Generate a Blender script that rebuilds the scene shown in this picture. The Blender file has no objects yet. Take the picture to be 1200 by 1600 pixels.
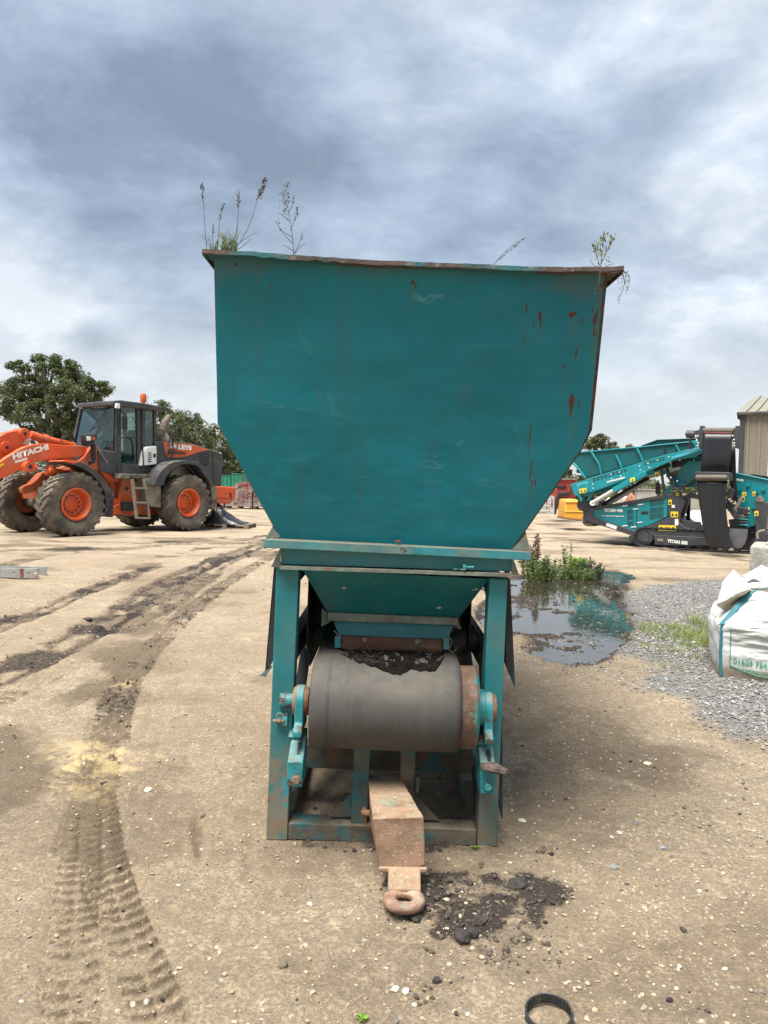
import bpy, bmesh, math, random
import numpy as np
from math import radians, sin, cos, pi
from mathutils import Vector, Matrix
random.seed(7); RNG = np.random.RandomState(7)
scene = bpy.context.scene
COL = scene.collection

# ------------------------------------------------------------------ camera
F = 1180.0; CAMH = 1.5                       # focal length in photo pixels, eye height
CAM = (Matrix.Translation((0, 0, CAMH)) @ Matrix.Rotation(radians(90 - 2.23), 4, 'X')
       @ Matrix.Rotation(radians(1.1), 4, 'Z'))
cd = bpy.data.cameras.new('camera'); cam = bpy.data.objects.new('camera', cd); COL.objects.link(cam)
cd.sensor_fit = 'HORIZONTAL'; cd.sensor_width = 36.0; cd.lens = 36.0 * F / 1200.0
cd.clip_start = 0.05; cd.clip_end = 6000
cam.matrix_world = CAM
scene.camera = cam

# ------------------------------------------------------------------ node helpers
def N(t, typ, ins=None, **props):
    n = t.nodes.new(typ)
    for k, v in props.items(): setattr(n, k, v)
    for k, v in (ins or {}).items():
        s = n.inputs[k]
        if isinstance(v, bpy.types.NodeSocket): t.links.new(v, s)
        else:
            if isinstance(v, (tuple, list)) and len(v) == 3 and s.type == 'RGBA': v = (*v, 1)
            s.default_value = v
    return n
def mth(t, op, a, b=0.0, c=None, clamp=False):
    ins = {0: a, 1: b}
    if c is not None: ins[2] = c
    return N(t, 'ShaderNodeMath', ins, operation=op, use_clamp=clamp).outputs[0]
def mixc(t, fac, a, b, mode='MIX'):
    return N(t, 'ShaderNodeMix', {0: fac, 6: a, 7: b}, data_type='RGBA', blend_type=mode).outputs[2]
def mapr(t, v, a, b, lo=0.0, hi=1.0, smooth=True):
    return N(t, 'ShaderNodeMapRange', {0: v, 1: a, 2: b, 3: lo, 4: hi}, interpolation_type='SMOOTHSTEP' if smooth else 'LINEAR').outputs[0]
def noise(t, vec, scale, detail=4, rough=.55, dist=0.0):
    return N(t, 'ShaderNodeTexNoise', {'Vector': vec, 'Scale': scale, 'Detail': detail, 'Roughness': rough, 'Distortion': dist}).outputs[0]

# ------------------------------------------------------------------ sky and sun
SUN_EL, SUN_AZ = 69.0, -142.0                # high on the left behind the camera, veiled by cloud
world = bpy.data.worlds.new('World'); scene.world = world; world.use_nodes = True
wt = world.node_tree; wt.nodes.clear()
SKY = 0.1
def build_world():
    t = wt
    sky = N(t, 'ShaderNodeTexSky', sky_type='NISHITA', sun_disc=False, sun_elevation=radians(SUN_EL),
            sun_rotation=radians(SUN_AZ), altitude=30, air_density=1.2, dust_density=2.0, ozone_density=1.0)
    d = N(t, 'ShaderNodeTexCoord').outputs['Generated']
    sp = N(t, 'ShaderNodeSeparateXYZ', {0: d})
    x, y, z = sp.outputs
    zz = mth(t, 'MAXIMUM', z, 0.0)
    den = mth(t, 'ADD', zz, 0.55)
    u = mth(t, 'DIVIDE', x, den); v = mth(t, 'DIVIDE', y, den)
    uv = N(t, 'ShaderNodeCombineXYZ', {0: u, 1: mth(t, 'MULTIPLY', v, 1.25), 2: mth(t, 'MULTIPLY', z, .6)}).outputs[0]
    sh = lambda o: N(t, 'ShaderNodeVectorMath', {0: uv, 1: o}, operation='ADD').outputs[0]
    n1 = noise(t, uv, 2.8, 8, .62, .35)
    n2 = noise(t, sh((7.3, 2.1, 4.0)), 1.1, 3, .5, .2)
    n3 = noise(t, sh((1.3, 5.1, 9.0)), 7.5, 7, .6, .3)
    s = mth(t, 'ADD', mth(t, 'MULTIPLY', n1, .55), mth(t, 'ADD', mth(t, 'MULTIPLY', n2, .35), mth(t, 'MULTIPLY', n3, .30)))
    # broad bright and dark banks of cloud, where they hang
    def bank(px, py, w, amt, sx=1.0):
        r = CAM.to_3x3() @ Vector(((px - 600) / F, -(py - 800) / F, -1)); r.normalize()
        df = N(t, 'ShaderNodeVectorMath', {0: d, 1: tuple(r)}, operation='SUBTRACT').outputs[0]
        df = N(t, 'ShaderNodeVectorMath', {0: df, 1: (1 / sx, 1, 1)}, operation='MULTIPLY').outputs[0]
        l = N(t, 'ShaderNodeVectorMath', {0: df}, operation='LENGTH').outputs['Value']
        return mapr(t, l, 0, w, amt, 0)
    for b in BANKS: s = mth(t, 'ADD', s, bank(*b))
    f = mapr(t, s, .45, .77, 0, 1, False)
    ramp = N(t, 'ShaderNodeValToRGB', {0: f})
    cr = ramp.color_ramp; cr.elements[0].position = 0; cr.elements[0].color = (*CLOUD[0], 1)
    cr.elements[1].position = 1; cr.elements[1].color = (*CLOUD[3], 1)
    e = cr.elements.new(.36); e.color = (*CLOUD[1], 1)
    e = cr.elements.new(.68); e.color = (*CLOUD[2], 1)
    hz = mapr(t, z, 0.0, .28, .85, 0)
    c = mixc(t, hz, ramp.outputs[0], HORIZ)
    wisp = mapr(t, noise(t, N(t, 'ShaderNodeVectorMath', {0: d, 1: (3, 3, 8)}, operation='MULTIPLY').outputs[0], 1.7, 5, .55, .3), .40, .68, .90, 1.06)
    c = mixc(t, 1.0, c, N(t, 'ShaderNodeCombineColor', {0: wisp, 1: wisp, 2: wisp}).outputs[0], 'MULTIPLY')
    c = mixc(t, 1.0, c, (1 / SKY, 1 / SKY, 1 / SKY), 'MULTIPLY')
    c = mixc(t, .96, sky.outputs[0], c)       # almost closed cloud cover with a little sky through it
    gz = mapr(t, z, -.02, 0.0, 0, 1)
    c = mixc(t, gz, (1.1, 1.0, .8), c)
    bg = N(t, 'ShaderNodeBackground', {0: c, 1: SKY})
    out = N(t, 'ShaderNodeOutputWorld', {0: bg.outputs[0]})
CLOUD = [(.080, .101, .135), (.120, .149, .190), (.170, .197, .234), (.255, .274, .298)]
HORIZ = (.262, .272, .274)
# px, py, radius, amount, stretch in x
BANKS = [(590, 120, .12, .10, 1.6), (565, 150, .05, .04, 1.5), (520, 70, .45, .03, 2.0), (170, 320, .32, -.20, 1.7), (760, 290, .25, -.09, 1.8),
         (90, 500, .24, .27, 2.0), (600, 350, .16, .08, 1.5), (1080, 330, .16, .07, 1.2), (200, 120, .2, -.05, 1.5),
         (960, 90, .3, .04, 1.5), (150, 530, .035, -.20, 1.6), (1130, 480, .10, .05, 1.4), (760, 520, .3, .0, 1), (380, 240, .10, .06, 1.4), (980, 570, .12, .06, 2.0), (1120, 120, .2, .04, 1.4), (1050, 180, .16, -.06, 1.6)]
build_world()
sd = bpy.data.lights.new('sun', 'SUN'); sun = bpy.data.objects.new('sun', sd); COL.objects.link(sun)
sd.energy = 2.5; sd.angle = radians(34); sd.color = (1.0, .955, .89)
sdir = Vector((sin(radians(SUN_AZ)) * cos(radians(SUN_EL)), cos(radians(SUN_AZ)) * cos(radians(SUN_EL)), sin(radians(SUN_EL))))
sun.rotation_euler = sdir.to_track_quat('Z', 'Y').to_euler(); sun.location = sdir * 40
scene.view_settings.view_transform = 'Standard'; scene.view_settings.look = 'None'
scene.view_settings.gamma = 1.0; scene.view_settings.use_curve_mapping = False
scene.view_settings.exposure = 1.82
scene.cycles.max_bounces = 6; scene.cycles.transparent_max_bounces = 10

# ------------------------------------------------------------------ where a photo point lies in the place
def ray(px, py): return CAM.to_3x3() @ Vector(((px - 600) / F, -(py - 800) / F, -1))
def at(px, py, Y):
    d = ray(px, py); return CAM.translation + d * (Y / d.y)
def G(px, py, z=0.0):
    d = ray(px, py); return CAM.translation + d * ((z - CAMH) / d.z)
class Frame:
    """A thing's own axes; L gives the local point where a line of sight meets the local plane y."""
    def __init__(s, m):
        s.m = m; s.i = m.inverted(); s.o = s.i @ CAM.translation
    def L(s, px, py, y=0.0):
        d = s.i.to_3x3() @ ray(px, py); return s.o + d * ((y - s.o.y) / d.y)
    def Z(s, px, py, z=0.0):
        d = s.i.to_3x3() @ ray(px, py); return s.o + d * ((z - s.o.z) / d.z)

# ------------------------------------------------------------------ mesh helpers
def sset(o, label=None, cat=None, group=None, kind=None):
    if label: o['label'] = label
    if cat: o['category'] = cat
    if group: o['group'] = group
    if kind: o['kind'] = kind
    return o
def empty(name, label, cat, loc=(0, 0, 0), group=None, mat=None):
    o = bpy.data.objects.new(name, None); COL.objects.link(o); o.empty_display_size = .2
    if mat is not None: o.matrix_world = mat
    else: o.location = loc
    return sset(o, label, cat, group)
def fin(name, me, mat, parent=None, smooth=True, ang=35, bevel=0, kind=None, label=None, cat=None, group=None, loc=None):
    if mat is not None: me.materials.append(mat)
    if smooth:
        me.polygons.foreach_set('use_smooth', [True] * len(me.polygons))
        if ang: me.set_sharp_from_angle(angle=radians(ang))
    me.update()
    o = bpy.data.objects.new(name, me); COL.objects.link(o)
    if parent is not None: o.parent = parent
    if loc is not None: o.location = loc
    if bevel:
        b = o.modifiers.new('bevel', 'BEVEL'); b.width = bevel; b.segments = 2; b.limit_method = 'ANGLE'; b.angle_limit = radians(40)
    return sset(o, label, cat, group, kind)
def mesh_np(name, V, Fc, mat, **kw):
    V = np.ascontiguousarray(V, dtype=np.float32); Fc = np.ascontiguousarray(Fc, dtype=np.int32)
    me = bpy.data.meshes.new(name); n, k = Fc.shape
    me.vertices.add(len(V)); me.vertices.foreach_set('co', V.ravel())
    me.loops.add(n * k); me.loops.foreach_set('vertex_index', Fc.ravel())
    me.polygons.add(n); me.polygons.foreach_set('loop_start', np.arange(n, dtype=np.int32) * k)
    me.update(calc_edges=True)
    return fin(name, me, mat, **kw)
def attr(o, name, vals):
    a = o.data.attributes.new(name, 'FLOAT', 'POINT'); a.data.foreach_set('value', np.ascontiguousarray(vals, dtype=np.float32).ravel())
def grid_faces(nu, nv, wrap=False):
    i = np.arange(nv - 1)[:, None] * nu; m = nu if wrap else nu - 1
    j = np.arange(m)[None, :]; j2 = (j + 1) % nu
    return np.stack([i + j, i + j2, i + nu + j2, i + nu + j], -1).reshape(-1, 4)

class MB:
    def __init__(s): s.v = []; s.f = []
    def add(s, vs, fs):
        o = len(s.v); s.v += [Vector(p) for p in vs]; s.f += [[o + i for i in f] for f in fs]; return s
    def box(s, c, d, rot=None):
        x, y, z = d[0] / 2, d[1] / 2, d[2] / 2
        vs = [Vector((a * x, b * y, e * z)) for e in (-1, 1) for b in (-1, 1) for a in (-1, 1)]
        if rot is not None: vs = [rot @ p for p in vs]
        c = Vector(c)
        return s.add([c + p for p in vs], [(0, 2, 3, 1), (4, 5, 7, 6), (0, 1, 5, 4), (2, 6, 7, 3), (0, 4, 6, 2), (1, 3, 7, 5)])
    def b2(s, p, q):
        p, q = Vector(p), Vector(q); return s.box((p + q) / 2, [abs(q[i] - p[i]) for i in range(3)])
    def beam(s, a, b, w, h, up=(0, 0, 1)):
        a, b = Vector(a), Vector(b); d = (b - a); L = d.length
        if L < 1e-6: return s
        y = d.normalized(); x = y.cross(Vector(up))
        if x.length < 1e-4: x = y.cross(Vector((1, 0, 0)))
        x.normalize(); z = x.cross(y)
        return s.box((a + b) / 2, (w, L, h), Matrix((x, y, z)).transposed())
    def prism(s, poly, vec):
        n = len(poly); v = Vector(vec); P = [Vector(p) for p in poly]
        return s.add(P + [p + v for p in P], [list(range(n))[::-1], list(range(n, 2 * n))] + [(i, (i + 1) % n, n + (i + 1) % n, n + i) for i in range(n)])
    def xz(s, poly, y0, y1): return s.prism([(p[0], y0, p[1]) for p in poly], (0, y1 - y0, 0))
    def tube(s, pts, r, n=8, caps=True):
        P = [Vector(p) for p in pts]; R = r if isinstance(r, (list, tuple)) else [r] * len(P)
        vs = []; prev = None
        for i, p in enumerate(P):
            d = (P[min(i + 1, len(P) - 1)] - P[max(i - 1, 0)]).normalized()
            if prev is None:
                a = d.cross(Vector((0, 0, 1)));
                if a.length < .05: a = d.cross(Vector((1, 0, 0)))
            else: a = prev - d * prev.dot(d)
            a.normalize(); prev = a; b = d.cross(a)
            vs += [p + (a * cos(2 * pi * k / n) + b * sin(2 * pi * k / n)) * R[i] for k in range(n)]
        fs = [(i * n + k, i * n + (k + 1) % n, (i + 1) * n + (k + 1) % n, (i + 1) * n + k) for i in range(len(P) - 1) for k in range(n)]
        if caps: fs += [list(range(n))[::-1], list(range((len(P) - 1) * n, len(P) * n))]
        return s.add(vs, fs)
    def cyl(s, a, b, r, n=18, r2=None): return s.tube([a, b], [r, r if r2 is None else r2], n)
    def lathe(s, prof, org, axis, n=32, close=False):
        """prof: (radius, distance along the axis)"""
        ax = Vector(axis).normalized(); a = ax.cross(Vector((0, 0, 1)))
        if a.length < .05: a = Vector((1, 0, 0))
        a.normalize(); b = ax.cross(a); org = Vector(org); vs = []
        for r, h in prof: vs += [org + ax * h + (a * cos(2 * pi * k / n) + b * sin(2 * pi * k / n)) * r for k in range(n)]
        m = len(prof); fs = [(i * n + k, i * n + (k + 1) % n, (i + 1) % m * n + (k + 1) % n, (i + 1) % m * n + k) for i in range(m if close else m - 1) for k in range(n)]
        return s.add(vs, fs)
    def hexnut(s, c, axis, r, h):
        c = Vector(c); ax = Vector(axis).normalized(); return s.tube([c, c + ax * h], r, 6)
    def rough(s, amp, seed=0):
        rr = random.Random(seed)
        for p in s.v: p += Vector((rr.uniform(-amp, amp), rr.uniform(-amp, amp), rr.uniform(-amp, amp)))
        return s
    def build(s, name, mat, parent=None, **kw):
        me = bpy.data.meshes.new(name); me.from_pydata([tuple(p) for p in s.v], [], s.f)
        bm = bmesh.new(); bm.from_mesh(me); bmesh.ops.recalc_face_normals(bm, faces=bm.faces); bm.to_mesh(me); bm.free()
        return fin(name, me, mat, parent, **kw)
def copytree(o, parent=None):
    c = o.copy(); COL.objects.link(c)
    if parent is not None: c.parent = parent
    for ch in list(o.children): copytree(ch, c)
    return c
def crom(P, n=8):
    P = [Vector(p) for p in P]; out = []
    for i in range(len(P) - 1):
        a, b, c, d = P[max(i - 1, 0)], P[i], P[i + 1], P[min(i + 2, len(P) - 1)]
        for k in range(n):
            t = k / n
            out.append(.5 * ((2 * b) + (c - a) * t + (2 * a - 5 * b + 4 * c - d) * t * t + (3 * b - a - 3 * c + d) * t ** 3))
    return out + [P[-1]]

# ------------------------------------------------------------------ lettering
def text_mesh(s, bold=.0):
    cu = bpy.data.curves.new('t', 'FONT'); cu.body = s; cu.size = 1; cu.offset = bold; cu.resolution_u = 3
    o = bpy.data.objects.new('t', cu); COL.objects.link(o)
    dg = bpy.context.evaluated_depsgraph_get(); me = bpy.data.meshes.new_from_object(o.evaluated_get(dg))
    bpy.data.objects.remove(o); bpy.data.curves.remove(cu)
    return me
def lettering(s, quad, mat, parent, bold=.02, off=(0, -.004, 0), name='lettering', fn=None):
    """quad: lower left, lower right, upper right, upper left corner of the printed word"""
    me = text_mesh(s, bold); co = np.array([v.co[:] for v in me.vertices])
    lo, hi = co.min(0), co.max(0); q = [Vector(p) for p in quad]
    for v in me.vertices:
        a = (v.co.x - lo[0]) / (hi[0] - lo[0]); b = (v.co.y - lo[1]) / (hi[1] - lo[1])
        if fn: v.co = fn(a, b)
        else: v.co = (q[0] * (1 - a) + q[1] * a) * (1 - b) + (q[3] * (1 - a) + q[2] * a) * b + Vector(off)
    return fin(name, me, mat, parent, smooth=False)

# ------------------------------------------------------------------ numpy noise
def vn(x, y, seed=0):
    xi, yi = np.floor(x), np.floor(y); fx, fy = x - xi, y - yi
    fx = fx * fx * (3 - 2 * fx); fy = fy * fy * (3 - 2 * fy)
    def h(a, b):
        q = np.sin(a * 127.1 + b * 311.7 + seed * 74.7) * 43758.5453; return q - np.floor(q)
    return (h(xi, yi) * (1 - fx) + h(xi + 1, yi) * fx) * (1 - fy) + (h(xi, yi + 1) * (1 - fx) + h(xi + 1, yi + 1) * fx) * fy
def fbm(x, y, o=4, seed=0, r=.5):
    s = 0; a = 1; t = 0
    for k in range(o):
        s = s + a * vn(x * 2 ** k + k * 17.3, y * 2 ** k - k * 9.1, seed + k); t += a; a *= r
    return s / t
def sst(a, b, x):
    t = np.clip((x - a) / (b - a), 0, 1); return t * t * (3 - 2 * t)

# ------------------------------------------------------------------ materials
def M(name, col, rough=.6, metal=0.0, var=.12, vs=6.0, layers=(), bump=.15, bs=60.0, spec=.5, coat=0.0, coords='Object'):
    """Painted / bare surface: base colour with soft variation, then layers of dirt, rust, wear.
    layer: dict(col, s, lo, hi, st=(sx,sy,sz), d=detail, r=roughness, z=(z0,z1) | attr='name')"""
    m = bpy.data.materials.new(name); m.use_nodes = True; t = m.node_tree; t.nodes.clear()
    co = N(t, 'ShaderNodeTexCoord').outputs[coords]
    geo = N(t, 'ShaderNodeNewGeometry')
    a = noise(t, co, vs, 5, .6)
    c = mixc(t, mapr(t, a, .3, .7), tuple(v * (1 - var) for v in col), tuple(min(1, v * (1 + var)) for v in col))
    r = rough; sep = N(t, 'ShaderNodeSeparateXYZ', {0: co}).outputs
    hsum = noise(t, co, bs, 4, .6)
    for i, ly in enumerate(layers):
        if 'attr' in ly:
            f = N(t, 'ShaderNodeAttribute', attribute_name=ly['attr']).outputs['Fac']
            if 's' in ly:
                nn = noise(t, co, ly['s'], ly.get('d', 6), .65)
                f = mapr(t, mth(t, 'ADD', f, mth(t, 'MULTIPLY', mth(t, 'SUBTRACT', nn, .5), ly.get('n', .6))), ly.get('lo', .4), ly.get('hi', .6))
            if 'amt' in ly: f = mth(t, 'MULTIPLY', f, ly['amt'])
        else:
            v = co
            mp = N(t, 'ShaderNodeMapping', {'Vector': co, 'Location': (i * 3.7 + 1, i * 1.3, i * 2.9), 'Scale': ly.get('st', (1, 1, 1))}).outputs[0]
            f = mapr(t, noise(t, mp, ly['s'], ly.get('d', 6), .65, ly.get('dist', 0.0)), ly['lo'], ly['hi'])
            if 'z' in ly:
                g = mapr(t, mth(t, 'ADD', sep[2], mth(t, 'MULTIPLY', mth(t, 'SUBTRACT', a, .5), ly.get('zn', .2))), ly['z'][0], ly['z'][1], 1, 0)
                if ly.get('add'): f = mth(t, 'MAXIMUM', f, g)
                else: f = mth(t, 'MULTIPLY', f, g)
            if 'up' in ly:   # dust that settles on upward faces
                nz = N(t, 'ShaderNodeSeparateXYZ', {0: geo.outputs['Normal']}).outputs[2]
                f = mth(t, 'MULTIPLY', f, mapr(t, nz, ly['up'], min(1, ly['up'] + .4)))
            if 'amt' in ly: f = mth(t, 'MULTIPLY', f, ly['amt'])
        c = mixc(t, f, c, ly['col'])
        if 'r' in ly: r = mth(t, 'ADD', mth(t, 'MULTIPLY', f, ly['r']), mth(t, 'MULTIPLY', mth(t, 'SUBTRACT', 1.0, f), r))
        if 'h' in ly: hsum = mth(t, 'ADD', hsum, mth(t, 'MULTIPLY', f, ly['h']))
    p = N(t, 'ShaderNodeBsdfPrincipled', {'Base Color': c, 'Metallic': metal, 'Specular IOR Level': spec, 'Coat Weight': coat})
    if isinstance(r, float): p.inputs['Roughness'].default_value = r
    else: t.links.new(r, p.inputs['Roughness'])
    if bump:
        b = N(t, 'ShaderNodeBump', {'Strength': bump, 'Distance': .01, 'Height': hsum}); t.links.new(b.outputs[0], p.inputs['Normal'])
    N(t, 'ShaderNodeOutputMaterial', {0: p.outputs[0]})
    return m
def island(name, cols, rough=.8, bump=.2, trans=0.0, vs=.0, attrname=None):
    """Every loose piece its own colour out of cols"""
    m = bpy.data.materials.new(name); m.use_nodes = True; t = m.node_tree; t.nodes.clear()
    g = N(t, 'ShaderNodeNewGeometry'); rnd = g.outputs['Random Per Island']
    rp = N(t, 'ShaderNodeValToRGB', {0: rnd}); cr = rp.color_ramp; cr.interpolation = 'LINEAR'
    n = len(cols); cr.elements[0].color = (*cols[0], 1); cr.elements[1].color = (*cols[-1], 1)
    for i in range(1, n - 1): e = cr.elements.new(i / (n - 1)); e.color = (*cols[i], 1)
    c = rp.outputs[0]; co = N(t, 'ShaderNodeTexCoord').outputs['Object']
    if vs: c = mixc(t, 1.0, c, N(t, 'ShaderNodeValToRGB', {0: mapr(t, noise(t, co, vs, 3), .3, .7, .0, 1)}).outputs[0], 'MULTIPLY') if False else mixc(t, mapr(t, noise(t, co, vs, 3), .35, .65, 0, .5), c, tuple(v * .5 for v in cols[0]))
    p = N(t, 'ShaderNodeBsdfPrincipled', {'Base Color': c, 'Roughness': rough, 'Specular IOR Level': .35})
    if bump:
        b = N(t, 'ShaderNodeBump', {'Strength': bump, 'Distance': .01, 'Height': noise(t, co, 90, 3)}); t.links.new(b.outputs[0], p.inputs['Normal'])
    sh = p.outputs[0]
    if trans:
        tr = N(t, 'ShaderNodeBsdfTranslucent', {0: c}); sh = N(t, 'ShaderNodeMixShader', {0: trans, 1: sh, 2: tr.outputs[0]}).outputs[0]
    N(t, 'ShaderNodeOutputMaterial', {0: sh})
    return m
RUST = (.085, .038, .022); RUSTL = (.26, .12, .06); DUST = (.36, .28, .19); TEAL = (.001, .152, .194); MUD = (.30, .235, .16)
m_panel = M('teal_hopper_paint', TEAL, .45, spec=.3, var=.10, vs=2.2, bump=.06, bs=8, layers=[
    dict(col=(.015, .17, .19), s=1.1, lo=.45, hi=.75, st=(1, 1, .5), amt=.6, r=.5),
    dict(col=(.035, .10, .11), s=5, lo=.5, hi=.8, st=(2.5, 1, .25), amt=.55, r=.6),
    dict(col=(.08, .10, .09), attr='grime', s=7, n=.9, lo=.5, hi=1.2, amt=.55, r=.7),
    dict(col=(.10, .26, .26), attr='peel', r=.6),
    dict(col=(.10, .09, .06), attr='run', s=12, n=.7, lo=.2, hi=1.1, amt=.55, r=.7),
    dict(col=RUST, attr='rust', s=60, n=.9, lo=.38, hi=.6, r=.85, h=.6),
    dict(col=(.14, .07, .045), s=38, lo=.70, hi=.74, r=.85)])
m_teal = M('teal_frame_paint', (.004, .15, .165), .45, var=.12, vs=5, bump=.1, bs=20, layers=[
    dict(col=(.05, .36, .36), s=9, lo=.60, hi=.72, amt=.4),
    dict(col=(.15, .14, .11), s=4, lo=.35, hi=.75, amt=.32, r=.8),
    dict(col=(.16, .07, .035), s=7, lo=.55, hi=.64, z=(.2, .75), zn=.6, r=.85, h=.5),
    dict(col=(.19, .14, .09), s=9, lo=.36, hi=.54, z=(.05, .55), zn=1.1, r=.9, amt=.92, h=.5), dict(col=(.01, .22, .26), s=6, lo=.60, hi=.66, z=(.2, .6), zn=.6, amt=.7),
    dict(col=RUST, s=28, lo=.68, hi=.72, r=.9)])
m_chute = M('teal_chute_paint', (.004, .12, .13), .5, var=.15, vs=6, layers=[
    dict(col=(.42, .36, .24), s=16, lo=.745, hi=.755, st=(1, 1, 1.6), d=1), dict(col=RUST, s=9, lo=.68, hi=.76, r=.85),
    dict(col=(.10, .10, .07), s=3, lo=.45, hi=.8, amt=.5)])
m_tealb = M('bright_teal_worn_paint', (.018, .20, .225), .5, var=.2, vs=14, bump=.3, bs=50, layers=[
    dict(col=(.07, .32, .34), s=10, lo=.5, hi=.7, amt=.6), dict(col=(.012, .14, .15), s=13, lo=.52, hi=.62, amt=.8),
    dict(col=RUST, s=12, lo=.57, hi=.63, r=.9, h=-.5), dict(col=DUST, s=8, lo=.35, hi=.7, up=.4, r=.9, amt=.5)])
m_lip = M('dusty_teal_flange', (.02, .20, .22), .5, var=.18, vs=10, bump=.25, bs=30, layers=[
    dict(col=(.05, .30, .32), s=6, lo=.5, hi=.7, amt=.5),
    dict(col=(.30, .25, .17), s=7, lo=.15, hi=.45, up=.35, r=.92, amt=.92), dict(col=(.20, .18, .13), s=5, lo=.40, hi=.65, amt=.55), dict(col=RUST, s=15, lo=.60, hi=.66, r=.9)])
m_dlip = M('dusty_bare_edge', (.15, .175, .14), .85, var=.3, vs=12, bump=.3, bs=50, layers=[dict(col=(.02, .17, .18), s=10, lo=.56, hi=.66, amt=.8), dict(col=(.17, .085, .05), s=12, lo=.52, hi=.64, amt=.8), dict(col=(.33, .28, .2), s=8, lo=.4, hi=.6, up=.4)])
m_rust = M('rusty_steel', (.17, .075, .04), .85, var=.35, vs=14, bump=.6, bs=45, layers=[
    dict(col=(.30, .17, .10), s=9, lo=.45, hi=.7, amt=.8), dict(col=(.02, .13, .14), s=7, lo=.60, hi=.66, amt=.8), dict(col=(.05, .03, .02), s=20, lo=.6, hi=.7, amt=.7)])
m_rim = M('rusty_teal_rim', (.060, .040, .030), .85, var=.4, vs=12, bump=.6, bs=40, layers=[
    dict(col=(.012, .10, .11), s=6, lo=.50, hi=.6, st=(.5, 1, 1)), dict(col=(.15, .14, .11), s=18, lo=.55, hi=.65, amt=.7)])
m_draw = M('rust_crusted_drawbar', (.235, .15, .095), .9, var=.4, vs=14, bump=.3, bs=120, layers=[
    dict(col=(.24, .11, .065), s=22, lo=.52, hi=.66, amt=.7, h=-.4), dict(col=(.09, .24, .22), s=7, lo=.585, hi=.64, amt=.7),
    dict(col=(.30, .235, .15), s=18, lo=.38, hi=.62, up=.5, h=.5, amt=.85), dict(col=(.34, .225, .15), s=7, lo=.42, hi=.66, amt=.6), dict(col=(.10, .07, .04), s=9, lo=.57, hi=.68, amt=.7, up=.3),
    dict(col=(.52, .46, .36), s=75, lo=.66, hi=.70, d=2)])
m_skirt = M('brown_rubber_skirt', (.10, .048, .03), .85, var=.3, vs=8, bump=.5, bs=40, layers=[
    dict(col=(.02, .11, .10), s=6, lo=.55, hi=.68, st=(1, 1, 2), amt=.6), dict(col=(.18, .10, .06), s=9, lo=.5, hi=.7, st=(.4, 1, 3))])
m_belt = M('worn_rubber_belt', (.062, .058, .052), .78, var=.22, vs=5, bump=.10, bs=110, layers=[
    dict(col=(.055, .052, .05), s=9, lo=.4, hi=.8, st=(4, .12, .12), amt=.5),
    dict(col=(.095, .086, .07), s=14, lo=.4, hi=.8, st=(4, .2, .2), amt=.5),
    dict(col=(.035, .035, .04), attr='edge', s=10, n=.5, lo=.35, hi=.8, amt=.75),
    dict(col=(.03, .03, .03), s=12, lo=.66, hi=.70, st=(.6, 2, 2.5), amt=.8), dict(col=(.15, .13, .10), s=3, lo=.35, hi=.65, up=.2, amt=.7)])
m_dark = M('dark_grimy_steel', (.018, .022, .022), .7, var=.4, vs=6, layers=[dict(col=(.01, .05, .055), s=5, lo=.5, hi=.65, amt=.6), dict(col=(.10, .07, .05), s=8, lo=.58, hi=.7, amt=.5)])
m_mudsteel = M('mud_caked_teal_steel', (.105, .088, .064), .9, var=.3, vs=9, bump=.5, bs=40, layers=[
    dict(col=(.01, .14, .155), s=5, lo=.46, hi=.60, amt=.85), dict(col=(.06, .045, .03), s=8, lo=.5, hi=.7, amt=.6), dict(col=(.25, .195, .13), s=7, lo=.35, hi=.65, up=.5, amt=.8), dict(col=(.20, .08, .04), s=11, lo=.58, hi=.66, amt=.7)])
m_bolt = M('rusty_bolt', (.24, .16, .11), .8, var=.4, vs=40, bump=.5, bs=90)
m_boltt = M('teal_bolt', (.05, .30, .30), .6, var=.4, vs=40, bump=.4, bs=90, layers=[dict(col=RUST, s=40, lo=.5, hi=.6)])
m_soil = M('black_damp_soil', (.011, .0095, .0085), .95, spec=.1, var=.5, vs=30, bump=1, bs=120, layers=[dict(col=(.10, .085, .06), s=60, lo=.66, hi=.72)])
# ================================================================== GROUND
POND_C = G(905, 962)
def dist_poly(x, y, P):
    """distance to a polyline, signed side offset and arc length at the foot"""
    best = np.full(x.shape, 1e9); side = np.zeros(x.shape); ss = np.zeros(x.shape); acc = 0.0
    Q = np.array(P); k = (x > Q[:, 0].min() - 1) & (x < Q[:, 0].max() + 1) & (y > Q[:, 1].min() - 1) & (y < Q[:, 1].max() + 1)
    if x.size > 1000 and k.sum() < x.size:
        if k.any(): best[k], side[k], ss[k] = dist_poly(x[k], y[k], P)
        return best, side, ss
    for a, b in zip(P[:-1], P[1:]):
        dx, dy = b[0] - a[0], b[1] - a[1]; L = math.hypot(dx, dy)
        if L < 1e-6: continue
        t = np.clip(((x - a[0]) * dx + (y - a[1]) * dy) / L ** 2, 0, 1)
        ex, ey = x - a[0] - t * dx, y - a[1] - t * dy; d = np.hypot(ex, ey); m = d < best
        best[m] = d[m]; side[m] = ((dx * ey - dy * ex) / L)[m]; ss[m] = (acc + t * L)[m]; acc += L
    return best, side, ss
def gpath(pts, n=8): return [(p.x, p.y) for p in crom([G(*q) for q in pts], n)]
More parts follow.
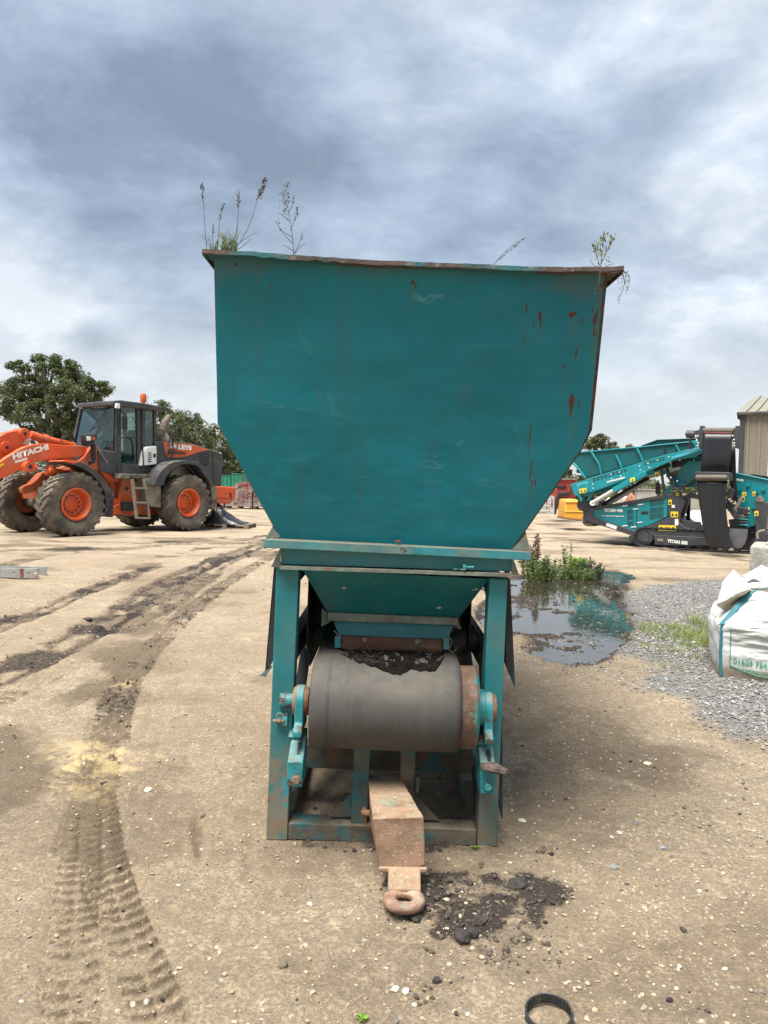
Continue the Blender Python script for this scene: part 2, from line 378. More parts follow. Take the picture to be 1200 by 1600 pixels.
TRACKS = [  # points in plan, half width, kind
    (gpath([(98, 1700), (107, 1590), (114, 1480), (120, 1380), (128, 1300), (148, 1210), (176, 1120)]), .088, 'lug'),
    (gpath([(170, 1160), (180, 1105), (208, 1048), (250, 1000), (310, 945), (370, 900), (440, 862)]), .125, 'lugd'),
    (gpath([(292, 1690), (258, 1600), (222, 1510), (190, 1430), (165, 1345), (156, 1260), (164, 1190)]), .088, 'lug'),
    (gpath([(-60, 1165), (0, 1140), (60, 1117), (110, 1094), (150, 1075), (190, 1040), (232, 1000), (262, 970)]), .12, 'rib'),
    (gpath([(-80, 1085), (0, 1058), (70, 1022), (130, 992), (180, 965), (225, 935), (275, 905), (330, 880), (420, 848), (520, 820)]), .23, 'rut'),
    (gpath([(-40, 1000), (0, 978), (80, 945), (150, 912), (230, 882), (300, 860), (390, 842)]), .22, 'soft'),
    (gpath([(180, 985), (250, 950), (315, 905), (350, 880), (420, 856)]), .2, 'rut2'),
    (gpath([(-80, 1010), (0, 978), (60, 955), (130, 925), (190, 905), (240, 885)]), .16, 'rut2'), (gpath([(150, 1085), (210, 1010), (262, 965), (330, 912), (390, 876), (440, 858)]), .14, 'rib'), (gpath([(-60, 1120), (20, 1085), (90, 1050), (150, 1030)]), .12, 'lug'), (gpath([(-60, 862), (100, 858), (250, 852), (420, 846)]), .25, 'rut2'),
    (gpath([(-80, 905), (60, 868), (220, 850), (420, 835)]), .4, 'soft'),
    (gpath([(800, 838), (900, 842), (1050, 858), (1250, 885)]), .5, 'soft'), (gpath([(800, 822), (900, 826), (1100, 845), (1250, 862)]), .3, 'rib'),
    (gpath([(60, 1235), (95, 1215), (150, 1190)]), .12, 'lug'),
]
def ell(x, y, px, py, rx, ry, ang=0.0, soft=.5, seed=0, wob=.45, fr=3.0):
    """soft-edged irregular patch; centre and half extents given on the photo, laid on the ground"""
    c = G(px, py); a = (G(px + rx, py) - G(px - rx, py)).length / 2; b = abs(G(px, py - ry).y - G(px, py + ry).y) / 2
    dx, dy = x * (c.y / np.maximum(y, .5)) - c.x, y - c.y
    if ang: dx, dy = dx * cos(ang) + dy * sin(ang), -dx * sin(ang) + dy * cos(ang)
    r = np.hypot(dx / a, dy / b); k = r < 1 + soft + wob; out = np.zeros_like(r)
    if k.any(): out[k] = 1 - sst(1 - soft, 1 + soft, r[k] + (fbm(x[k] * fr, y[k] * fr, 4, seed + 50) - .5) * 2 * wob)
    return out
def pond_mask(x, y):
    m = ell(x, y, 893, 960, 98, 50, soft=.25, seed=3, wob=.35, fr=1.4)
    m = np.maximum(m, ell(x, y, 860, 915, 110, 18, soft=.3, seed=5, wob=.3, fr=1.2))
    m = np.maximum(m, ell(x, y, 945, 900, 40, 9, soft=.3, seed=6, wob=.4, fr=1.5))
    m = np.maximum(m, ell(x, y, 800, 960, 45, 30, soft=.3, seed=8, wob=.4, fr=1.5))
    grav = ell(x, y, 1105, 965, 125, 62, soft=.2, seed=11, wob=.3, fr=1.6)
    return m * (1 - .9 * grav)
def ground_fields(x, y):
    near = np.exp(-np.maximum(np.hypot(x, y) - 12, 0) / 14)
    h = (fbm(x * .35, y * .35, 3, 1) - .5) * .06 * near + (fbm(x * 1.6, y * 1.6, 4, 2) - .5) * .03 * near
    hn = (fbm(x * 9, y * 9, 4, 3, .6) - .5) * .020 * near + (fbm(x * 31, y * 31, 3, 4, .6) - .5) * .009 * (1 - sst(5, 9, y)); h += hn; comp = np.zeros_like(x)
    dark = np.zeros_like(x); mud_shade = np.zeros_like(x); grav = np.zeros_like(x); yel = np.zeros_like(x); wet = np.zeros_like(x)
    # ---- wheel marks
    for P, w, kind in TRACKS:
        d, sd_, s = dist_poly(x, y, P); wob = (fbm(x * 4, y * 4, 3, 9) - .5) * .05
        ins = 1 - sst(w * .9, w * 1.12, d + wob); t = sd_ / w
        patch = .3 + .7 * sst(.35, .6, fbm(x * 1.3, y * 1.3, 3, 14))
        if kind in ('lug', 'lugd'):
            comp = np.maximum(comp, ins); arc = .022 * np.cos(t * pi / 2) + .010 * np.abs(np.sin(t * 4.2))
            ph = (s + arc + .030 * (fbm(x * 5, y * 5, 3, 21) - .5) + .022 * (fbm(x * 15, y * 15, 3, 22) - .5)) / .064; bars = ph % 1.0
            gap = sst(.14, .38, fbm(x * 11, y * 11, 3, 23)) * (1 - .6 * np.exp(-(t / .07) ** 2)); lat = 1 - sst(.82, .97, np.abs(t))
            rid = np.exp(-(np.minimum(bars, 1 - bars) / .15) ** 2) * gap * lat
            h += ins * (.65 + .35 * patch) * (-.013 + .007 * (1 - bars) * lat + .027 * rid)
            mud_shade += ins * (.6 + .4 * patch) * (.95 * np.exp(-((bars - .93) / .11) ** 2) * gap * lat + .08)  # shade of the tread ridges painted in as dark lines
            if kind == 'lugd': dark += ins * sst(.0, .7, s) * (.22 + .42 * sst(.35, .6, fbm(x * 4, y * 4, 3, 24))) * (.35 + .65 * np.exp(-(np.minimum(bars, 1 - bars) / .25) ** 2)); mud_shade += ins * .35
        elif kind == 'rib':
            rb = .5 + .5 * np.cos(sd_ / .045 * 2 * pi); h += ins * (-.012 + .012 * rb); mud_shade += ins * (.15 + .5 * (1 - rb)) * patch
        elif kind in ('rut', 'rut2'):
            lump = fbm(x * 7, y * 7, 4, 31, .62); two = sst(.15, .5, np.abs(np.abs(t) - .08))
            ph = (s + .05 * np.abs(t)) / .13; saw = ph % 1.0
            h += ins * (-.03 + .085 * (lump - .42) * sst(.35, .55, fbm(x * 2.2, y * 2.2, 2, 33)) + .02 * saw) + (sst(w * .8, w, d) - sst(w, w * 1.5, d)) * .025 * lump
            k = ins * np.maximum(sst(.44, .62, fbm(x * 3, y * 3, 4, 35)), .9 * np.exp(-((np.abs(t + .25 * (fbm(x * 2, y * 2, 2, 36) - .5)) - .55) / .26) ** 2) * sst(.15, .36, fbm(x * 5, y * 5, 3, 37)))
            dark += k * (.58 if kind == 'rut' else .46); mud_shade += ins * .3 + k * .8
        else:
            h += ins * (-.015) + ins * (fbm(x * 10, y * 10, 3, 41) - .5) * .03; k = sst(.42, .62, fbm(x * 2.5, y * 2.5, 4, 43)); mud_shade += ins * k * .6; dark += ins * k * .35
    h -= hn * comp * .8
    # general scuffs and darker, trodden zones
    far = sst(8, 16, y)
    mud_shade += .55 * sst(.50, .70, fbm(x * .9, y * .9, 5, 51)) * (1 - .3 * far); mud_shade += far * .6 * sst(.44, .66, fbm(x * .5, y * 2.0, 5, 53, .6))
    h += far * (fbm(x * .6, y * 2.2, 4, 57) - .5) * .10 * np.exp(-np.maximum(y - 30, 0) / 20)
    dark += far * .32 * sst(.50, .68, fbm(x * .7, y * 2.6, 5, 59, .6)); h += sst(4, 9, y) * (fbm(x * 3, y * 5, 4, 58, .6) - .5) * .035 * near
    # wet and stained patches, and darker ground under and round the frame (centre, half extents on the photo)
    for px, py, rx, ry, a in [(10, 1185, 75, 62, .85), (55, 1160, 45, 30, .6), (170, 1022, 42, 13, .8), (205, 977, 55, 15, .75), (150, 1062, 30, 8, .5),
                              (590, 1220, 150, 70, .65), (700, 1250, 90, 55, .5), (400, 1150, 60, 80, .25),
                              (330, 1250, 60, 60, .3), (430, 1370, 90, 45, .45), (880, 1130, 120, 45, .5), (1010, 1190, 130, 40, .7), (1080, 1260, 120, 40, .35), (930, 1240, 90, 40, .45), (980, 1110, 120, 20, .4), (850, 1230, 70, 50, .6), (900, 1150, 130, 55, .65), (880, 1290, 120, 60, .55), (1030, 1300, 130, 50, .35), (830, 1090, 50, 30, .5), (400, 1230, 40, 90, .35), (600, 1345, 260, 38, .6), (480, 1400, 120, 40, .35), (860, 1420, 90, 60, .4), (20, 1290, 60, 50, .5),
                              (830, 1330, 70, 60, .45), (900, 1280, 160, 80, .3), (60, 1010, 60, 12, .25), (840, 1060, 50, 40, .35), (220, 1300, 45, 40, .2)]:
        e = ell(x, y, px, py, rx, ry, soft=.45, seed=int(px + py), wob=.5, fr=3.5) * a; mud_shade = np.maximum(mud_shade, e); h -= e * .008
    for px, py, rx, ry, an, dp in ((311, 1312, 9, 36, .245, .022), (388, 1312, 12, 40, .18, .014), (345, 1310, 16, 34, .2, .005), (215, 1310, 30, 30, .3, .006)):
        e = ell(x, y, px, py, rx, ry, soft=.6, seed=px, wob=.5, fr=7); h -= e * dp; mud_shade = np.maximum(mud_shade, e * min(.7, .2 + dp * 22))
    for px, py, rx, ry, a in [(755, 1420, 120, 52, 1.0), (700, 1390, 85, 25, .9), (820, 1400, 60, 30, .8), (655, 1425, 45, 25, .7), (790, 1480, 80, 40, .45), (700, 1560, 60, 30, .25),
                              (1080, 1585, 50, 15, .3), (730, 1290, 60, 8, .4), (480, 1230, 50, 30, .4), (620, 1320, 220, 10, .6)]:
        e = ell(x, y, px, py, rx, ry, soft=.5, seed=int(px * 2 + py), wob=.7, fr=6) * a * (.45 + .55 * sst(.35, .6, fbm(x * 14, y * 14, 4, 61)))
        dark = np.maximum(dark, e); h += e * (.010 + .020 * (fbm(x * 18, y * 18, 4, 63, .6) - .3))
    yel = np.maximum(ell(x, y, 165, 1185, 95, 32, soft=.6, seed=71, wob=.4), ell(x, y, 200, 1070, 35, 7, soft=.5, seed=72, wob=.4))
    yel = np.maximum(yel, ell(x, y, 130, 1230, 60, 22, soft=.7, seed=73) * .6) * (.35 + .65 * sst(.38, .6, fbm(x * 12, y * 12, 4, 74)))
    # gravel spread on the right
    grav = np.maximum(ell(x, y, 1105, 965, 140, 66, soft=.3, seed=11, wob=.3, fr=1.6), ell(x, y, 1205, 1090, 110, 48, soft=.5, seed=13, wob=.4, fr=2))
    grav = np.maximum(grav, .14 * ell(x, y, 1180, 1240, 130, 90, soft=.7, seed=17)); grav = np.maximum(grav, .35 * ell(x, y, 1020, 1060, 110, 26, soft=.6, seed=18))
    pond = pond_mask(x, y)
    h = h * (1 - pond * .7) + grav * .045 * sst(4.5, 7, y) * (1 - pond) + grav * (fbm(x * 22, y * 22, 3, 81) - .5) * .02
    h -= pond * (.062 + .02 * fbm(x * 2, y * 2, 3, 83)); h += sst(0, .3, pond) * ((fbm(x * 4, y * 7, 5, 85, .62) - .5) * .12 + .045 * sst(.35, .6, fbm(x * 1.6, y * 1.6, 3, 86)) * sst(3.2, 1.6, x))
    shore = sst(.02, .4, pond); wet = np.maximum(shore, .8 * ell(x, y, 860, 1000, 170, 55, soft=.5, seed=91, wob=.5, fr=1.5)); mud_shade = np.maximum(mud_shade, shore * .8); dark = np.maximum(dark, sst(.1, .5, pond) * .6)
    wet = np.maximum(wet, .35 * np.clip(dark, 0, 1))
    # flatten where machines stand
    flat = sst(.0, .25, .9 - np.hypot(x / .85, (y - 4.2) / 1.6)); h = h * (1 - .0 * flat)
    base = ((np.abs(x) < .62) & (y > 3.0) & (y < 5.9)); h = np.where(base, np.minimum(h, .004), h)
    return h, np.clip(dark, 0, 1), np.clip(mud_shade, 0, 1), np.clip(grav, 0, 1), np.clip(yel, 0, 1), np.clip(wet, 0, 1)
def gh(x, y):
    return float(ground_fields(np.array([float(x)]), np.array([float(y)]))[0][0])

def ground_material():
    m = bpy.data.materials.new('trodden_sandy_ground'); m.use_nodes = True; t = m.node_tree; t.nodes.clear()
    co = N(t, 'ShaderNodeTexCoord').outputs['Object']
    A = lambda n: N(t, 'ShaderNodeAttribute', attribute_name=n).outputs['Fac']
    def brk(f, s, n=.5, lo=.3, hi=.7): return mapr(t, mth(t, 'ADD', f, mth(t, 'MULTIPLY', mth(t, 'SUBTRACT', noise(t, co, s, 6, .65), .5), n)), lo, hi)
    big = noise(t, co, .7, 6, .6); mid = noise(t, co, 5, 6, .65); fine = noise(t, co, 70, 5, .7); grit = noise(t, co, 260, 3, .7)
    c = mixc(t, mapr(t, big, .35, .65), (.46, .345, .222), (.62, .492, .335))
    c = mixc(t, mapr(t, mid, .38, .7, 0, .6), c, (.30, .235, .155))
    c = mixc(t, mapr(t, fine, .40, .62, .7, 0), c, (.17, .13, .09)); c = mixc(t, mapr(t, noise(t, co, 19, 6, .7), .46, .60, .5, 0), c, (.24, .19, .13))
    c = mixc(t, mapr(t, grit, .58, .70, 0, .55), c, (.62, .56, .46))
    c = mixc(t, mapr(t, grit, .42, .30, 0, .7), c, (.10, .08, .06)); c = mixc(t, mapr(t, noise(t, co, 34, 5, .75), .60, .72, 0, .55), c, (.22, .17, .12))
    far = mapr(t, N(t, 'ShaderNodeSeparateXYZ', {0: co}).outputs[1], 8, 22)
    c = mixc(t, mth(t, 'MULTIPLY', far, .35), c, (.50, .41, .30))
    st = N(t, 'ShaderNodeMapping', {'Vector': co, 'Scale': (.22, 2.2, 1)}).outputs[0]
    c = mixc(t, mth(t, 'MULTIPLY', far, mapr(t, noise(t, st, 2.6, 6, .6), .48, .64, 0, .6)), c, (.20, .145, .10))
    c = mixc(t, mth(t, 'MULTIPLY', brk(A('mud_shade'), 12, .6, .25, .85), .74), c, (.125, .092, .060))
    c = mixc(t, mth(t, 'MULTIPLY', brk(A('yel'), 7, 1.0, .15, 1.0), .62), c, mixc(t, fine, (.56, .42, .20), (.76, .60, .32)))
    gcol = mixc(t, mapr(t, grit, .35, .65), (.10, .098, .092), (.29, .28, .255))
    c = mixc(t, brk(A('grav'), 20, .7, .3, .7), c, gcol)
    c = mixc(t, mth(t, 'MULTIPLY', brk(A('dark'), 30, .8, .3, .7), .92), c, (.035, .028, .024))
    # pebbles too small to pick out singly
    vo = N(t, 'ShaderNodeTexVoronoi', {'Vector': co, 'Scale': 75.0, 'Randomness': 1.0}); cc = N(t, 'ShaderNodeSeparateColor', {0: vo.outputs['Color']})
    pick = mth(t, 'MULTIPLY', mapr(t, vo.outputs['Distance'], .30, .20), mapr(t, cc.outputs[0], .86, .88))
    pc = mixc(t, cc.outputs[1], (.16, .14, .13), (.52, .45, .35))
    pick2 = mth(t, 'MULTIPLY', pick, mapr(t, N(t, 'ShaderNodeSeparateXYZ', {0: co}).outputs[1], 7, 3.5))
    c = mixc(t, pick2, c, pc)
    vo2 = N(t, 'ShaderNodeTexVoronoi', {'Vector': co, 'Scale': 26.0, 'Randomness': 1.0}); c2 = N(t, 'ShaderNodeSeparateColor', {0: vo2.outputs['Color']})
    pk3 = mth(t, 'MULTIPLY', mapr(t, vo2.outputs['Distance'], .26, .18), mapr(t, c2.outputs[0], .94, .95))
    c = mixc(t, pk3, c, mixc(t, c2.outputs[1], (.20, .17, .14), (.60, .56, .48)))
    w = A('wet'); c = mixc(t, w, c, mixc(t, 1.0, c, (.62, .60, .58), 'MULTIPLY'))
    rough = mth(t, 'SUBTRACT', .95, mth(t, 'MULTIPLY', w, .45))
    hh = mth(t, 'ADD', mth(t, 'MULTIPLY', fine, .8), mth(t, 'ADD', mth(t, 'MULTIPLY', grit, .4), mth(t, 'ADD', mth(t, 'MULTIPLY', mid, 1.2), mth(t, 'MULTIPLY', pick2, .5))))
    b = N(t, 'ShaderNodeBump', {'Strength': 1.0, 'Distance': .017, 'Height': hh})
    p = N(t, 'ShaderNodeBsdfPrincipled', {'Base Color': c, 'Roughness': rough, 'Specular IOR Level': .3, 'Normal': b.outputs[0]})
    N(t, 'ShaderNodeOutputMaterial', {0: p.outputs[0]}); return m
def axis_lines():
    R_ = [0.0]; Lx = [0.0]
    while R_[-1] < 1500: R_.append(R_[-1] + (.015 if R_[-1] < 1.6 else .014 + (R_[-1] - 1.6) * .022))
    while Lx[-1] < 1500: v = Lx[-1]; Lx.append(v + (.014 if v < .55 else .0085 if v < 1.6 else .0085 + (v - 1.6) * .022))
    xs = np.array(sorted([-v for v in Lx[1:]] + R_)); ys = [1.75]
    while ys[-1] < 1500: v = ys[-1]; ys.append(v + (.008 if v < 3.4 else .008 + (v - 3.4) * .0105) * (1 if v < 70 else 8))
    return xs, np.concatenate([[-20, -8, -3, -1, 0, .8, 1.3, 1.6], ys])
xs, ys = axis_lines(); GX, GY = np.meshgrid(xs, ys)
H, dk, md, gv, yl, wt_ = ground_fields(GX.ravel(), GY.ravel())
H = np.where(GY.ravel() > 90, 0, H)
ground = mesh_np('ground', np.stack([GX.ravel(), GY.ravel(), H], 1), grid_faces(len(xs), len(ys)), ground_material(), ang=0, kind='structure')
for n_, v_ in (('dark', dk), ('mud_shade', md), ('grav', gv), ('yel', yl), ('wet', wt_)): attr(ground, n_, v_)
print('ground verts', len(H))

# ---- the shallow pool: water lies level, the ground dips under it
def water_material():
    m = bpy.data.materials.new('puddle_water'); m.use_nodes = True; t = m.node_tree; t.nodes.clear()
    co = N(t, 'ShaderNodeTexCoord').outputs['Object']
    n1 = noise(t, co, 9, 3); n2 = noise(t, co, 55, 2)
    b = N(t, 'ShaderNodeBump', {'Strength': .16, 'Distance': .004, 'Height': mth(t, 'ADD', n1, mth(t, 'MULTIPLY', n2, .15))})
    sc = mapr(t, noise(t, N(t, 'ShaderNodeMapping', {'Vector': co, 'Scale': (1, 1, 1)}).outputs[0], 13, 5, .65), .60, .66)
    c = mixc(t, mth(t, 'MULTIPLY', sc, .5), (.030, .026, .018), (.20, .17, .12))
    p = N(t, 'ShaderNodeBsdfPrincipled', {'Base Color': c, 'Roughness': mth(t, 'ADD', .02, mth(t, 'MULTIPLY', sc, .35)), 'IOR': 2.6, 'Normal': b.outputs[0]})
    N(t, 'ShaderNodeOutputMaterial', {0: p.outputs[0]}); return m
px0, px1 = 1.0, 5.5
wv = MB().add([(1.05, 5.9, -.020), (6.2, 5.9, -.020), (6.2, 15.5, -.020), (1.05, 15.5, -.020)], [(0, 1, 2, 3)]).build('water', water_material(), smooth=False, kind='structure')

# ---- loose stones
ICO = bmesh.new(); bmesh.ops.create_icosphere(ICO, subdivisions=1, radius=1)
ICO_V = np.array([v.co[:] for v in ICO.verts]); ICO_F = np.array([[v.index for v in f.verts] for f in ICO.faces]); ICO.free()
OCT_V = np.array([(1, 0, 0), (-1, 0, 0), (0, 1, 0), (0, -1, 0), (0, 0, 1), (0, 0, -1)], float); OCT_F = np.array([(0, 2, 4), (2, 1, 4), (1, 3, 4), (3, 0, 4), (2, 0, 5), (1, 2, 5), (3, 1, 5), (0, 3, 5)])
def stones(name, xy, size, mat, flat=.55, base=(ICO_V, ICO_F), sink=.25, zadd=None, parent=None, z=None, kind='stuff', jit=.28, label=None, cat=None):
    n = len(xy); V0, F0 = base; k = len(V0); rs = RNG
    zz = ground_fields(xy[:, 0].copy(), xy[:, 1].copy())[0] if z is None else z
    V = V0[None] * (1 + rs.uniform(-jit, jit, (n, k, 1))); sc = np.stack([size * rs.uniform(.7, 1.35, n), size * rs.uniform(.7, 1.1, n), size * flat * rs.uniform(.6, 1.3, n)], 1)
    V = V * sc[:, None]; a = rs.uniform(0, 2 * pi, n); ca, sa = np.cos(a)[:, None], np.sin(a)[:, None]; tl = rs.uniform(-.35, .35, n)[:, None]
    X, Y, Zc = V[..., 0], V[..., 1], V[..., 2]; Zc, X = Zc * np.cos(tl) + X * np.sin(tl), X * np.cos(tl) - Zc * np.sin(tl)
    X, Y = X * ca - Y * sa, X * sa + Y * ca
    P = np.stack([X + xy[:, :1], Y + xy[:, 1:2], Zc + (zz + sc[:, 2] * (1 - 2 * sink) * .8)[:, None]], -1).reshape(-1, 3)
    Fc = (F0[None] + (np.arange(n) * k)[:, None, None]).reshape(-1, 3)
    return mesh_np(name, P, Fc, mat, parent=parent, ang=0 if base is ICO_V else 60, kind=kind, label=label, cat=cat)
def scatter(n, x0, x1, y0, y1, dens, seed=0):
    rs = np.random.RandomState(seed); out = []; tot = 0
    while tot < n:
        yy = y0 * (y1 / y0) ** rs.uniform(0, 1, n * 2); xx = rs.uniform(x0, x1, n * 2) * (yy / y1) ** .8
        k = rs.uniform(0, 1, n * 2) < dens(xx, yy); out.append(np.stack([xx[k], yy[k]], 1)); tot += k.sum()
        if len(out) > 40: break
    return np.concatenate(out)[:n]
m_peb = island('pale_pebbles', [(.38, .33, .26), (.33, .27, .20), (.46, .43, .37), (.24, .19, .15), (.13, .12, .12), (.37, .30, .21), (.20, .17, .14)], .75)
m_crumb = island('dark_crumbs', [(.05, .04, .032), (.10, .08, .06), (.035, .03, .028), (.15, .12, .09)], .95)
m_grav = island('crushed_gravel', [(.27, .265, .26), (.12, .12, .13), (.20, .195, .19), (.42, .41, .39), (.08, .08, .09), (.25, .225, .19), (.16, .15, .14)], .7)
m_sandc = island('sandy_crumbs', [(.40, .32, .22), (.30, .24, .16), (.48, .39, .28), (.24, .18, .12)], .95)
rs = np.random.RandomState(3)
def d_peb(x, y): return .10 + .85 * sst(-.2, 1.3, x) * (.35 + .65 * sst(.35, .65, fbm(x * 1.1, y * 1.1, 3, 101)))
xy = scatter(4200, -6, 7, 1.95, 13, d_peb, 5)
sset(stones('pebbles', xy, .0022 + .0058 * rs.uniform(0, 1, len(xy)) ** 3 + .0007 * xy[:, 1], m_peb), 'pale pebbles and shell fragments strewn over the sandy yard', 'pebbles')
xy = scatter(5500, -5, 6, 1.95, 10, lambda x, y: .25 + .75 * sst(.45, .65, fbm(x * 1.7, y * 1.7, 4, 103)), 6)
sset(stones('sand_crumbs', xy, .002 + .008 * rs.uniform(0, 1, len(xy)) ** 3, m_sandc, flat=.6), 'sandy crumbs of trodden earth scattered over the yard', 'earth crumbs')
def d_dark(x, y):
    f = ground_fields(x, y); return np.clip(f[1] ** 1.4 * 1.3 + f[2] * .012, 0, 1)
xy = scatter(6000, -6, 4, 1.95, 12, d_dark, 7)
sset(stones('soil_crumbs', xy, .0022 + .009 * rs.uniform(0, 1, len(xy)) ** 4 + .0008 * xy[:, 1] * rs.uniform(0, 1, len(xy)), m_crumb, flat=.7), 'black crumbs of spilt soil below the drawbar and along the ruts', 'soil crumbs')
def d_gr(x, y):
    f = ground_fields(x, y); return f[3] ** 2.2 * (1 - sst(.1, .3, pond_mask(x, y)))
xy = scatter(24000, 0, 8.5, 3.2, 13.5, d_gr, 8)
sset(stones('gravel', xy, .005 + .011 * rs.uniform(0, 1, len(xy)) ** 2, m_grav, flat=.6, base=(OCT_V, OCT_F), sink=.1), 'grey crushed gravel spread beside the pool of water', 'gravel')
# single stones and clods one can point to
def stone_thing(name, px, py, r, mat, label, flat=.6, cat='stone', seed=0, group=None):
    bm = bmesh.new(); bmesh.ops.create_icosphere(bm, subdivisions=3, radius=1); c = G(px, py, 0); rr = random.Random(seed)
    o1, o2 = rr.uniform(0, 50), rr.uniform(0, 50)
    P = np.array([v.co[:] for v in bm.verts]); k = .66 + .75 * fbm(P[:, 0] * 2.6 + o1, P[:, 1] * 2.6 + P[:, 2] * 3 + o2, 4, seed, .66)
    me = bpy.data.meshes.new(name); 
    for v, q in zip(bm.verts, k): v.co = Vector((v.co.x * r * q * 1.25, v.co.y * r * q, v.co.z * r * q * flat))
    bm.to_mesh(me); bm.free()
    o = fin(name, me, mat, ang=22, label=label, cat=cat, group=group); o.location = (c.x, c.y, gh(c.x, c.y) + r * flat * .55); o.rotation_euler[2] = rr.uniform(0, 6)
    return o
m_cream = M('cream_stone', (.62, .56, .44), .7, var=.2, vs=20, bump=.4); m_grey = M('grey_stone', (.24, .24, .24), .8, var=.3, vs=20, bump=.4)
m_clod = M('dark_clod', (.045, .038, .034), .95, var=.5, vs=40, bump=1, bs=120)
for i, (px, py, r, mt, lb, fl, nm) in enumerate([
    (232, 1235, .016, m_cream, 'cream angular stone lying alone on the sand right of the yellow patch', .6, 'stone'),
    (163, 1222, .024, m_clod, 'dark clod on the edge of the yellow sand beside the tyre print', .5, 'clod'),
    (722, 1478, .030, m_clod, 'round black clod at the lower end of the black soil spill', .8, 'clod'),
    (738, 1472, .022, m_clod, 'smaller black clod touching the round clod at the foot of the spill', .7, 'clod'),
    (650, 1446, .022, m_clod, 'black lump at the left end of the soil spill, below the towing eye', .8, 'clod'),
    (622, 1430, .020, m_clod, 'black lump half hidden just below the towing eye', .8, 'clod'),
    (808, 1392, .040, m_clod, 'largest black clod at the right end of the soil spill', .7, 'clod'),
    (748, 1453, .028, m_clod, 'flat black clod in the middle of the soil spill', .45, 'clod'),
    (682, 1535, .014, m_clod, 'small round black clod alone on the sand below the spill', .9, 'clod'),
    (1046, 1565, .010, m_clod, 'dark pebble on the sand right of the rubber ring', .8, 'clod'),
    (484, 1412, .009, m_cream, 'small cream pebble left of the drawbar on brown ground', .6, 'stone'),
    (618, 1548, .010, m_cream, 'white pebble, left one of a close pair near the bottom', .6, 'stone'),
    (634, 1553, .010, m_cream, 'white pebble, right one of a close pair near the bottom', .6, 'stone'),
    (862, 1332, .012, m_clod, 'dark crumb right of the frame base on stony ground', .7, 'clod'),
    (1012, 1192, .020, m_cream, 'pale flat stone on the dark ground right of the hopper', .4, 'stone'),
    (816, 1280, .014, m_cream, 'cream stone on the ground right of the lower side sheet', .5, 'stone'),
    (1035, 1326, .013, m_grey, 'pair of blue grey stones on the sand at the right', .6, 'stone'),
    (968, 1300, .010, m_cream, 'pale oval stone on dark stony ground', .5, 'stone'),
    (137, 970, .05, m_clod, 'dark clod lying on bare sand between two wheel marks at the left', .4, 'clod'),
    (960, 1355, .014, m_grey, 'grey blue stone lying alone at the right', .7, 'stone')]):
    stone_thing(nm, px, py, r * (.8 if nm == 'clod' else 1), mt, lb, fl, 'stone' if nm == 'stone' else 'clod of earth', i + 1)

# ---- black rubber ring by the lower edge
def rubber_ring():
    c = G(858, 1585, .02); mb = MB(); R = .064
    mb.lathe([(R, -.016), (R + .002, -.015), (R + .0035, -.012), (R + .002, -.008), (R + .002, .008), (R + .0035, .012), (R + .002, .015), (R, .016), (R - .0025, .015), (R - .003, 0), (R - .0025, -.015)], (0, 0, 0), (0, 0, 1), 48, True)
    m = M('black_ribbed_plastic', (.022, .026, .028), .45, var=.3, vs=40, layers=[dict(col=(.28, .23, .16), s=25, lo=.5, hi=.7, amt=.35)])
    t = empty('rubber_ring', 'black ribbed plastic ring lying on the sand at the bottom edge', 'ring', (c.x, c.y, gh(c.x, c.y) + .019))
    t.rotation_euler = (radians(5), radians(-4), 0)
    mb.build('band', m, t)
    rb = MB()
    for k in range(30):
        a = 2 * pi * k / 30; rb.box(((R - .0038) * cos(a), (R - .0038) * sin(a), 0), (.0024, .0022, .024), Matrix.Rotation(a, 3, 'Z'))
    rb.build('ribs', m, t, kind='stuff')
rubber_ring()
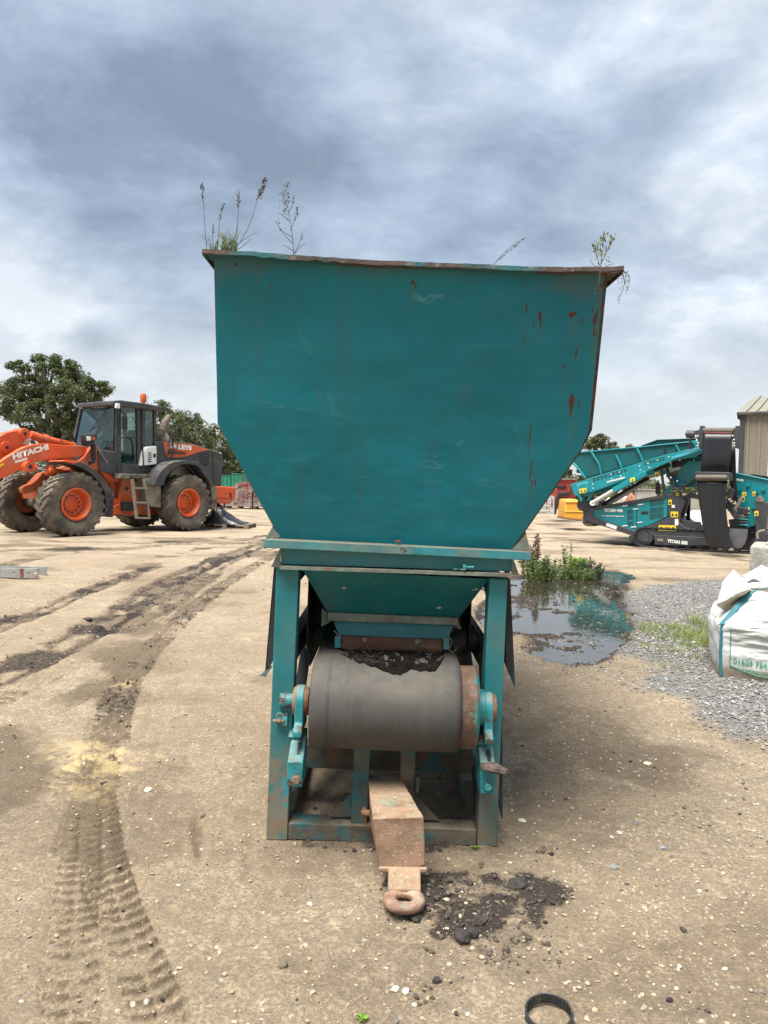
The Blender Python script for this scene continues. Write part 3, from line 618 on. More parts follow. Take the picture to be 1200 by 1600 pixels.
# ================================================================== FEED HOPPER (the machine in front)
HM = Matrix.Translation(G(597, 1318)) @ Matrix.Rotation(radians(1.0), 4, 'Y'); HM.translation.z = 0.0
HF = Frame(HM)
def build_hopper():
    L = HF.L; T = empty('feed_hopper', 'teal steel feed hopper on a box frame with rubber belt and towing eye', 'hopper', mat=HM)
    q = lambda px, py, y=0.0: L(px, py, y)
    # ---------------- base frame
    yF = 0.0
    def leg(a, b, c, d):      # front outline on the photo: bottom left, bottom right, top right, top left
        P = [q(*a), q(*b), q(*c), q(*d)]; mb = MB(); mb.prism([(p.x, yF, p.z) for p in P], (0, .095, 0)); return mb
    leg((416, 1313), (449, 1313), (467, 886), (432, 884)).build('leg', m_teal, T, bevel=.004)
    leg((745, 1321), (776, 1323), (793, 905), (765, 903)).build('leg', m_teal, T, bevel=.004)
    bl, br = q(449, 1313), q(745, 1321); zt = .072
    MB().box(((bl.x + br.x) / 2, .05, .036), (br.x - bl.x - .004, .096, .07)).build('cross_member', m_mudsteel, T, bevel=.004)
    X0, X1 = q(416, 1313).x, q(776, 1323).x
    for sx in (X0 + .05, X1 - .05):
        MB().box((sx, 1.36, .04), (.09, 2.5, .078)).build('bottom_rail', m_mudsteel, T, bevel=.003)
    for yy in (1.0, 2.5): MB().box(((X0 + X1) / 2, yy, .04), (X1 - X0 - .2, .08, .07)).build('cross_member', m_mudsteel, T, bevel=.003)
    xt0, xt1 = q(448, 886).x, q(780, 904).x
    for sx, st in ((X0 + .05, xt0), (X1 - .05, xt1)):
        mb = MB(); mb.beam((sx, 2.5, .05), (st, 2.5, 1.13), .09, .09, (0, 1, 0)); mb.build('leg', m_teal, T, bevel=.003)
        mb = MB(); mb.beam((st, .1, 1.09), (st, 2.5, 1.09), .07, .07); mb.build('top_rail', m_teal, T, bevel=.003)
        mb = MB(); mb.beam(((sx * .35 + st * .65), .1, .74), ((sx * .35 + st * .65), 2.6, .74), .05, .10); mb.build('conveyor_rail', m_dark, T)
        mb = MB(); mb.beam((sx, .12, .09), (sx, 1.1, .70), .05, .05); mb.build('brace', m_dark, T)
    # middle cross member behind the posts
    a, b = q(455, 1163, .30), q(748, 1172, .30); c0 = q(455, 1199, .30)
    MB().box(((a.x + b.x) / 2, .345, (a.z + c0.z) / 2), (b.x - a.x + .10, .09, a.z - c0.z)).build('cross_member', m_mudsteel, T, bevel=.004)
    # two posts carrying the drawbar, and the bar over them
    for x0, x1 in ((553, 574), (627, 645)):
        p0, p1 = q(x0, 1165, .03), q(x1, 1285, .03); zt_ = q(600, 1164, .03).z
        MB().b2((p0.x, .02, .066), (p1.x, .075, zt_)).build('post', m_mudsteel, T, bevel=.003)
    p0, p1 = q(574.5, 1164, .03), q(626.5, 1173, .03)
    MB().b2((p0.x, .022, p1.z), (p1.x, .073, p0.z - .002)).build('post_head', m_mudsteel, T, bevel=.002)
    for pts in ([(553, 1238), (553, 1276), (514, 1276)], [(645, 1240), (686, 1281), (645, 1281)]):
        mb = MB(); mb.prism([q(x, y, .045) for x, y in pts], (0, .012, 0)); mb.build('gusset', m_mudsteel, T)
    mb = MB(); mb.cyl(q(566, 1270, -.06), q(566, 1270, -.06) + Vector((.03, .0, .0)), .013, 12); mb.tube([q(570, 1262, -.05), q(566, 1268, -.05), q(572, 1280, -.05)], .007, 8); mb.build('hitch_pin', m_rust, T)
    mb = MB(); mb.box(q(652, 1224, .03), (.018, .05, .065)); mb.build('lug', m_mudsteel, T, bevel=.004)
    # ---------------- drawbar
    yb, ya = -.40, .12
    A = [q(582, 1278, yb), q(662, 1276, yb), q(666, 1352, yb), q(594, 1362, yb)]
    B = [q(574, 1207, ya), q(622, 1207, ya), q(622, 1262, ya), q(574, 1262, ya)]
    ds = MB(); n = 14; rows = []
    V = []
    for j in range(n + 1):
        t = j / n
        ring = [B[i].lerp(A[i], t) for i in range(4)]
        for i in range(4):
            for k in range(8): V.append(ring[i].lerp(ring[(i + 1) % 4], k / 8))
    # nose: front face as a cap grid closes with a fan
    fs = [(j * 32 + k, j * 32 + (k + 1) % 32, (j + 1) * 32 + (k + 1) % 32, (j + 1) * 32 + k) for j in range(n) for k in range(32)] + [list(range(n * 32, n * 32 + 32)), list(range(32))[::-1]]
    ds.add(V, fs); ds.rough(.0016, 4); ds.build('drawbar', m_draw, T, bevel=.006, ang=30)
    # stepped plate, neck and towing eye
    z0 = q(630, 1360, yb).z
    mb = MB(); pa, pb = q(592, 1352, yb - .004), q(668, 1347, yb - .004)
    mb.prism([(pa.x, yb - .012, z0 - .004), (pb.x, yb - .012, z0 + .000), (pb.x, yb - .012, z0 + .016), (pa.x, yb - .012, z0 + .012)], (0, .014, 0)); mb.rough(.0015, 3)
    mb.build('nose_rib', m_draw, T, bevel=.004)
    e = q(632, 1394, -.53); ez = max(.052, e.z); eye = Vector((e.x, -.535, .062))
    mb = MB(); mb.add([(eye.x - .056, yb - .008, z0 - .016), (eye.x + .062, yb - .008, z0 - .016), (eye.x + .060, yb - .008, z0 + .020), (eye.x - .056, yb - .008, z0 + .020), (eye.x - .060, -.505, .040), (eye.x + .062, -.505, .040), (eye.x + .058, -.505, .084), (eye.x - .056, -.505, .084)], [(0, 1, 2, 3), (7, 6, 5, 4), (0, 4, 5, 1), (1, 5, 6, 2), (2, 6, 7, 3), (3, 7, 4, 0)])
    mb.build('neck', m_draw, T, bevel=.006)
    mb = MB(); R, r = .046, .022; ns, nt = 40, 14; V = []
    for i in range(ns):
        a = 2 * pi * i / ns
        for k in range(nt):
            b = 2 * pi * k / nt; V.append(eye + Vector(((R + r * cos(b)) * cos(a) * 1.10, (R + r * cos(b)) * sin(a), r * .9 * sin(b) + .0)))
    mb.add(V, [(i * nt + k, ((i + 1) % ns) * nt + k, ((i + 1) % ns) * nt + (k + 1) % nt, i * nt + (k + 1) % nt) for i in range(ns) for k in range(nt)]); mb.rough(.0012, 6)
    mb.build('towing_eye', M('worn_towing_eye', (.25, .155, .105), .6, metal=.1, var=.3, vs=18, bump=.7, bs=50, layers=[dict(col=(.10, .20, .18), s=14, lo=.60, hi=.66), dict(col=(.18, .10, .08), s=10, lo=.48, hi=.62, amt=.7), dict(col=(.36, .27, .19), s=12, lo=.42, hi=.6, up=.4)]), T, ang=0)
    # ---------------- belt, drums
    ax = q(600, 1100, 0).z; r = .172; xl, xr = q(484.5, 1085, -.16).x, q(722, 1095, -.16).x; yc = 0.0
    nth = 44
    prof = [(2.45 - i * 2.45 / 40, ax + r) for i in range(40)] + [(yc - r * sin(pi * k / nth), ax + r * cos(pi * k / nth)) for k in range(nth + 1)] + [(i * 2.45 / 20, ax - r) for i in range(1, 21)]
    nu = 40; V = []; eg = []
    for (y, z) in prof:
        for i in range(nu + 1):
            t = i / nu; x = xl + (xr - xl) * t; tr = .0; 
            if y > .5 and z > ax: tr = .10 * max(0, abs(t - .5) - .22) / .28 * min(1, (y - .5) / .5)
            V.append((x + .002 * sin(y * 9), y, z + tr + .0016 * (random.random() - .5))); eg.append(max(0, 1 - min(abs(t - .12) / .035, abs(t - .995) / .06)) )
    Fc = grid_faces(nu + 1, len(prof)); V = np.array(V); nrm = len(V)
    o = mesh_np('conveyor_belt', V, Fc, m_belt, parent=T, ang=0); attr(o, 'edge', eg)
    so = o.modifiers.new('thick', 'SOLIDIFY'); so.thickness = .010; so.offset = -1
    for yy in (0.0, 2.44):
        mb = MB(); mb.lathe([(0, 0), (r - .012, 0), (r - .012, xr - xl + .05), (.02, xr - xl + .05)], (xl - .004, yy, ax), (1, 0, 0), 40)
        mb.build('drum', m_rust, T)
    # end of the drum standing out on the right, hub and shaft
    mb = MB(); xe = q(745, 1100, -.05).x
    mb.lathe([(0, 0), (r - .006, 0), (r - .004, .004), (r - .004, xe - xr - .012), (r - .018, xe - xr), (.07, xe - xr)], (xr + .002, 0, ax), (1, 0, 0), 44); mb.build('drum_end', M('rusty_drum_shell', (.125, .075, .05), .85, var=.3, vs=8, bump=.5, bs=60, layers=[dict(col=(.01, .16, .15), s=6, lo=.53, hi=.6), dict(col=(.20, .13, .085), s=20, lo=.5, hi=.7)]), T)
    mb = MB(); mb.cyl((xe + .001, 0, ax), (xe + .035, 0, ax), .075, 24); mb.build('hub', m_tealb, T, bevel=.004)
    mb = MB(); mb.cyl((q(437, 1100).x, 0, ax), (xl - .005, 0, ax), .030, 20); mb.build('shaft', m_tealb, T, bevel=.003)
    mb = MB(); mb.cyl((xe + .03, 0, ax), (q(775, 1100).x, 0, ax), .030, 20); mb.build('shaft', m_tealb, T, bevel=.003)
    # ---------------- bearing blocks on their brackets
    def bearing(pxc, cap, brk, bolt_px, nutpx, mirror):
        cx = q(pxc, 1100, -.03).x
        mb = MB(); R1 = .066
        pts = [(cos(a) * R1 + 0, sin(a) * R1) for a in [pi * k / 14 for k in range(15)]]
        prof_ = [(0 - p[0], ax + p[1]) for p in pts] + [(.085, ax - .085), (.085, ax - .115), (-.085, ax - .115), (-.085, ax - .085)][::1]
        prof_ = [(-p[0], ax + p[1]) for p in pts]; prof_ += [(.066, ax - .07), (.105, ax - .095), (.105, ax - .118), (-.105, ax - .118), (-.105, ax - .095), (-.066, ax - .07)]
        mb.prism([(cx - .016, y, z) for y, z in prof_], (.036, 0, 0)); mb.build('bearing', m_tealb, T, bevel=.005)
        mb = MB(); mb.lathe([(.03, -.030), (.055, -.028), (.062, -.018), (.062, .022), (.055, .036), (.03, .038)], (cx, 0, ax), (1, 0, 0), 28); mb.build('bearing_ring', m_rust, T)
        # tilted bracket box with a slot, fixed to the leg by one bolt
        zt2 = ax - .12; w = .062 if not mirror else .060
        y0 = -.125
        top = [(cx - w / 2, y0 + .16, zt2 + .0), (cx + w / 2, y0 + .16, zt2 + .0), (cx + w / 2, y0, zt2 - .09), (cx - w / 2, y0, zt2 - .09)]
        zb = zt2 - .19
        mb = MB(); P = [Vector(p) for p in top]; bot = [Vector((cx - w / 2, y0 + .16, zb)), Vector((cx + w / 2, y0 + .16, zb)), Vector((cx + w / 2, y0, zb)), Vector((cx - w / 2, y0, zb))]
        mb.add(P + bot, [(0, 1, 2, 3), (7, 6, 5, 4), (0, 4, 5, 1), (1, 5, 6, 2), (2, 6, 7, 3), (3, 7, 4, 0)]); mb.build('bearing_bracket', m_tealb, T, bevel=.004)
        nrm_ = (P[3] - P[0]).cross(P[1] - P[0]).normalized(); nrm_ = nrm_ if nrm_.z > 0 else -nrm_
        cen = P[0].lerp(P[2], .62); al = (P[3] - P[0]).normalized()
        mb = MB(); mb.beam(cen - al * .03 + nrm_ * .0012, cen + al * .03 + nrm_ * .0012, .014, .004, nrm_); mb.build('slot', m_dark, T)
        cb = P[0].lerp(P[2], .22) + nrm_ * .002
        mb = MB(); mb.beam(cb - al * .028 + nrm_ * .006, cb + al * .028 + nrm_ * .006, .050, .012, nrm_); mb.build('clamp_plate', m_tealb, T, bevel=.003)
        mb = MB(); mb.hexnut(cb + nrm_ * .012, nrm_, .013, .012); mb.cyl(cb + nrm_ * .024, cb + nrm_ * .036, .007, 10); mb.build('bolt', m_boltt if not mirror else m_bolt, T, bevel=.001)
        bp = Vector((cx + (.006 if not mirror else 0), y0 - .001, zb + .032))
        mb = MB(); mb.cyl(bp, bp + Vector((0, -.003, 0)), .019, 20); mb.hexnut(bp + Vector((0, -.003, 0)), (0, -1, 0), .0155, .011); mb.build('bolt', m_bolt if not mirror else m_boltt, T, bevel=.001)
        return cx, zt2, y0, w
    bearing(468, None, None, None, None, False)
    cx, zt2, y0, w = bearing(762, None, None, None, None, True)
    # small open angle with a screw on the left leg
    p = q(440, 1124, -.02); mb = MB(); mb.box((p.x, -.022, p.z), (.046, .004, .048)); mb.box((p.x - .021, -.012, p.z), (.004, .022, .048)); mb.box((p.x, -.012, p.z + .022), (.046, .022, .004)); mb.build('angle_bracket', m_boltt, T)
    mb = MB(); mb.cyl((p.x - .034, -.03, p.z - .004), (p.x + .01, -.03, p.z - .004), .006, 10); mb.hexnut((p.x - .012, -.03, p.z - .004), (1, 0, 0), .012, .01); mb.build('screw', m_bolt, T)
    # crusted mud lump on the right bracket
    c = Vector((cx + .006, y0 - .015, zt2 - .075))
    th = bpy.data.meshes.new('x'); bm = bmesh.new(); bmesh.ops.create_icosphere(bm, subdivisions=4, radius=1)
    for v in bm.verts:
        k = .75 + .55 * float(fbm(np.array([v.co.x * 2.2 + 5]), np.array([v.co.y * 2 + v.co.z * 3]), 4, 8, .62)[0]); v.co = Vector((c.x + v.co.x * .050 * k + .012, c.y + v.co.y * .045 * k, c.z + v.co.z * .016 * k + (v.co.x > 0) * -.012 * v.co.x))
    bm.to_mesh(th); bm.free(); fin('mud_crust', th, M('caked_mud', (.10, .072, .06), .95, var=.4, vs=30, bump=1, bs=90), T, ang=0)
    # gusset plate behind the right bracket
    mb = MB(); mb.prism([q(x, y, -.01) for x, y in ((733, 1160), (757, 1150), (757, 1180), (748, 1196))], (0, .01, 0)); mb.build('gusset', m_teal, T)
    # idler rollers on both sides of the belt
    for P0, P1, rr in ((q(478, 1003, .62), q(512, 985, .62), .052), (q(708, 1008, .42), q(744, 993, .42), .056)):
        mb = MB(); d = (P1 - P0).normalized(); mb.lathe([(.012, -.008), (rr * .8, -.006), (rr, 0), (rr, (P1 - P0).length), (rr * .8, (P1 - P0).length + .006), (.012, (P1 - P0).length + .008)], P0, d, 26)
        mb.build('idler_roller', M('green_roller', (.03, .07, .055), .6, var=.3, layers=[dict(col=(.10, .08, .05), s=8, lo=.4, hi=.6)]), T)
    for yy in (.62, 1.15, 1.7, 2.2):
        mb = MB(); mb.cyl((xl + .12, yy, ax + r - .075), (xr - .12, yy, ax + r - .075), .045, 16); mb.build('idler_roller', m_dark, T)
    # ---------------- chute below the flanges
    yT, yB = .03, .20
    C = [q(472, 889, yT), q(764, 905, yT), q(715, 968, yB), q(515, 962, yB)]
    back = [Vector((C[i].x, 2.45 - (yT if i < 2 else .22), C[i].z)) for i in range(4)]
    mb = MB(); mb.prism(C, (0, .008, 0)); mb.build('chute_front', m_chute, T)
    for i, j in ((0, 3), (1, 2)):
        sgn = 1 if i == 0 else -1
        mb = MB(); mb.prism([C[i] + Vector((0, .01, 0)), back[i], back[j], C[j] + Vector((0, .01, 0))], (.006 * sgn, 0, 0)); mb.build('chute_side', m_chute, T)
    mb = MB(); mb.prism([back[0], back[1], back[2], back[3]], (0, .006, 0)); mb.build('chute_back', m_chute, T)
    # dusty lip bar, green strip, rubber skirt with bolts
    a, b = q(513, 957, yB - .03), q(716, 966, yB - .03); a2 = q(513, 970, yB - .03)
    mb = MB(); mb.prism([Vector((a.x, yB - .032, a.z)), Vector((b.x, yB - .032, b.z)), Vector((b.x, yB - .032, b.z - .030)), Vector((a.x, yB - .032, a2.z))], (0, .03, 0)); mb.build('lip_bar', m_dlip, T, bevel=.002)
    mb = MB(); mb.prism([q(521, 970, yB - .006), q(709, 976, yB - .006), q(700, 998, yB - .022), q(530, 994, yB - .022)], (0, .006, 0)); mb.build('skirt_plate', m_chute, T)
    # end cheeks in pale dusty steel
    for pts in ([(503, 950), (514, 960), (516, 972), (502, 979)], [(716, 968), (721, 984), (708, 978), (705, 974)]):
        mb = MB(); mb.prism([q(x, y, yB + .01) for x, y in pts], (0, .12, 0)); mb.build('cheek_plate', m_dlip, T)
    nsk = 24; V = []
    for i in range(nsk + 1):
        t = i / nsk
        for k in range(7):
            s_ = k / 6; px = 534 + (691 - 534) * t; top = 992.5 + 6 * t; bot = 1018 + 4 * t + (1.2 * sin(t * 7))
            yy = yB - .030 - .010 * sin(pi * s_) - .004 * sin(t * 9); p = q(px, top + (bot - top) * s_, yy); V.append(p)
    mb = MB(); mb.add(V, [(i * 7 + k, (i + 1) * 7 + k, (i + 1) * 7 + k + 1, i * 7 + k + 1) for i in range(nsk) for k in range(6)]); o = mb.build('rubber_skirt', m_skirt, T, ang=0); so = o.modifiers.new('t', 'SOLIDIFY'); so.thickness = .012
    for px, py in ((570, 1001), (652, 1004)):
        p = q(px, py, yB - .045); mb = MB(); mb.lathe([(0, -.008), (.006, -.007), (.0095, -.002), (.0095, .003), (.013, .004), (.013, .007)], p, (0, 1, 0), 16); mb.build('bolt', m_bolt, T)
    for px, py in ((528, 1003), (697, 1006)):
        p = q(px, py, yB - .026); MB().box(p, (.028, .014, .050)).build('skirt_clamp', m_lip, T, bevel=.002)
    for P in ([(522, 985), (530, 996), (534, 1010), (540, 1018)], [(700, 992), (706, 1003), (702, 1014), (708, 1019), (714, 1012)]):
        mb = MB(); mb.tube(crom([q(x, y, yB - .028) for x, y in P], 4), .0018, 6); mb.build('wire_tie', M('frayed_cord', (.30, .27, .2), .9), T)
    # black soil lying on the belt under the skirt
    NX, NY = 120, 50; V = []
    for j in range(NY):
        for i in range(NX):
            u, v = i / (NX - 1), j / (NY - 1)
            px = 518 + (706 - 518) * u
            lowpx = np.interp(u, [0, .08, .2, .32, .42, .50, .57, .66, .78, .86, .93, 1], [1018, 1031, 1040, 1047, 1055, 1060, 1066, 1053, 1056, 1058, 1040, 1022])
            py = 1006 + (lowpx + 5 * (float(vn(np.array([u * 26]), np.array([.3]), 5)[0]) - .5) - 1006) * v
            # onto the belt: flat top for y > 0, drum surface in front
            p = HF.Z(px, py, ax + r)
            if p.y < yc:   # meet the drum
                d = (p - HF.o).normalized(); oy, oz = HF.o.y - yc, HF.o.z - ax; bq = oy * d.y + oz * d.z; cq = oy * oy + oz * oz - (r + .002) ** 2; k = (-bq - math.sqrt(max(bq * bq - (d.y ** 2 + d.z ** 2) * cq, 0))) / (d.y ** 2 + d.z ** 2); p = HF.o + d * k
                nrm_ = Vector((0, p.y - yc, p.z - ax)).normalized()
            else: nrm_ = Vector((0, 0, 1))
            hgt = (.004 + .018 * float(fbm(np.array([u * 22.]), np.array([v * 9.]), 4, 13, .65)[0])) * min(1, (1 - v) * 7) * min(1, u * 14) * min(1, (1 - u) * 14)
            V.append(p + nrm_ * (hgt - .001))
    mesh_np('spilt_soil', np.array([p[:] for p in V]), grid_faces(NX, NY), m_soil, parent=T, ang=0, kind='stuff')
    fib = MB(); rr = random.Random(4)
    for k in range(24):
        p = HF.Z(555 + rr.uniform(-26, 42), 1027 + rr.uniform(-9, 12), ax + r + .016); pts = [p]
        for s_ in range(5): p = p + Vector((rr.uniform(-.016, .016), rr.uniform(-.012, .012), rr.uniform(-.006, .007))); pts.append(p)
        fib.tube(pts, .0005, 3)
    fib.tube(crom([q(572, 1008, yB - .05), q(580, 1018, yB - .06), q(592, 1024, yB - .07), q(602, 1030, yB - .08), q(605, 1036, yB - .10), q(603, 1042, yB - .11)], 4), .0016, 5)
    fib.build('root_fibres', M('dry_roots', (.12, .10, .075), .9), T, kind='stuff', ang=0)
    # ---------------- flanges between chute and hopper
    yP = .0                                   # foot of the front plate
    f1, f2 = q(413, 842, -.055), q(830, 862, -.055); zt1, zt2_ = f1.z, f2.z
    def flange(zl, zr, xl_, xr_, out, th, drop, mat, nm):
        """one side of an angle iron ring: flat top leaf and turned-down rim"""
        lean = (zr - zl) / (xr_ - xl_)
        P = [(xl_, -out, zl), (xr_, -out, zr), (xr_ - out * 1.1, .012, zr), (xl_ + out * 1.1, .012, zl)]
        mb = MB(); mb.prism(P, (0, 0, -th)); mb.build(nm, mat, T, bevel=.002)
        mb = MB(); mb.prism([(xl_, -out - .001, zl - .001), (xr_, -out - .001, zr - .001), (xr_, -out - .001, zr - drop), (xl_, -out - .001, zl - drop)], (0, .007, 0)); mb.build(nm + '_edge', mat, T, bevel=.003)
    flange(zt1, zt2_, f1.x, f2.x, .055, .007, .036, m_lip, 'upper_flange')
    for sgn, xx, zz in ((-1, f1.x, zt1), (1, f2.x, zt2_)):
        mb = MB(); mb.prism([(xx, -.054, zz - .001), (xx, 2.5, zz - .001), (xx - sgn * .06, 2.5, zz - .001), (xx - sgn * .06, .012, zz - .001)], (0, 0, -.006)); mb.build('upper_flange', m_lip, T)
        mb = MB(); mb.prism([(xx, -.05, zz - .008), (xx, 2.5, zz - .008), (xx, 2.5, zz - .04), (xx, -.05, zz - .04)], (-sgn * .006, 0, 0)); mb.build('upper_flange_edge', m_lip, T)
    for pts in ([(414.5, 842), (433, 811), (443, 838)], [(829, 861), (818, 818), (797, 858)]):
        mb = MB(); mb.prism([q(x, y, .0) if k_ else q(x, y, -.045) for k_, (x, y) in enumerate(pts)], (0, .006, 0)); mb.build('corner_gusset', m_dlip, T)
    # channel below, web and lower leaf
    a, b, c2, d2 = q(439, 856, -.012), q(800, 871, -.012), q(800, 893, -.012), q(439, 881, -.012)
    mb = MB(); mb.prism([a, b, c2, d2], (0, .012, 0)); mb.build('channel_web', m_teal, T)
    g1, g2 = q(422, 884, -.045), q(813, 897, -.045)
    xw0, xw1 = q(437, 882, -.045).x, q(800, 896, -.045).x
    mb = MB(); mb.prism([(xw0, -.047, g1.z), (xw1, -.047, g2.z), (xw1, .0, g2.z), (xw0, .0, g1.z)], (0, 0, -.010)); mb.build('channel_flange', m_dlip, T, bevel=.002)
    mb = MB(); mb.prism([(xw0, -.0475, g1.z + .0), (xw1, -.0475, g2.z + .0), (xw1, -.0475, g2.z - .013), (xw0, -.0475, g1.z - .013)], (0, .004, 0)); mb.build('channel_flange_edge', m_dlip, T)
    for sgn, xx, gz, xo in ((-1, xw0, g1.z, g1.x), (1, xw1, g2.z, g2.x)):
        mb = MB(); mb.prism([(xx + sgn * .001, -.02, gz + .075), (xo, -.02, gz - .008), (xx + sgn * .001, -.02, gz - .008)], (0, .006, 0)); mb.build('channel_gusset', m_dlip, T)
        mb = MB(); mb.prism([(xx, .0, gz + .07), (xx, 2.5, gz + .07), (xx, 2.5, gz - .01), (xx, .0, gz - .01)], (-sgn * .008, 0, 0)); mb.build('channel_web', m_teal, T)
    p = q(727, 887, -.05); mb = MB(); mb.cyl(p + Vector((-.002, 0, .002)), p + Vector((.034, 0, .003)), .005, 10); mb.box(p + Vector((-.004, .004, .001)), (.010, .018, .022)); mb.box(p + Vector((-.022, .006, -.008)), (.05, .012, .005)); mb.build('pin', m_boltt, T)
    p = q(622, 846, -.04); mb = MB(); mb.lathe([(.015, 0), (.015, .006), (.008, .009), (0, .010)], p + Vector((0, 0, -.003)), (0, 0, 1), 12); mb.build('weld_lump', m_rust, T)
    # ---------------- hopper body
    top_y, bot_y = -.30, .0
    PB = [(443, 852), (340.5, 661), (335.5, 395)]       # left outline, foot to rim
    PR = [(795, 866), (908, 702), (921, 672), (946, 424)]
    zb_, zt_ = q(620, 846, 0).z, q(640, 404, top_y).z
    def ydep(z): return bot_y + (top_y - bot_y) * min(1, max(0, (z - zb_) / (zt_ - zb_)))
    def onp(px, py):
        y = -.1
        for _ in range(12): y = ydep(q(px, py, y).z)
        return q(px, py, y)
    LP = [onp(*p) for p in PB]; RP = [onp(*p) for p in PR]
    def edge_at(P, z):
        zs = [p.z for p in P]; return float(np.interp(z, zs, [p.x for p in P]))
    nu, nv = 340, 260; U = np.linspace(0, 1, nu)[None, :].repeat(nv, 0); W = np.linspace(0, 1, nv)[:, None].repeat(nu, 1)
    zL = LP[0].z + (LP[-1].z - LP[0].z) * W; zR = RP[0].z + (RP[-1].z - RP[0].z) * W
    xL = np.interp(zL, [p.z for p in LP], [p.x for p in LP]); xR = np.interp(zR, [p.z for p in RP], [p.x for p in RP])
    ZZ = zL * (1 - U) + zR * U; XX = xL * (1 - U) + xR * U
    sag = -.016 * np.sin(pi * U) * sst(.80, 1, W); ZZ = ZZ + sag * 0
    YY = bot_y + (top_y - bot_y) * (ZZ - zb_) / (zt_ - zb_)
    dent = (fbm(XX * 2.4, ZZ * 2.4, 3, 201) - .5) * .036 + (fbm(XX * 6, ZZ * 9, 3, 203) - .5) * .010
    dent += .010 * np.exp(-((XX - .15) ** 2 / .12 + (ZZ - 1.75) ** 2 / .08)) - .012 * np.exp(-((XX + .25) ** 2 / .05 + (ZZ - 2.0) ** 2 / .1))
    damp = np.minimum(1, np.minimum(np.minimum(U, 1 - U) * 14, np.minimum(W, 1 - W) * 14)); YY = YY + dent * damp
    run = np.zeros_like(XX); rust = np.zeros_like(XX); peel = np.zeros_like(XX); grime = np.zeros_like(XX)
    def blot(px, py, w, h, a=1.0):
        c = onp(px, py); sc = 2.9 / F; return a * np.exp(-(((XX - c.x) / (w * sc)) ** 2 + ((ZZ - c.z) / (h * sc)) ** 2) ** 1.5)
    for b_ in [(821, 484, 1.4, 9), (842, 495, 3, 8), (843, 506, 1.2, 9), (832, 510, 1, 8), (818, 530, 1.1, 12), (891, 493, 4.5, 5), (896, 490, 3, 4), (904, 503, 1.5, 7), (910, 502, 1.2, 7), (925, 485, 1.2, 7),
                (928, 500, 3, 8), (931, 492, 1.5, 8), (927, 518, 1.5, 9), (920, 515, 1, 6), (931, 522, 1.2, 5), (899, 551, 1.8, 9), (880, 572, 1.5, 4), (881, 580, 1.1, 12, .55), (893, 627, 5, 13), (892, 640, 2.5, 16, .8), (904, 630, 1.1, 8),
                (828, 680, 1.1, 38), (829, 735, 1.3, 22), (836, 753, 1.6, 8), (831, 755, 1.3, 8), (645, 440, 3, 4), (650, 446, 1.5, 7, .8), (424, 448, 1.3, 5), (369, 413, 2, 3), (725, 598, 2, 2, .6), (500, 602, 4, 1, .7), (823, 790, 1.2, 6, .7),
                (780, 700, .8, 6, .5), (935, 450, 6, 14, .55), (921, 540, 1, 8, .6), (930, 560, 3, 40, .4), (868, 470, .9, 5, .6), (560, 470, 1, 4, .6), (690, 810, 2, 1.4, .8), (470, 760, 1.6, 1.2, .8), (384, 500, .9, 9, .5)]:
        rust = np.maximum(rust, blot(*b_)); px_, py_, w_, h_ = b_[:4]; run = np.maximum(run, blot(px_, py_ + h_ * 1.2 + 14, max(w_ * .9, 1.2), h_ + 20, .75))
    for px_, py_, w_, h_, a_ in [(380, 430, 8, 60, .5), (405, 480, 12, 120, .45), (642, 470, 3, 50, .5), (455, 430, 5, 50, .3), (730, 450, 4, 60, .3), (770, 470, 3, 70, .3), (560, 440, 3, 50, .25), (940, 500, 8, 130, .7), (890, 700, 5, 60, .6), (850, 560, 4, 100, .3), (350, 560, 5, 150, .4), (800, 620, 3, 120, .3), (500, 800, 6, 40, .35), (700, 810, 9, 30, .3), (600, 430, 40, 9, .4), (860, 450, 50, 12, .5), (930, 640, 6, 60, .5)]:
        run = np.maximum(run, blot(px_, py_, w_, h_, a_))
    rust = np.maximum(rust, .75 * (1 - sst(0, .010, xR - XX)) + 0 * rust); rust = np.maximum(rust, .55 * (1 - sst(0, .006, XX - xL)))
    rust = np.maximum(rust, .62 * sst(.955, 1, W) * fbm(XX * 9, ZZ * 3, 3, 207) * 1.5)
    c1 = onp(640, 460).z; lines = [  # wrinkles in the paint: depth of the line below the rim as it runs across
        ([(648, 462), (665, 470), (688, 461), (705, 474), (722, 470), (745, 478), (770, 466), (800, 472), (815, 466)], 1.0, 2.0), ([(345, 540), (420, 538), (520, 545), (600, 540), (700, 543), (800, 540), (900, 545)], .25, 1.2),
        ([(400, 632), (480, 640), (560, 655), (640, 660), (740, 655), (830, 662)], .45, 1.3), ([(418, 712), (450, 718), (520, 720), (600, 728), (660, 724), (690, 730)], .6, 1.5),
        ([(430, 742), (500, 748), (560, 745), (640, 755), (720, 752), (790, 758)], .4, 1.3), ([(455, 470), (470, 520), (500, 580), (520, 640)], .3, 1.5), ([(600, 690), (640, 700), (670, 712), (700, 708), (720, 690)], .6, 1.4), ([(780, 600), (800, 640), (812, 700)], .3, 1.5),
        ([(410, 776), (470, 782), (560, 778), (640, 790), (760, 786)], .35, 1.2), ([(690, 640), (740, 625), (800, 632)], .35, 1.3)]
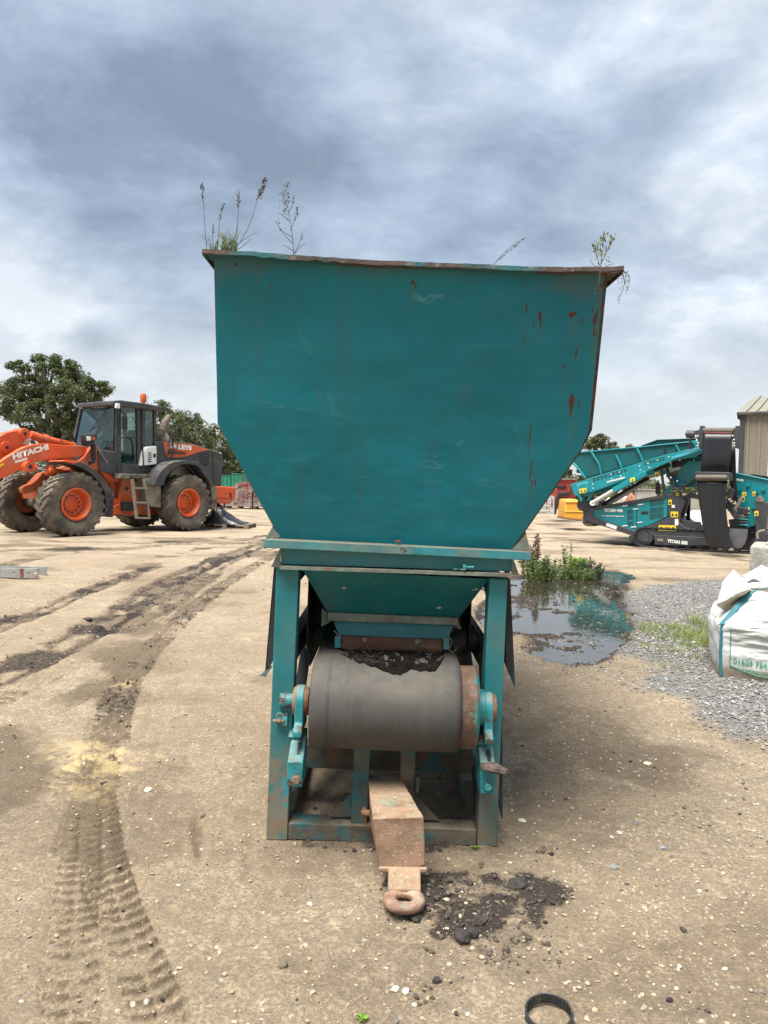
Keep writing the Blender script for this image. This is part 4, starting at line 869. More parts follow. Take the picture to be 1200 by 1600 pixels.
    for pts, amt, wd in lines:
        pp = crom([onp(*p_) for p_ in pts], 8); d_, s_, _ = dist_poly(XX.ravel(), ZZ.ravel(), [(p_.x, p_.z) for p_ in pp]); d_ = d_.reshape(XX.shape); s_ = s_.reshape(XX.shape)
        d_ = d_ + (fbm(XX * 14, ZZ * 14, 4, 209) - .5) * .05; amt = amt * sst(.35, .6, fbm(XX * 5, ZZ * 5, 3, 211))
        ln = np.exp(-(d_ / (.0016 * wd)) ** 2); peel = np.maximum(peel, ln * amt * .65); YY = YY - .0012 * amt * np.exp(-(d_ / .006) ** 2)
    grime = .9 * sst(.86, 1, W) + .9 * sst(.82, 1, U) * sst(.3, .9, W) * .8 + .5 * (1 - sst(0, .14, U)) * sst(.3, 1, W) + .35 * blot(405, 470, 14, 90)
    V = np.stack([XX, YY, ZZ], -1).reshape(-1, 3)
    o = mesh_np('front_plate', V, grid_faces(nu, nv)[:, ::-1], m_panel, parent=T, ang=0)
    attr(o, 'rust', rust); attr(o, 'run', run); attr(o, 'peel', peel); attr(o, 'grime', np.clip(grime, 0, 1))
    so = o.modifiers.new('t', 'SOLIDIFY'); so.thickness = .006; so.offset = -1
    # rusty edge strips where front and side plates are welded
    for P, sg in ((RP, 1), (LP, -1)):
        for i in range(len(P) - 1):
            a, b = P[i], P[i + 1]; w_ = (.011 if sg > 0 else .0045)
            mb = MB(); mb.prism([a + Vector((0, .001, 0)), b + Vector((0, .001, 0)), b + Vector((sg * w_ * (1 if i else .6), .004, 0)), a + Vector((sg * w_ * (1 if i > 1 else .35), .004, 0))], (0, .007, 0)); mb.build('seam_strip', m_rim, T)
    # sides and back
    ln_ = 2.65; BY = lambda z: ln_ - ydep(z) - .15
    for P, sg in ((RP, -1), (LP, 1)):
        for i in range(len(P) - 1):
            a, b = P[i], P[i + 1]; a2 = Vector((a.x, BY(a.z), a.z)); b2_ = Vector((b.x, BY(b.z), b.z))
            mb = MB(); mb.prism([a + Vector((0, .008, 0)), b + Vector((0, .008, 0)), b2_, a2], (sg * .006, 0, 0)); mb.build('side_plate', m_chute, T)
    mb = MB(); mb.prism([Vector((p.x, BY(p.z), p.z)) for p in LP] + [Vector((p.x, BY(p.z), p.z)) for p in RP[::-1]], (0, .006, 0)); mb.build('back_plate', m_chute, T)
    # rim: angle iron turned outwards
    ro = .052; nR = 48; rl, rrr = onp(315, 388), onp(975.5, 417.5); yR = top_y - .052
    rl = q(315.5, 389, yR); rrr = q(975, 418, yR); tp = [q(x, y, yR) for x, y in ((315.5, 389), (400, 393.5), (480, 399.5), (560, 405), (640, 408.5), (720, 411.5), (800, 415), (880, 417.5), (950, 416.5), (975, 415.5))]
    def rim_z(x): return float(np.interp(x, [p.x for p in tp], [p.z for p in tp]))
    V = []; 
    for i in range(nR + 1):
        x = rl.x + (rrr.x - rl.x) * i / nR; z = rim_z(x) + .0015 * random.uniform(-1, 1); xi = LP[-1].x + (RP[-1].x - LP[-1].x) * i / nR
        V += [(xi, top_y + .004, z - .004), (x, yR, z), (x, yR - .002, z - .016 + .002 * random.uniform(-1, 1)), (x, yR + .006, z - .017), (x, yR + .008, z - .010), (xi, top_y - .002, z - .013)]
    mb = MB(); mb.add(V, [(i * 6 + k, (i + 1) * 6 + k, (i + 1) * 6 + (k + 1) % 6, i * 6 + (k + 1) % 6) for i in range(nR) for k in range(6)] + [list(range(6)), list(range(nR * 6, nR * 6 + 6))]); mb.build('rim', m_rim, T, ang=30)
    yb2 = BY(2.4) + .04
    for xo, xi, zz, sg in ((rl.x, LP[-1].x, rl.z, 1), (rrr.x, RP[-1].x, rrr.z, -1)):
        mb = MB(); mb.prism([(xo, yR + .01, zz - .002), (xi, top_y + .01, zz - .004), (xi, yb2, zz - .004), (xo, yb2, zz - .002)], (0, 0, -.010)); mb.rough(.001, 2); mb.build('rim', m_rim, T)
        mb = MB(); mb.prism([(xo, yR + .008, zz - .003), (xo, yb2, zz - .003), (xo, yb2, zz - .02), (xo, yR + .008, zz - .02)], (sg * .006, 0, 0)); mb.build('rim_edge', m_rim, T)
    mb = MB(); mb.b2((rl.x, yb2 - .05, rl.z - .012), (rrr.x, yb2, rl.z)); mb.build('rim', m_rim, T)
    # soil heaped inside, seen only where weeds grow out of it
    zs = min(rl.z, rrr.z) - .035; mb = MB(); nx, ny = 30, 40; V = []
    for j in range(ny + 1):
        for i in range(nx + 1):
            u, v = i / nx, j / ny; x = LP[-1].x + .03 + (RP[-1].x - LP[-1].x - .06) * u; y = top_y + .03 + (yb2 - .1 - top_y - .03) * v
            V.append((x, y, zs - .06 * sin(pi * u) * sin(pi * v) + .012 * random.uniform(-1, 1)))
    mb.add(V, [(j * (nx + 1) + i, j * (nx + 1) + i + 1, (j + 1) * (nx + 1) + i + 1, (j + 1) * (nx + 1) + i) for j in range(ny) for i in range(nx)]); mb.build('soil_load', m_soil, T, ang=0, kind='stuff')
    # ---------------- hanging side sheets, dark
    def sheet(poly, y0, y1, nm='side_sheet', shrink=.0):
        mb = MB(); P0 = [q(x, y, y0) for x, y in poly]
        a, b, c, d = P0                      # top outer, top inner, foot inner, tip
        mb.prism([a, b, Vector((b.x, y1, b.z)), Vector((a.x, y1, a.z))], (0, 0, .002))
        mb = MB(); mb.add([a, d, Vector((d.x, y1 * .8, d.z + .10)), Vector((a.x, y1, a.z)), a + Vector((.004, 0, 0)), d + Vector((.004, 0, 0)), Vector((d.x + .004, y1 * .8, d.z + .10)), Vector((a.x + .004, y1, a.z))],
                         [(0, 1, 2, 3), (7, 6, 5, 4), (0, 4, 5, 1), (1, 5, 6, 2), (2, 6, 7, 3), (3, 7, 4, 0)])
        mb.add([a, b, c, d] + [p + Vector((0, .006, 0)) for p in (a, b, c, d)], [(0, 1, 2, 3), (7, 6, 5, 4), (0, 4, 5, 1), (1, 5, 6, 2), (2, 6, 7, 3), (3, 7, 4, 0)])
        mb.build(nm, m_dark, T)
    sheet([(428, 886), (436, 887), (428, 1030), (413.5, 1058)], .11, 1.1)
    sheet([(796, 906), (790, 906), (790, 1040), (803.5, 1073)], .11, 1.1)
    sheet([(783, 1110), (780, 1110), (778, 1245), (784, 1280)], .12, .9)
    p0, p1 = q(414, 1057, .10), q(405, 1056, .10); mb = MB(); mb.prism([p0, q(424, 1040, .10), q(426, 1042, .10), p1], (0, .01, 0)); mb.build('torn_edge', m_lip, T)
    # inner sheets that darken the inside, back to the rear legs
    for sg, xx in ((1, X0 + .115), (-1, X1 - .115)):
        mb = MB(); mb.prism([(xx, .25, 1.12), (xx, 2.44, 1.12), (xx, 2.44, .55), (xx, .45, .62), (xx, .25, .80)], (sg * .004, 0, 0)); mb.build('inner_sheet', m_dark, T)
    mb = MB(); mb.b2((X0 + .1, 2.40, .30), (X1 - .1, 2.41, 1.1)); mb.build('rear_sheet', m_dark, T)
    return T
hopper = build_hopper()

# ---------------- weeds on the rim
m_dry = island('dry_grass_stem', [(.075, .062, .038), (.11, .09, .055), (.06, .055, .03)], .8)
m_grn = island('fresh_grass_blade', [(.10, .16, .04), (.20, .24, .09), (.28, .28, .14)], .7, trans=.3)
def leafq(mb, p, d, L, w, rr, nrm=None):
    d = Vector(d).normalized(); s = d.cross(Vector((rr.uniform(-1, 1), rr.uniform(-1, 1), rr.uniform(-.2, 1)))).normalized(); b = Vector((0, 0, -.18 * L))
    mb.add([p, p + d * L * .5 + s * w, p + d * L + b, p + d * L * .5 - s * w], [(0, 1, 2), (0, 2, 3)])
def rim_pt(px, py, y=-.27): return HM @ HF.L(px, py, y)
def weed(name, label, stems, cat='weed', heads=None, extra=None, blades=0, seed=1, base=None, leaf=None):
    rr = random.Random(seed); b0 = rim_pt(*base); T = empty(name, label, cat, loc=b0); i0 = b0
    for pts in stems:
        mb = MB(); P = crom([rim_pt(*p) for p in pts], 6); n = len(P); mb.tube([p - b0 for p in P], [.0015 * (1 - .6 * k / n) for k in range(n)], 5)
        mb.build('stem', m_dry, T, ang=0)
    if heads:
        mb = MB()
        for (x0, y0, x1, y1, n, sp, ln) in heads:
            for k in range(n):
                t = rr.random(); p = rim_pt(x0 + (x1 - x0) * t, y0 + (y1 - y0) * t) - b0 + Vector((rr.uniform(-1, 1), rr.uniform(-1, 1), rr.uniform(-1, 1))) * sp
                leafq(mb, p, (rr.uniform(-.6, .6) + (x1 - x0) * .02, rr.uniform(-.5, .5), 1), ln * rr.uniform(.6, 1.3), ln * .2, rr)
        mb.build('seed_head', leaf or m_dry, T, ang=0, kind='stuff')
    if blades:
        mb = MB()
        for k in range(blades):
            bx = base[0] + rr.uniform(-26, 24) * (rr.random() ** .5); p0 = rim_pt(bx, base[1] + (bx - base[0]) * .045 + 3) - b0; h = rr.uniform(.02, .09); dx = rr.uniform(-.5, .5); pts = [p0 + Vector((dx * h * t * t, rr.uniform(-.1, .1) * h * t, h * t)) for t in (0, .4, .8, 1)]
            mb.tube(pts, [.0018, .0016, .001, .0003], 4)
        mb.build('blade', m_grn, T, ang=0, kind='stuff')
    return T
weed('grass_tuft', 'tuft of tall dry grass growing on the left end of the hopper rim', [
    [(323, 392), (320, 350), (316.5, 288)], [(334, 392), (332, 370), (333, 348)], [(340, 392), (343, 350), (349, 318)], [(362, 392), (371, 350), (373, 300)], [(366, 392), (388, 355), (403, 310), (414, 280)], [(358, 393), (380, 375), (402, 362)], [(352, 392), (368, 370), (372, 350)], [(330, 392), (322, 375), (314, 365)], [(368, 393), (385, 380), (394, 372)]],
    heads=[(317, 318, 316, 288, 26, .004, .014), (333, 366, 333, 348, 16, .003, .010), (343, 345, 349, 318, 26, .004, .012), (372, 325, 373, 300, 30, .004, .014), (403, 312, 415, 280, 60, .008, .016)], blades=70, seed=3, base=(352, 392))
weed('seeded_weed', 'thin brown seeded weed standing on the rim right of the dry grass tuft', [
    [(459, 398), (456, 360), (449, 320), (447, 284)], [(456, 370), (440, 360), (432, 348)], [(452, 345), (440, 335), (434, 332)], [(454, 360), (460, 345), (466, 326)], [(457, 380), (447, 370), (437, 358)], [(460, 395), (468, 380), (472, 368)], [(460, 397), (470, 385), (477, 380)], [(451, 332), (458, 318), (460, 305)], [(450, 325), (443, 312), (441, 305)], [(458, 392), (446, 384), (441, 385)]],
    heads=[(447, 340, 447, 284, 70, .012, .011), (440, 362, 432, 346, 14, .006, .010), (460, 345, 467, 322, 26, .006, .011), (470, 378, 472, 366, 12, .006, .009), (440, 322, 441, 302, 14, .008, .009), (458, 318, 460, 300, 14, .006, .009)], seed=5, base=(459, 398))
weed('dry_stalk', 'single dry stalk leaning to the right over the middle of the rim', [[(766, 420), (785, 398), (803, 382), (821, 371)]], heads=[(776, 409, 821, 371, 90, .0035, .007)], seed=6, base=(768, 418))
weed('leafy_sprig', 'leafy green sprig sprouting from the rim near its right end', [
    [(938, 424), (940, 400), (944, 368)], [(938, 420), (932, 395), (930, 384)], [(940, 410), (950, 390), (958, 370)], [(938, 424), (926, 412), (920, 406)], [(940, 420), (952, 414), (960, 412)]],
    heads=[(940, 405, 944, 368, 36, .012, .020), (934, 400, 929, 382, 18, .010, .020), (948, 395, 958, 370, 24, .009, .018), (938, 420, 930, 405, 16, .014, .012), (945, 418, 950, 405, 14, .012, .012)], leaf=m_grn, seed=8, base=(938, 421))
weed('hanging_root', 'pale dry root hanging down the front plate below the green sprig', [[(938, 424, -.36), (936, 440, -.36), (937, 448, -.36), (932, 462, -.355)], [(937, 440, -.36), (931, 452, -.355), (930, 460, -.355)]], seed=9, base=(938, 422, -.36))
weed('trailing_weed', 'dry brown weed trailing down from the right corner of the rim', [
    [(968, 420), (974, 424), (978, 435), (972, 455), (966, 475)], [(970, 420), (980, 428), (984, 438), (977, 460)], [(972, 422), (976, 440), (974, 450)], [(968, 421), (966, 432), (966, 446)]],
    heads=[(974, 426, 972, 455, 26, .008, .008), (982, 432, 978, 460, 24, .006, .008), (968, 450, 966, 475, 12, .004, .007), (972, 424, 982, 436, 24, .010, .009)], seed=10, base=(970, 419))
# ================================================================== WHEEL LOADER
m_or = M('orange_machine_paint', (.62, .085, .014), .42, var=.10, vs=2, bump=.05, spec=.5, layers=[dict(col=(.36, .26, .17), s=2.2, lo=.42, hi=.75, amt=.5, r=.85), dict(col=(.30, .22, .15), s=30, lo=.62, hi=.7, amt=.5, r=.9), dict(col=(.20, .10, .06), s=14, lo=.66, hi=.74, amt=.6)])
m_ordk = M('muddy_orange_paint', (.50, .085, .02), .6, var=.2, vs=4, layers=[dict(col=(.24, .18, .12), s=3, lo=.42, hi=.68, amt=.75, r=.95)])
m_char = M('charcoal_machine_paint', (.040, .044, .050), .5, var=.15, vs=3, bump=.05, layers=[dict(col=(.20, .17, .13), s=3, lo=.42, hi=.75, amt=.35, r=.9), dict(col=(.30, .27, .22), s=5, lo=.3, hi=.7, up=.5, amt=.5)])
m_charm = M('mud_spattered_charcoal', (.05, .048, .045), .8, var=.25, vs=4, layers=[dict(col=(.27, .22, .15), s=3.5, lo=.38, hi=.66, amt=.85, r=.95)])
m_tyre = M('dusty_tyre_rubber', (.060, .054, .046), .9, var=.2, vs=6, bump=.5, bs=40, layers=[dict(col=(.21, .175, .125), s=2.4, lo=.34, hi=.68, amt=.85), dict(col=(.03, .03, .03), s=9, lo=.55, hi=.72, amt=.4)])
m_blk = M('matt_black_metal', (.018, .018, .019), .6, var=.2)
m_white = M('white_paint', (.72, .72, .70), .5, var=.05)
m_whlet = M('white_lettering', (.80, .79, .76), .6, var=.04, bump=0)
m_bklet = M('dark_lettering', (.03, .03, .035), .6, var=.04, bump=0)
m_chrome = M('chromed_rod', (.75, .75, .76), .18, metal=1.0, var=.03, bump=0)
m_yel = M('yellow_sticker', (.78, .56, .03), .5, var=.06, bump=0)
m_lampg = M('lamp_glass', (.75, .76, .74), .15, var=.05, bump=0)
m_amber = M('amber_beacon', (.45, .09, .015), .2, var=.1, bump=0)
m_exh = M('heat_browned_exhaust', (.15, .115, .09), .75, var=.3, vs=12)
m_grey = M('grey_dusty_steel', (.20, .185, .155), .8, var=.2, vs=5, layers=[dict(col=(.32, .27, .19), s=4, lo=.4, hi=.65, amt=.8)])
def glass_material(name, tint=(.40, .50, .47), gloss=.14):
    m = bpy.data.materials.new(name); m.use_nodes = True; t = m.node_tree; t.nodes.clear()
    tr = N(t, 'ShaderNodeBsdfTransparent', {0: tint}); gl = N(t, 'ShaderNodeBsdfGlossy', {'Color': (.9, .95, .95), 'Roughness': .04})
    fr = N(t, 'ShaderNodeFresnel', {0: 1.5}).outputs[0]
    N(t, 'ShaderNodeOutputMaterial', {0: N(t, 'ShaderNodeMixShader', {0: mth(t, 'ADD', mth(t, 'MULTIPLY', fr, .9), gloss * .25), 1: tr.outputs[0], 2: gl.outputs[0]}).outputs[0]}); return m
m_glass = glass_material('tinted_cab_glass')
Z1 = lambda x, y: (x / 6, 620 + y / 6)
Z2 = lambda x, y: (190 + x / 5, 600 + y / 5)
Z3 = lambda x, y: (1050 + x * .1875, 600 + y * .1875)
Z4 = lambda x, y: (830 + x / 5, 660 + y / 5)

def wheel(parent, x, y0, zc, R, w, sgn, seed, rim_mat, name='wheel'):
    """big earthmover tyre; y0 outer face, sgn +1 = outer face towards -Y"""
    W = bpy.data.objects.new(name, None); COL.objects.link(W); W.parent = parent; W.location = (x, y0 + sgn * w / 2, zc)
    W.rotation_euler = (0, seed * .37, 0)
    rr = R * .475; hw = w / 2
    prof = [(rr, -hw * .62), (rr + .04, -hw * .78), (R * .70, -hw * .97), (R * .86, -hw * .99), (R * .93, -hw * .93), (R * .955, -hw * .75), (R * .955, hw * .75), (R * .93, hw * .93), (R * .86, hw * .99), (R * .70, hw * .97), (rr + .04, hw * .78), (rr, hw * .62)]
    mb = MB(); mb.lathe(prof, (0, 0, 0), (0, 1, 0), 56)
    nl = 22
    for sd_ in (-1, 1):
        for k in range(nl):
            a0 = 2 * pi * (k + (.5 if sd_ > 0 else 0)) / nl; P = []
            for (yy, da, r_, th) in ((.04, .21, 1.0, .085), (.55, .10, 1.0, .10), (.96, 0, .985, .115), (1.0, -.01, .90, .10)):
                P.append((yy * hw * sd_, a0 + da, R * r_, th))
            vs = []
            for yy, a, r_, th in P:
                for dr, da in ((0, -1), (0, 1), (1, 1), (1, -1)):
                    r2 = r_ if dr else max(R * .90, r_ - .07) if r_ > R * .93 else r_ - .05
                    aa = a + da * th * .55 * (.82 if dr else 1.1); vs.append((r2 * cos(aa), yy, r2 * sin(aa)))
            fs = [(i * 4 + q, i * 4 + (q + 1) % 4, (i + 1) * 4 + (q + 1) % 4, (i + 1) * 4 + q) for i in range(3) for q in range(4)] + [(0, 1, 2, 3), (15, 14, 13, 12)]
            mb.add(vs, fs)
    mb.build('tyre', m_tyre, W, ang=32)
    s = -sgn; o = s * hw
    mb = MB()
    mb.lathe([(rr + .03, o * .80), (rr + .028, o * .88), (rr - .012, o * .90), (rr - .03, o * .80), (rr - .075, o * .30), (rr - .085, o * .10), (.19, o * .02), (.18, o * .07), (.13, o * .10), (0, o * .11)], (0, 0, 0), (0, 1, 0), 40)
    mb.build('rim', rim_mat, W, ang=30)
    for k in range(12):
        a = 2 * pi * k / 12; mb = MB(); c = Vector((.215 * cos(a), o * .03, .215 * sin(a))); mb.tube([c, c + Vector((0, o * .14, 0))], .016, 6); 
        if k == 0: nut = mb.build('wheel_nut', m_blk, W)
        else: c_ = nut.copy(); COL.objects.link(c_); c_.parent = W; c_.rotation_euler = (0, -a, 0)
    return W
def build_loader():
    a = radians(55); O = G(121, 838); O.z = 0
    Rm = Matrix(((cos(a), -sin(a), 0), (sin(a), cos(a), 0), (0, 0, 1))).to_4x4(); LM = Matrix.Translation(O) @ Rm; LM = LM @ Matrix.Translation((0, 0, 0))
    LF = Frame(LM); T = empty('wheel_loader', 'orange and charcoal wheel loader with muddy tyres parked in front of the trees', 'wheel loader', mat=LM)
    R = .82
    def S(fn, pts, y): return [LF.L(*fn(*p), y) for p in pts]
    def slab(nm, fn, pts, y, th, mat, parent=T, bev=.012, **kw):
        mb = MB(); mb.prism(S(fn, pts, y), (0, th, 0)); return mb.build(nm, mat, parent, bevel=bev, **kw)
    fx = 0.0; rx = LF.L(297, 790, 0).x
    print('wheelbase', rx - fx, 'cab', LF.L(184, 690, .55), LF.L(243.6, 690, .55))
    for k, (x, y, sg) in enumerate(((fx, 0, 1), (rx, 0, 1))): wheel(T, x, y, R - .01, R, .60, sg, k + 1, m_or)
    for k, (x, y, sg) in enumerate(((fx, 2.62, -1), (rx, 2.62, -1))): wheel(T, x, y, R - .01, R, .60, sg, k + 3, m_ordk)
    for x in (fx, rx): 
        mb = MB(); mb.cyl((x, .35, R), (x, 2.3, R), .17, 16); mb.lathe([(.17, -.25), (.33, -.15), (.36, 0), (.33, .15), (.17, .25)], (x, 1.31, R), (0, 1, 0), 20); mb.build('axle', m_charm, T)
    # ---- rear frame, engine bay, counterweight
    yB = .55; dB = 1.52
    slab('engine_hood', Z2, [(268, 450), (330, 447), (430, 452), (560, 468), (690, 512), (720, 520), (760, 532), (786, 552), (788, 590), (815, 603), (812, 640), (782, 650), (782, 790), (722, 795), (640, 690), (560, 640), (470, 640), (400, 680), (350, 760), (270, 760)], yB, dB, m_char, bev=.03)
    slab('hood_side_panel', Z2, [(327, 452), (425, 458), (560, 474), (684, 514), (600, 532), (500, 566), (430, 573), (350, 571)], yB - .006, .006, m_or, bev=0)
    lettering('BAILEYS', [LF.L(*Z2(366, 502), yB - .01), LF.L(*Z2(548, 520), yB - .01), LF.L(*Z2(548, 482), yB - .01), LF.L(*Z2(366, 460), yB - .01)], m_whlet, T, bold=.07)
    lettering('ZW220', [LF.L(*Z2(352, 548), yB - .01), LF.L(*Z2(500, 552), yB - .01), LF.L(*Z2(500, 529), yB - .01), LF.L(*Z2(352, 518), yB - .01)], m_bklet, T, bold=.06)
    slab('side_vent', Z2, [(610, 545), (676, 535), (684, 560), (682, 625), (668, 640), (622, 632), (612, 600)], yB - .012, .012, m_blk, bev=.004)
    for k in range(5): slab('vent_slat', Z2, [(618, 560 + k * 15), (676, 554 + k * 16), (676, 560 + k * 16), (618, 565 + k * 15)], yB - .022, .01, m_char, bev=0)
    slab('rear_grille', Z2, [(716, 524), (784, 548), (786, 590), (782, 790), (724, 795)], yB + .02, dB - .04, m_char, bev=.01)
    slab('hood_seam', Z2, [(706, 520), (714, 521), (724, 792), (716, 792)], yB - .008, .006, m_blk, bev=0)
    slab('rear_lamp', Z2, [(770, 588), (815, 603), (814, 612), (770, 598)], yB + .01, .25, m_lampg, bev=0)
    slab('rear_step', Z2, [(775, 682), (858, 686), (858, 712), (775, 708)], yB + .05, .5, m_blk)
    slab('number_plate_bracket', Z2, [(776, 605), (812, 612), (812, 640), (776, 645)], yB + .3, .8, m_blk)
    slab('counterweight', Z2, [(730, 797), (895, 806), (892, 880), (870, 915), (850, 936), (748, 930), (745, 880), (733, 860)], yB - .12, dB + .24, m_or, bev=.03)
    slab('counterweight_groove', Z2, [(744, 888), (860, 896), (860, 901), (744, 893)], yB - .124, .01, m_blk, bev=0)
    mb = MB(); p = LF.L(*Z2(808, 858), yB - .125); mb.cyl(p, p + Vector((0, .02, 0)), .035, 14); mb.build('reflector', m_amber, T)
    mb = MB(); a_, b_ = LF.L(*Z2(852, 850), yB - .14), LF.L(*Z2(856, 888), yB - .14); mb.tube([a_, b_], .02, 6); mb.build('tow_pin', m_blk, T)
    slab('rear_mudflap', Z2, [(690, 790), (745, 800), (745, 975), (700, 980), (706, 880)], .10, .45, m_charm, bev=.01)
    slab('engine_frame', Z2, [(240, 760), (720, 795), (720, 860), (560, 850), (480, 800), (400, 800), (250, 960), (100, 1040), (0, 1020), (0, 760)], .72, 1.2, m_charm)
    # rear fender
    def arch(nm, fn, outer, inner, y, th, mat): slab(nm, fn, outer + inner[::-1], y, th, mat, bev=.012)
    arch('rear_fender', Z2, [(250, 790), (275, 730), (300, 690), (345, 642), (395, 612), (480, 597), (590, 609), (625, 630), (655, 670), (725, 795)], [(285, 800), (330, 790), (350, 720), (400, 670), (450, 640), (490, 622), (580, 632), (605, 650), (635, 690), (700, 790)], .02, .58, m_char)
    mb = MB(); mb.tube(S(Z2, [(500, 620), (600, 740)], .2), .025, 6); mb.build('fender_stay', m_blk, T)
    # step box and ladder
    slab('step_box', Z2, [(185, 738), (255, 740), (262, 795), (308, 802), (310, 965), (230, 958), (215, 925), (200, 760)], .28, .7, m_grey)
    slab('platform', Z2, [(0, 700), (250, 706), (345, 690), (345, 715), (300, 740), (0, 740)], .30, .6, m_charm)
    for pts in ([(84, 745), (118, 1052)], [(176, 745), (214, 1052)]):
        mb = MB(); P = S(Z2, pts, .10); mb.beam(P[0], P[1], .06, .07, (0, 1, 0)); mb.build('ladder_rail', m_grey, T)
    for y_ in (812, 925, 1045):
        t = (y_ - 745) / 307; P = S(Z2, [(84 + 34 * t, y_), (176 + 38 * t, y_ + 2)], .10); mb = MB(); mb.beam(P[0], P[1], .16, .05); mb.build('ladder_step', m_grey, T)
    # ---- front orange frame section between the wheels
    slab('frame_plate', Z2, [(0, 738), (90, 742), (110, 1020), (-60, 1022), (-66, 960), (-20, 940), (-10, 820)], .62, .12, m_ordk)
    slab('frame_plate', Z1, [(930, 690), (1130, 740), (1150, 800), (1150, 1105), (1060, 1080), (1060, 950), (1130, 960), (1120, 800), (1040, 790), (1000, 760)], .70, .1, m_or)
    slab('frame_block', Z1, [(960, 700), (1260, 760), (1380, 1110), (1060, 1100), (1050, 820)], .85, 1.0, m_ordk)
    slab('tank', Z2, [(95, 770), (165, 780), (200, 960), (140, 1020), (100, 1000)], .70, .4, m_ordk)
    slab('battery_box', Z1, [(1165, 985), (1290, 990), (1290, 1075), (1165, 1070)], .45, .3, m_blk)
    mb = MB(); P = LF.L(*Z1(1190, 860), .60); mb.cyl(P, P + Vector((0, .05, 0)), .05, 12); mb.build('filler_cap', m_blk, T)
    mb = MB(); mb.b2((LF.L(*Z1(1000, 900), 1).x, .9, .45), (LF.L(*Z2(400, 900), 1).x, 1.75, .95)); mb.build('centre_frame', m_ordk, T)
    # front fender
    arch('front_fender', Z1, [(590, 606), (640, 600), (740, 606), (830, 645), (910, 700), (985, 790), (1040, 870), (1070, 930), (1062, 1130)], [(610, 615), (700, 640), (780, 668), (860, 725), (930, 800), (985, 890), (1000, 960), (1002, 1060), (980, 1122)], .0, .60, m_char)
    slab('fender_lip', Z1, [(575, 605), (600, 594), (735, 602), (748, 612), (700, 630)], -.01, .6, m_or)
    slab('front_mudflap', Z1, [(1000, 880), (1045, 880), (1072, 930), (1058, 1132), (978, 1120), (1002, 1040)], .0, .55, m_charm)
    # ---- cab
    xa = LF.L(184, 690, .60).x; xb = LF.L(243, 690, .60).x; yC0, yC1 = .60, 2.05
    zs = LF.L(184, 741, .60).z; zr = LF.L(210, 637, .60).z
    xf = xa - .55; print('cab', xa, xb, zs, zr)
    slab('cab_body', Z1, [(930, 500), (1100, 515), (1100, 640), (1115, 745), (1320, 748), (1320, 700), (1500, 700), (1500, 760), (1160, 760), (1040, 720), (930, 690)], yC0, yC1 - yC0, m_char)
    slab('cab_side_panel', Z2, [(-8, 618), (135, 640), (270, 650), (270, 715), (0, 706)], yC0 - .01, .08, m_char)
    def post(nm, p0, p1, w, y, d=.10, mat=m_char):
        A, B = LF.L(*p0, y), LF.L(*p1, y); mb = MB(); mb.prism([(A.x - w / 2, y, A.z), (A.x + w / 2, y, A.z), (B.x + w / 2, y, B.z), (B.x - w / 2, y, B.z)], (0, d, 0)); return mb.build(nm, mat, T, bevel=.008)
    xs_ = lambda px, y=yC0: LF.L(px, 690, y).x
    posts = [((185.5, 634), (185, 742), .17), ((216.5, 636), (218, 730), .11), ((224.5, 637), (225.5, 730), .10), ((242.5, 637), (243.5, 728), .07)]
    for p0, p1, w in posts:
        post('cab_pillar', p0, p1, w, yC0)
        A, B = LF.L(*p0, yC0), LF.L(*p1, yC0); mb = MB(); mb.prism([(A.x - w / 2, yC1 - .1, A.z), (A.x + w / 2, yC1 - .1, A.z), (B.x + w / 2, yC1 - .1, B.z), (B.x - w / 2, yC1 - .1, B.z)], (0, .1, 0)); mb.build('cab_pillar', m_char, T)
    slab('door_sill', Z2, [(-20, 618), (170, 632), (170, 650), (-20, 636)], yC0, .1, m_char)
    slab('window_sill', Z2, [(175, 476), (268, 480), (268, 500), (175, 500)], yC0, .1, m_char)
    slab('window_pane', Z2, [(-12, 190), (132, 195), (134, 625), (-6, 615)], yC0 + .04, .01, m_glass, bev=0)
    slab('window_pane', Z2, [(184, 200), (264, 205), (266, 482), (186, 478)], yC0 + .04, .01, m_glass, bev=0)
    # windscreen: near edge close to the front pillar, runs across the cab
    ztop = LF.L(183, 636, yC0).z; zbn = LF.L(*Z1(1020, 510), yC0).z; xw = LF.L(*Z1(1085, 300), yC0).x
    wt_n, wb_n = Vector((xw - .02, yC0 + .05, ztop)), Vector((xw - .06, yC0 + .05, zbn)); xo = .22
    wt_f, wb_f = Vector((xw - .10, yC1, ztop)), Vector((xw - .34, yC1, zbn + .12))
    mb = MB(); mb.add([wt_n, wb_n, wb_f, wt_f] + [p + Vector((.01, 0, 0)) for p in (wt_n, wb_n, wb_f, wt_f)], [(0, 1, 2, 3), (7, 6, 5, 4), (0, 4, 5, 1), (1, 5, 6, 2), (2, 6, 7, 3), (3, 7, 4, 0)]); mb.build('windscreen', m_glass, T)
    mb = MB(); mb.beam(wt_f, wb_f, .07, .07, (0, 1, 0)); mb.build('cab_pillar', m_char, T)
    mb = MB(); mb.beam(wb_n + Vector((.02, 0, -.03)), wb_f + Vector((.02, 0, -.03)), .06, .10); mb.build('windscreen_sill', m_char, T)
    mb = MB(); mb.beam(wb_f + Vector((.1, 0, -.05)), Vector((xb, yC1, zbn - .05)), .08, .1); mb.beam(wt_f, Vector((xb, yC1, ztop)), .06, .06); mb.build('far_window_frame', m_char, T)
    mb = MB(); mb.b2((xw, yC1 - .03, LF.L(210, 730, yC0).z), (xb, yC1, zbn - .2)); mb.build('far_cab_panel', m_char, T)
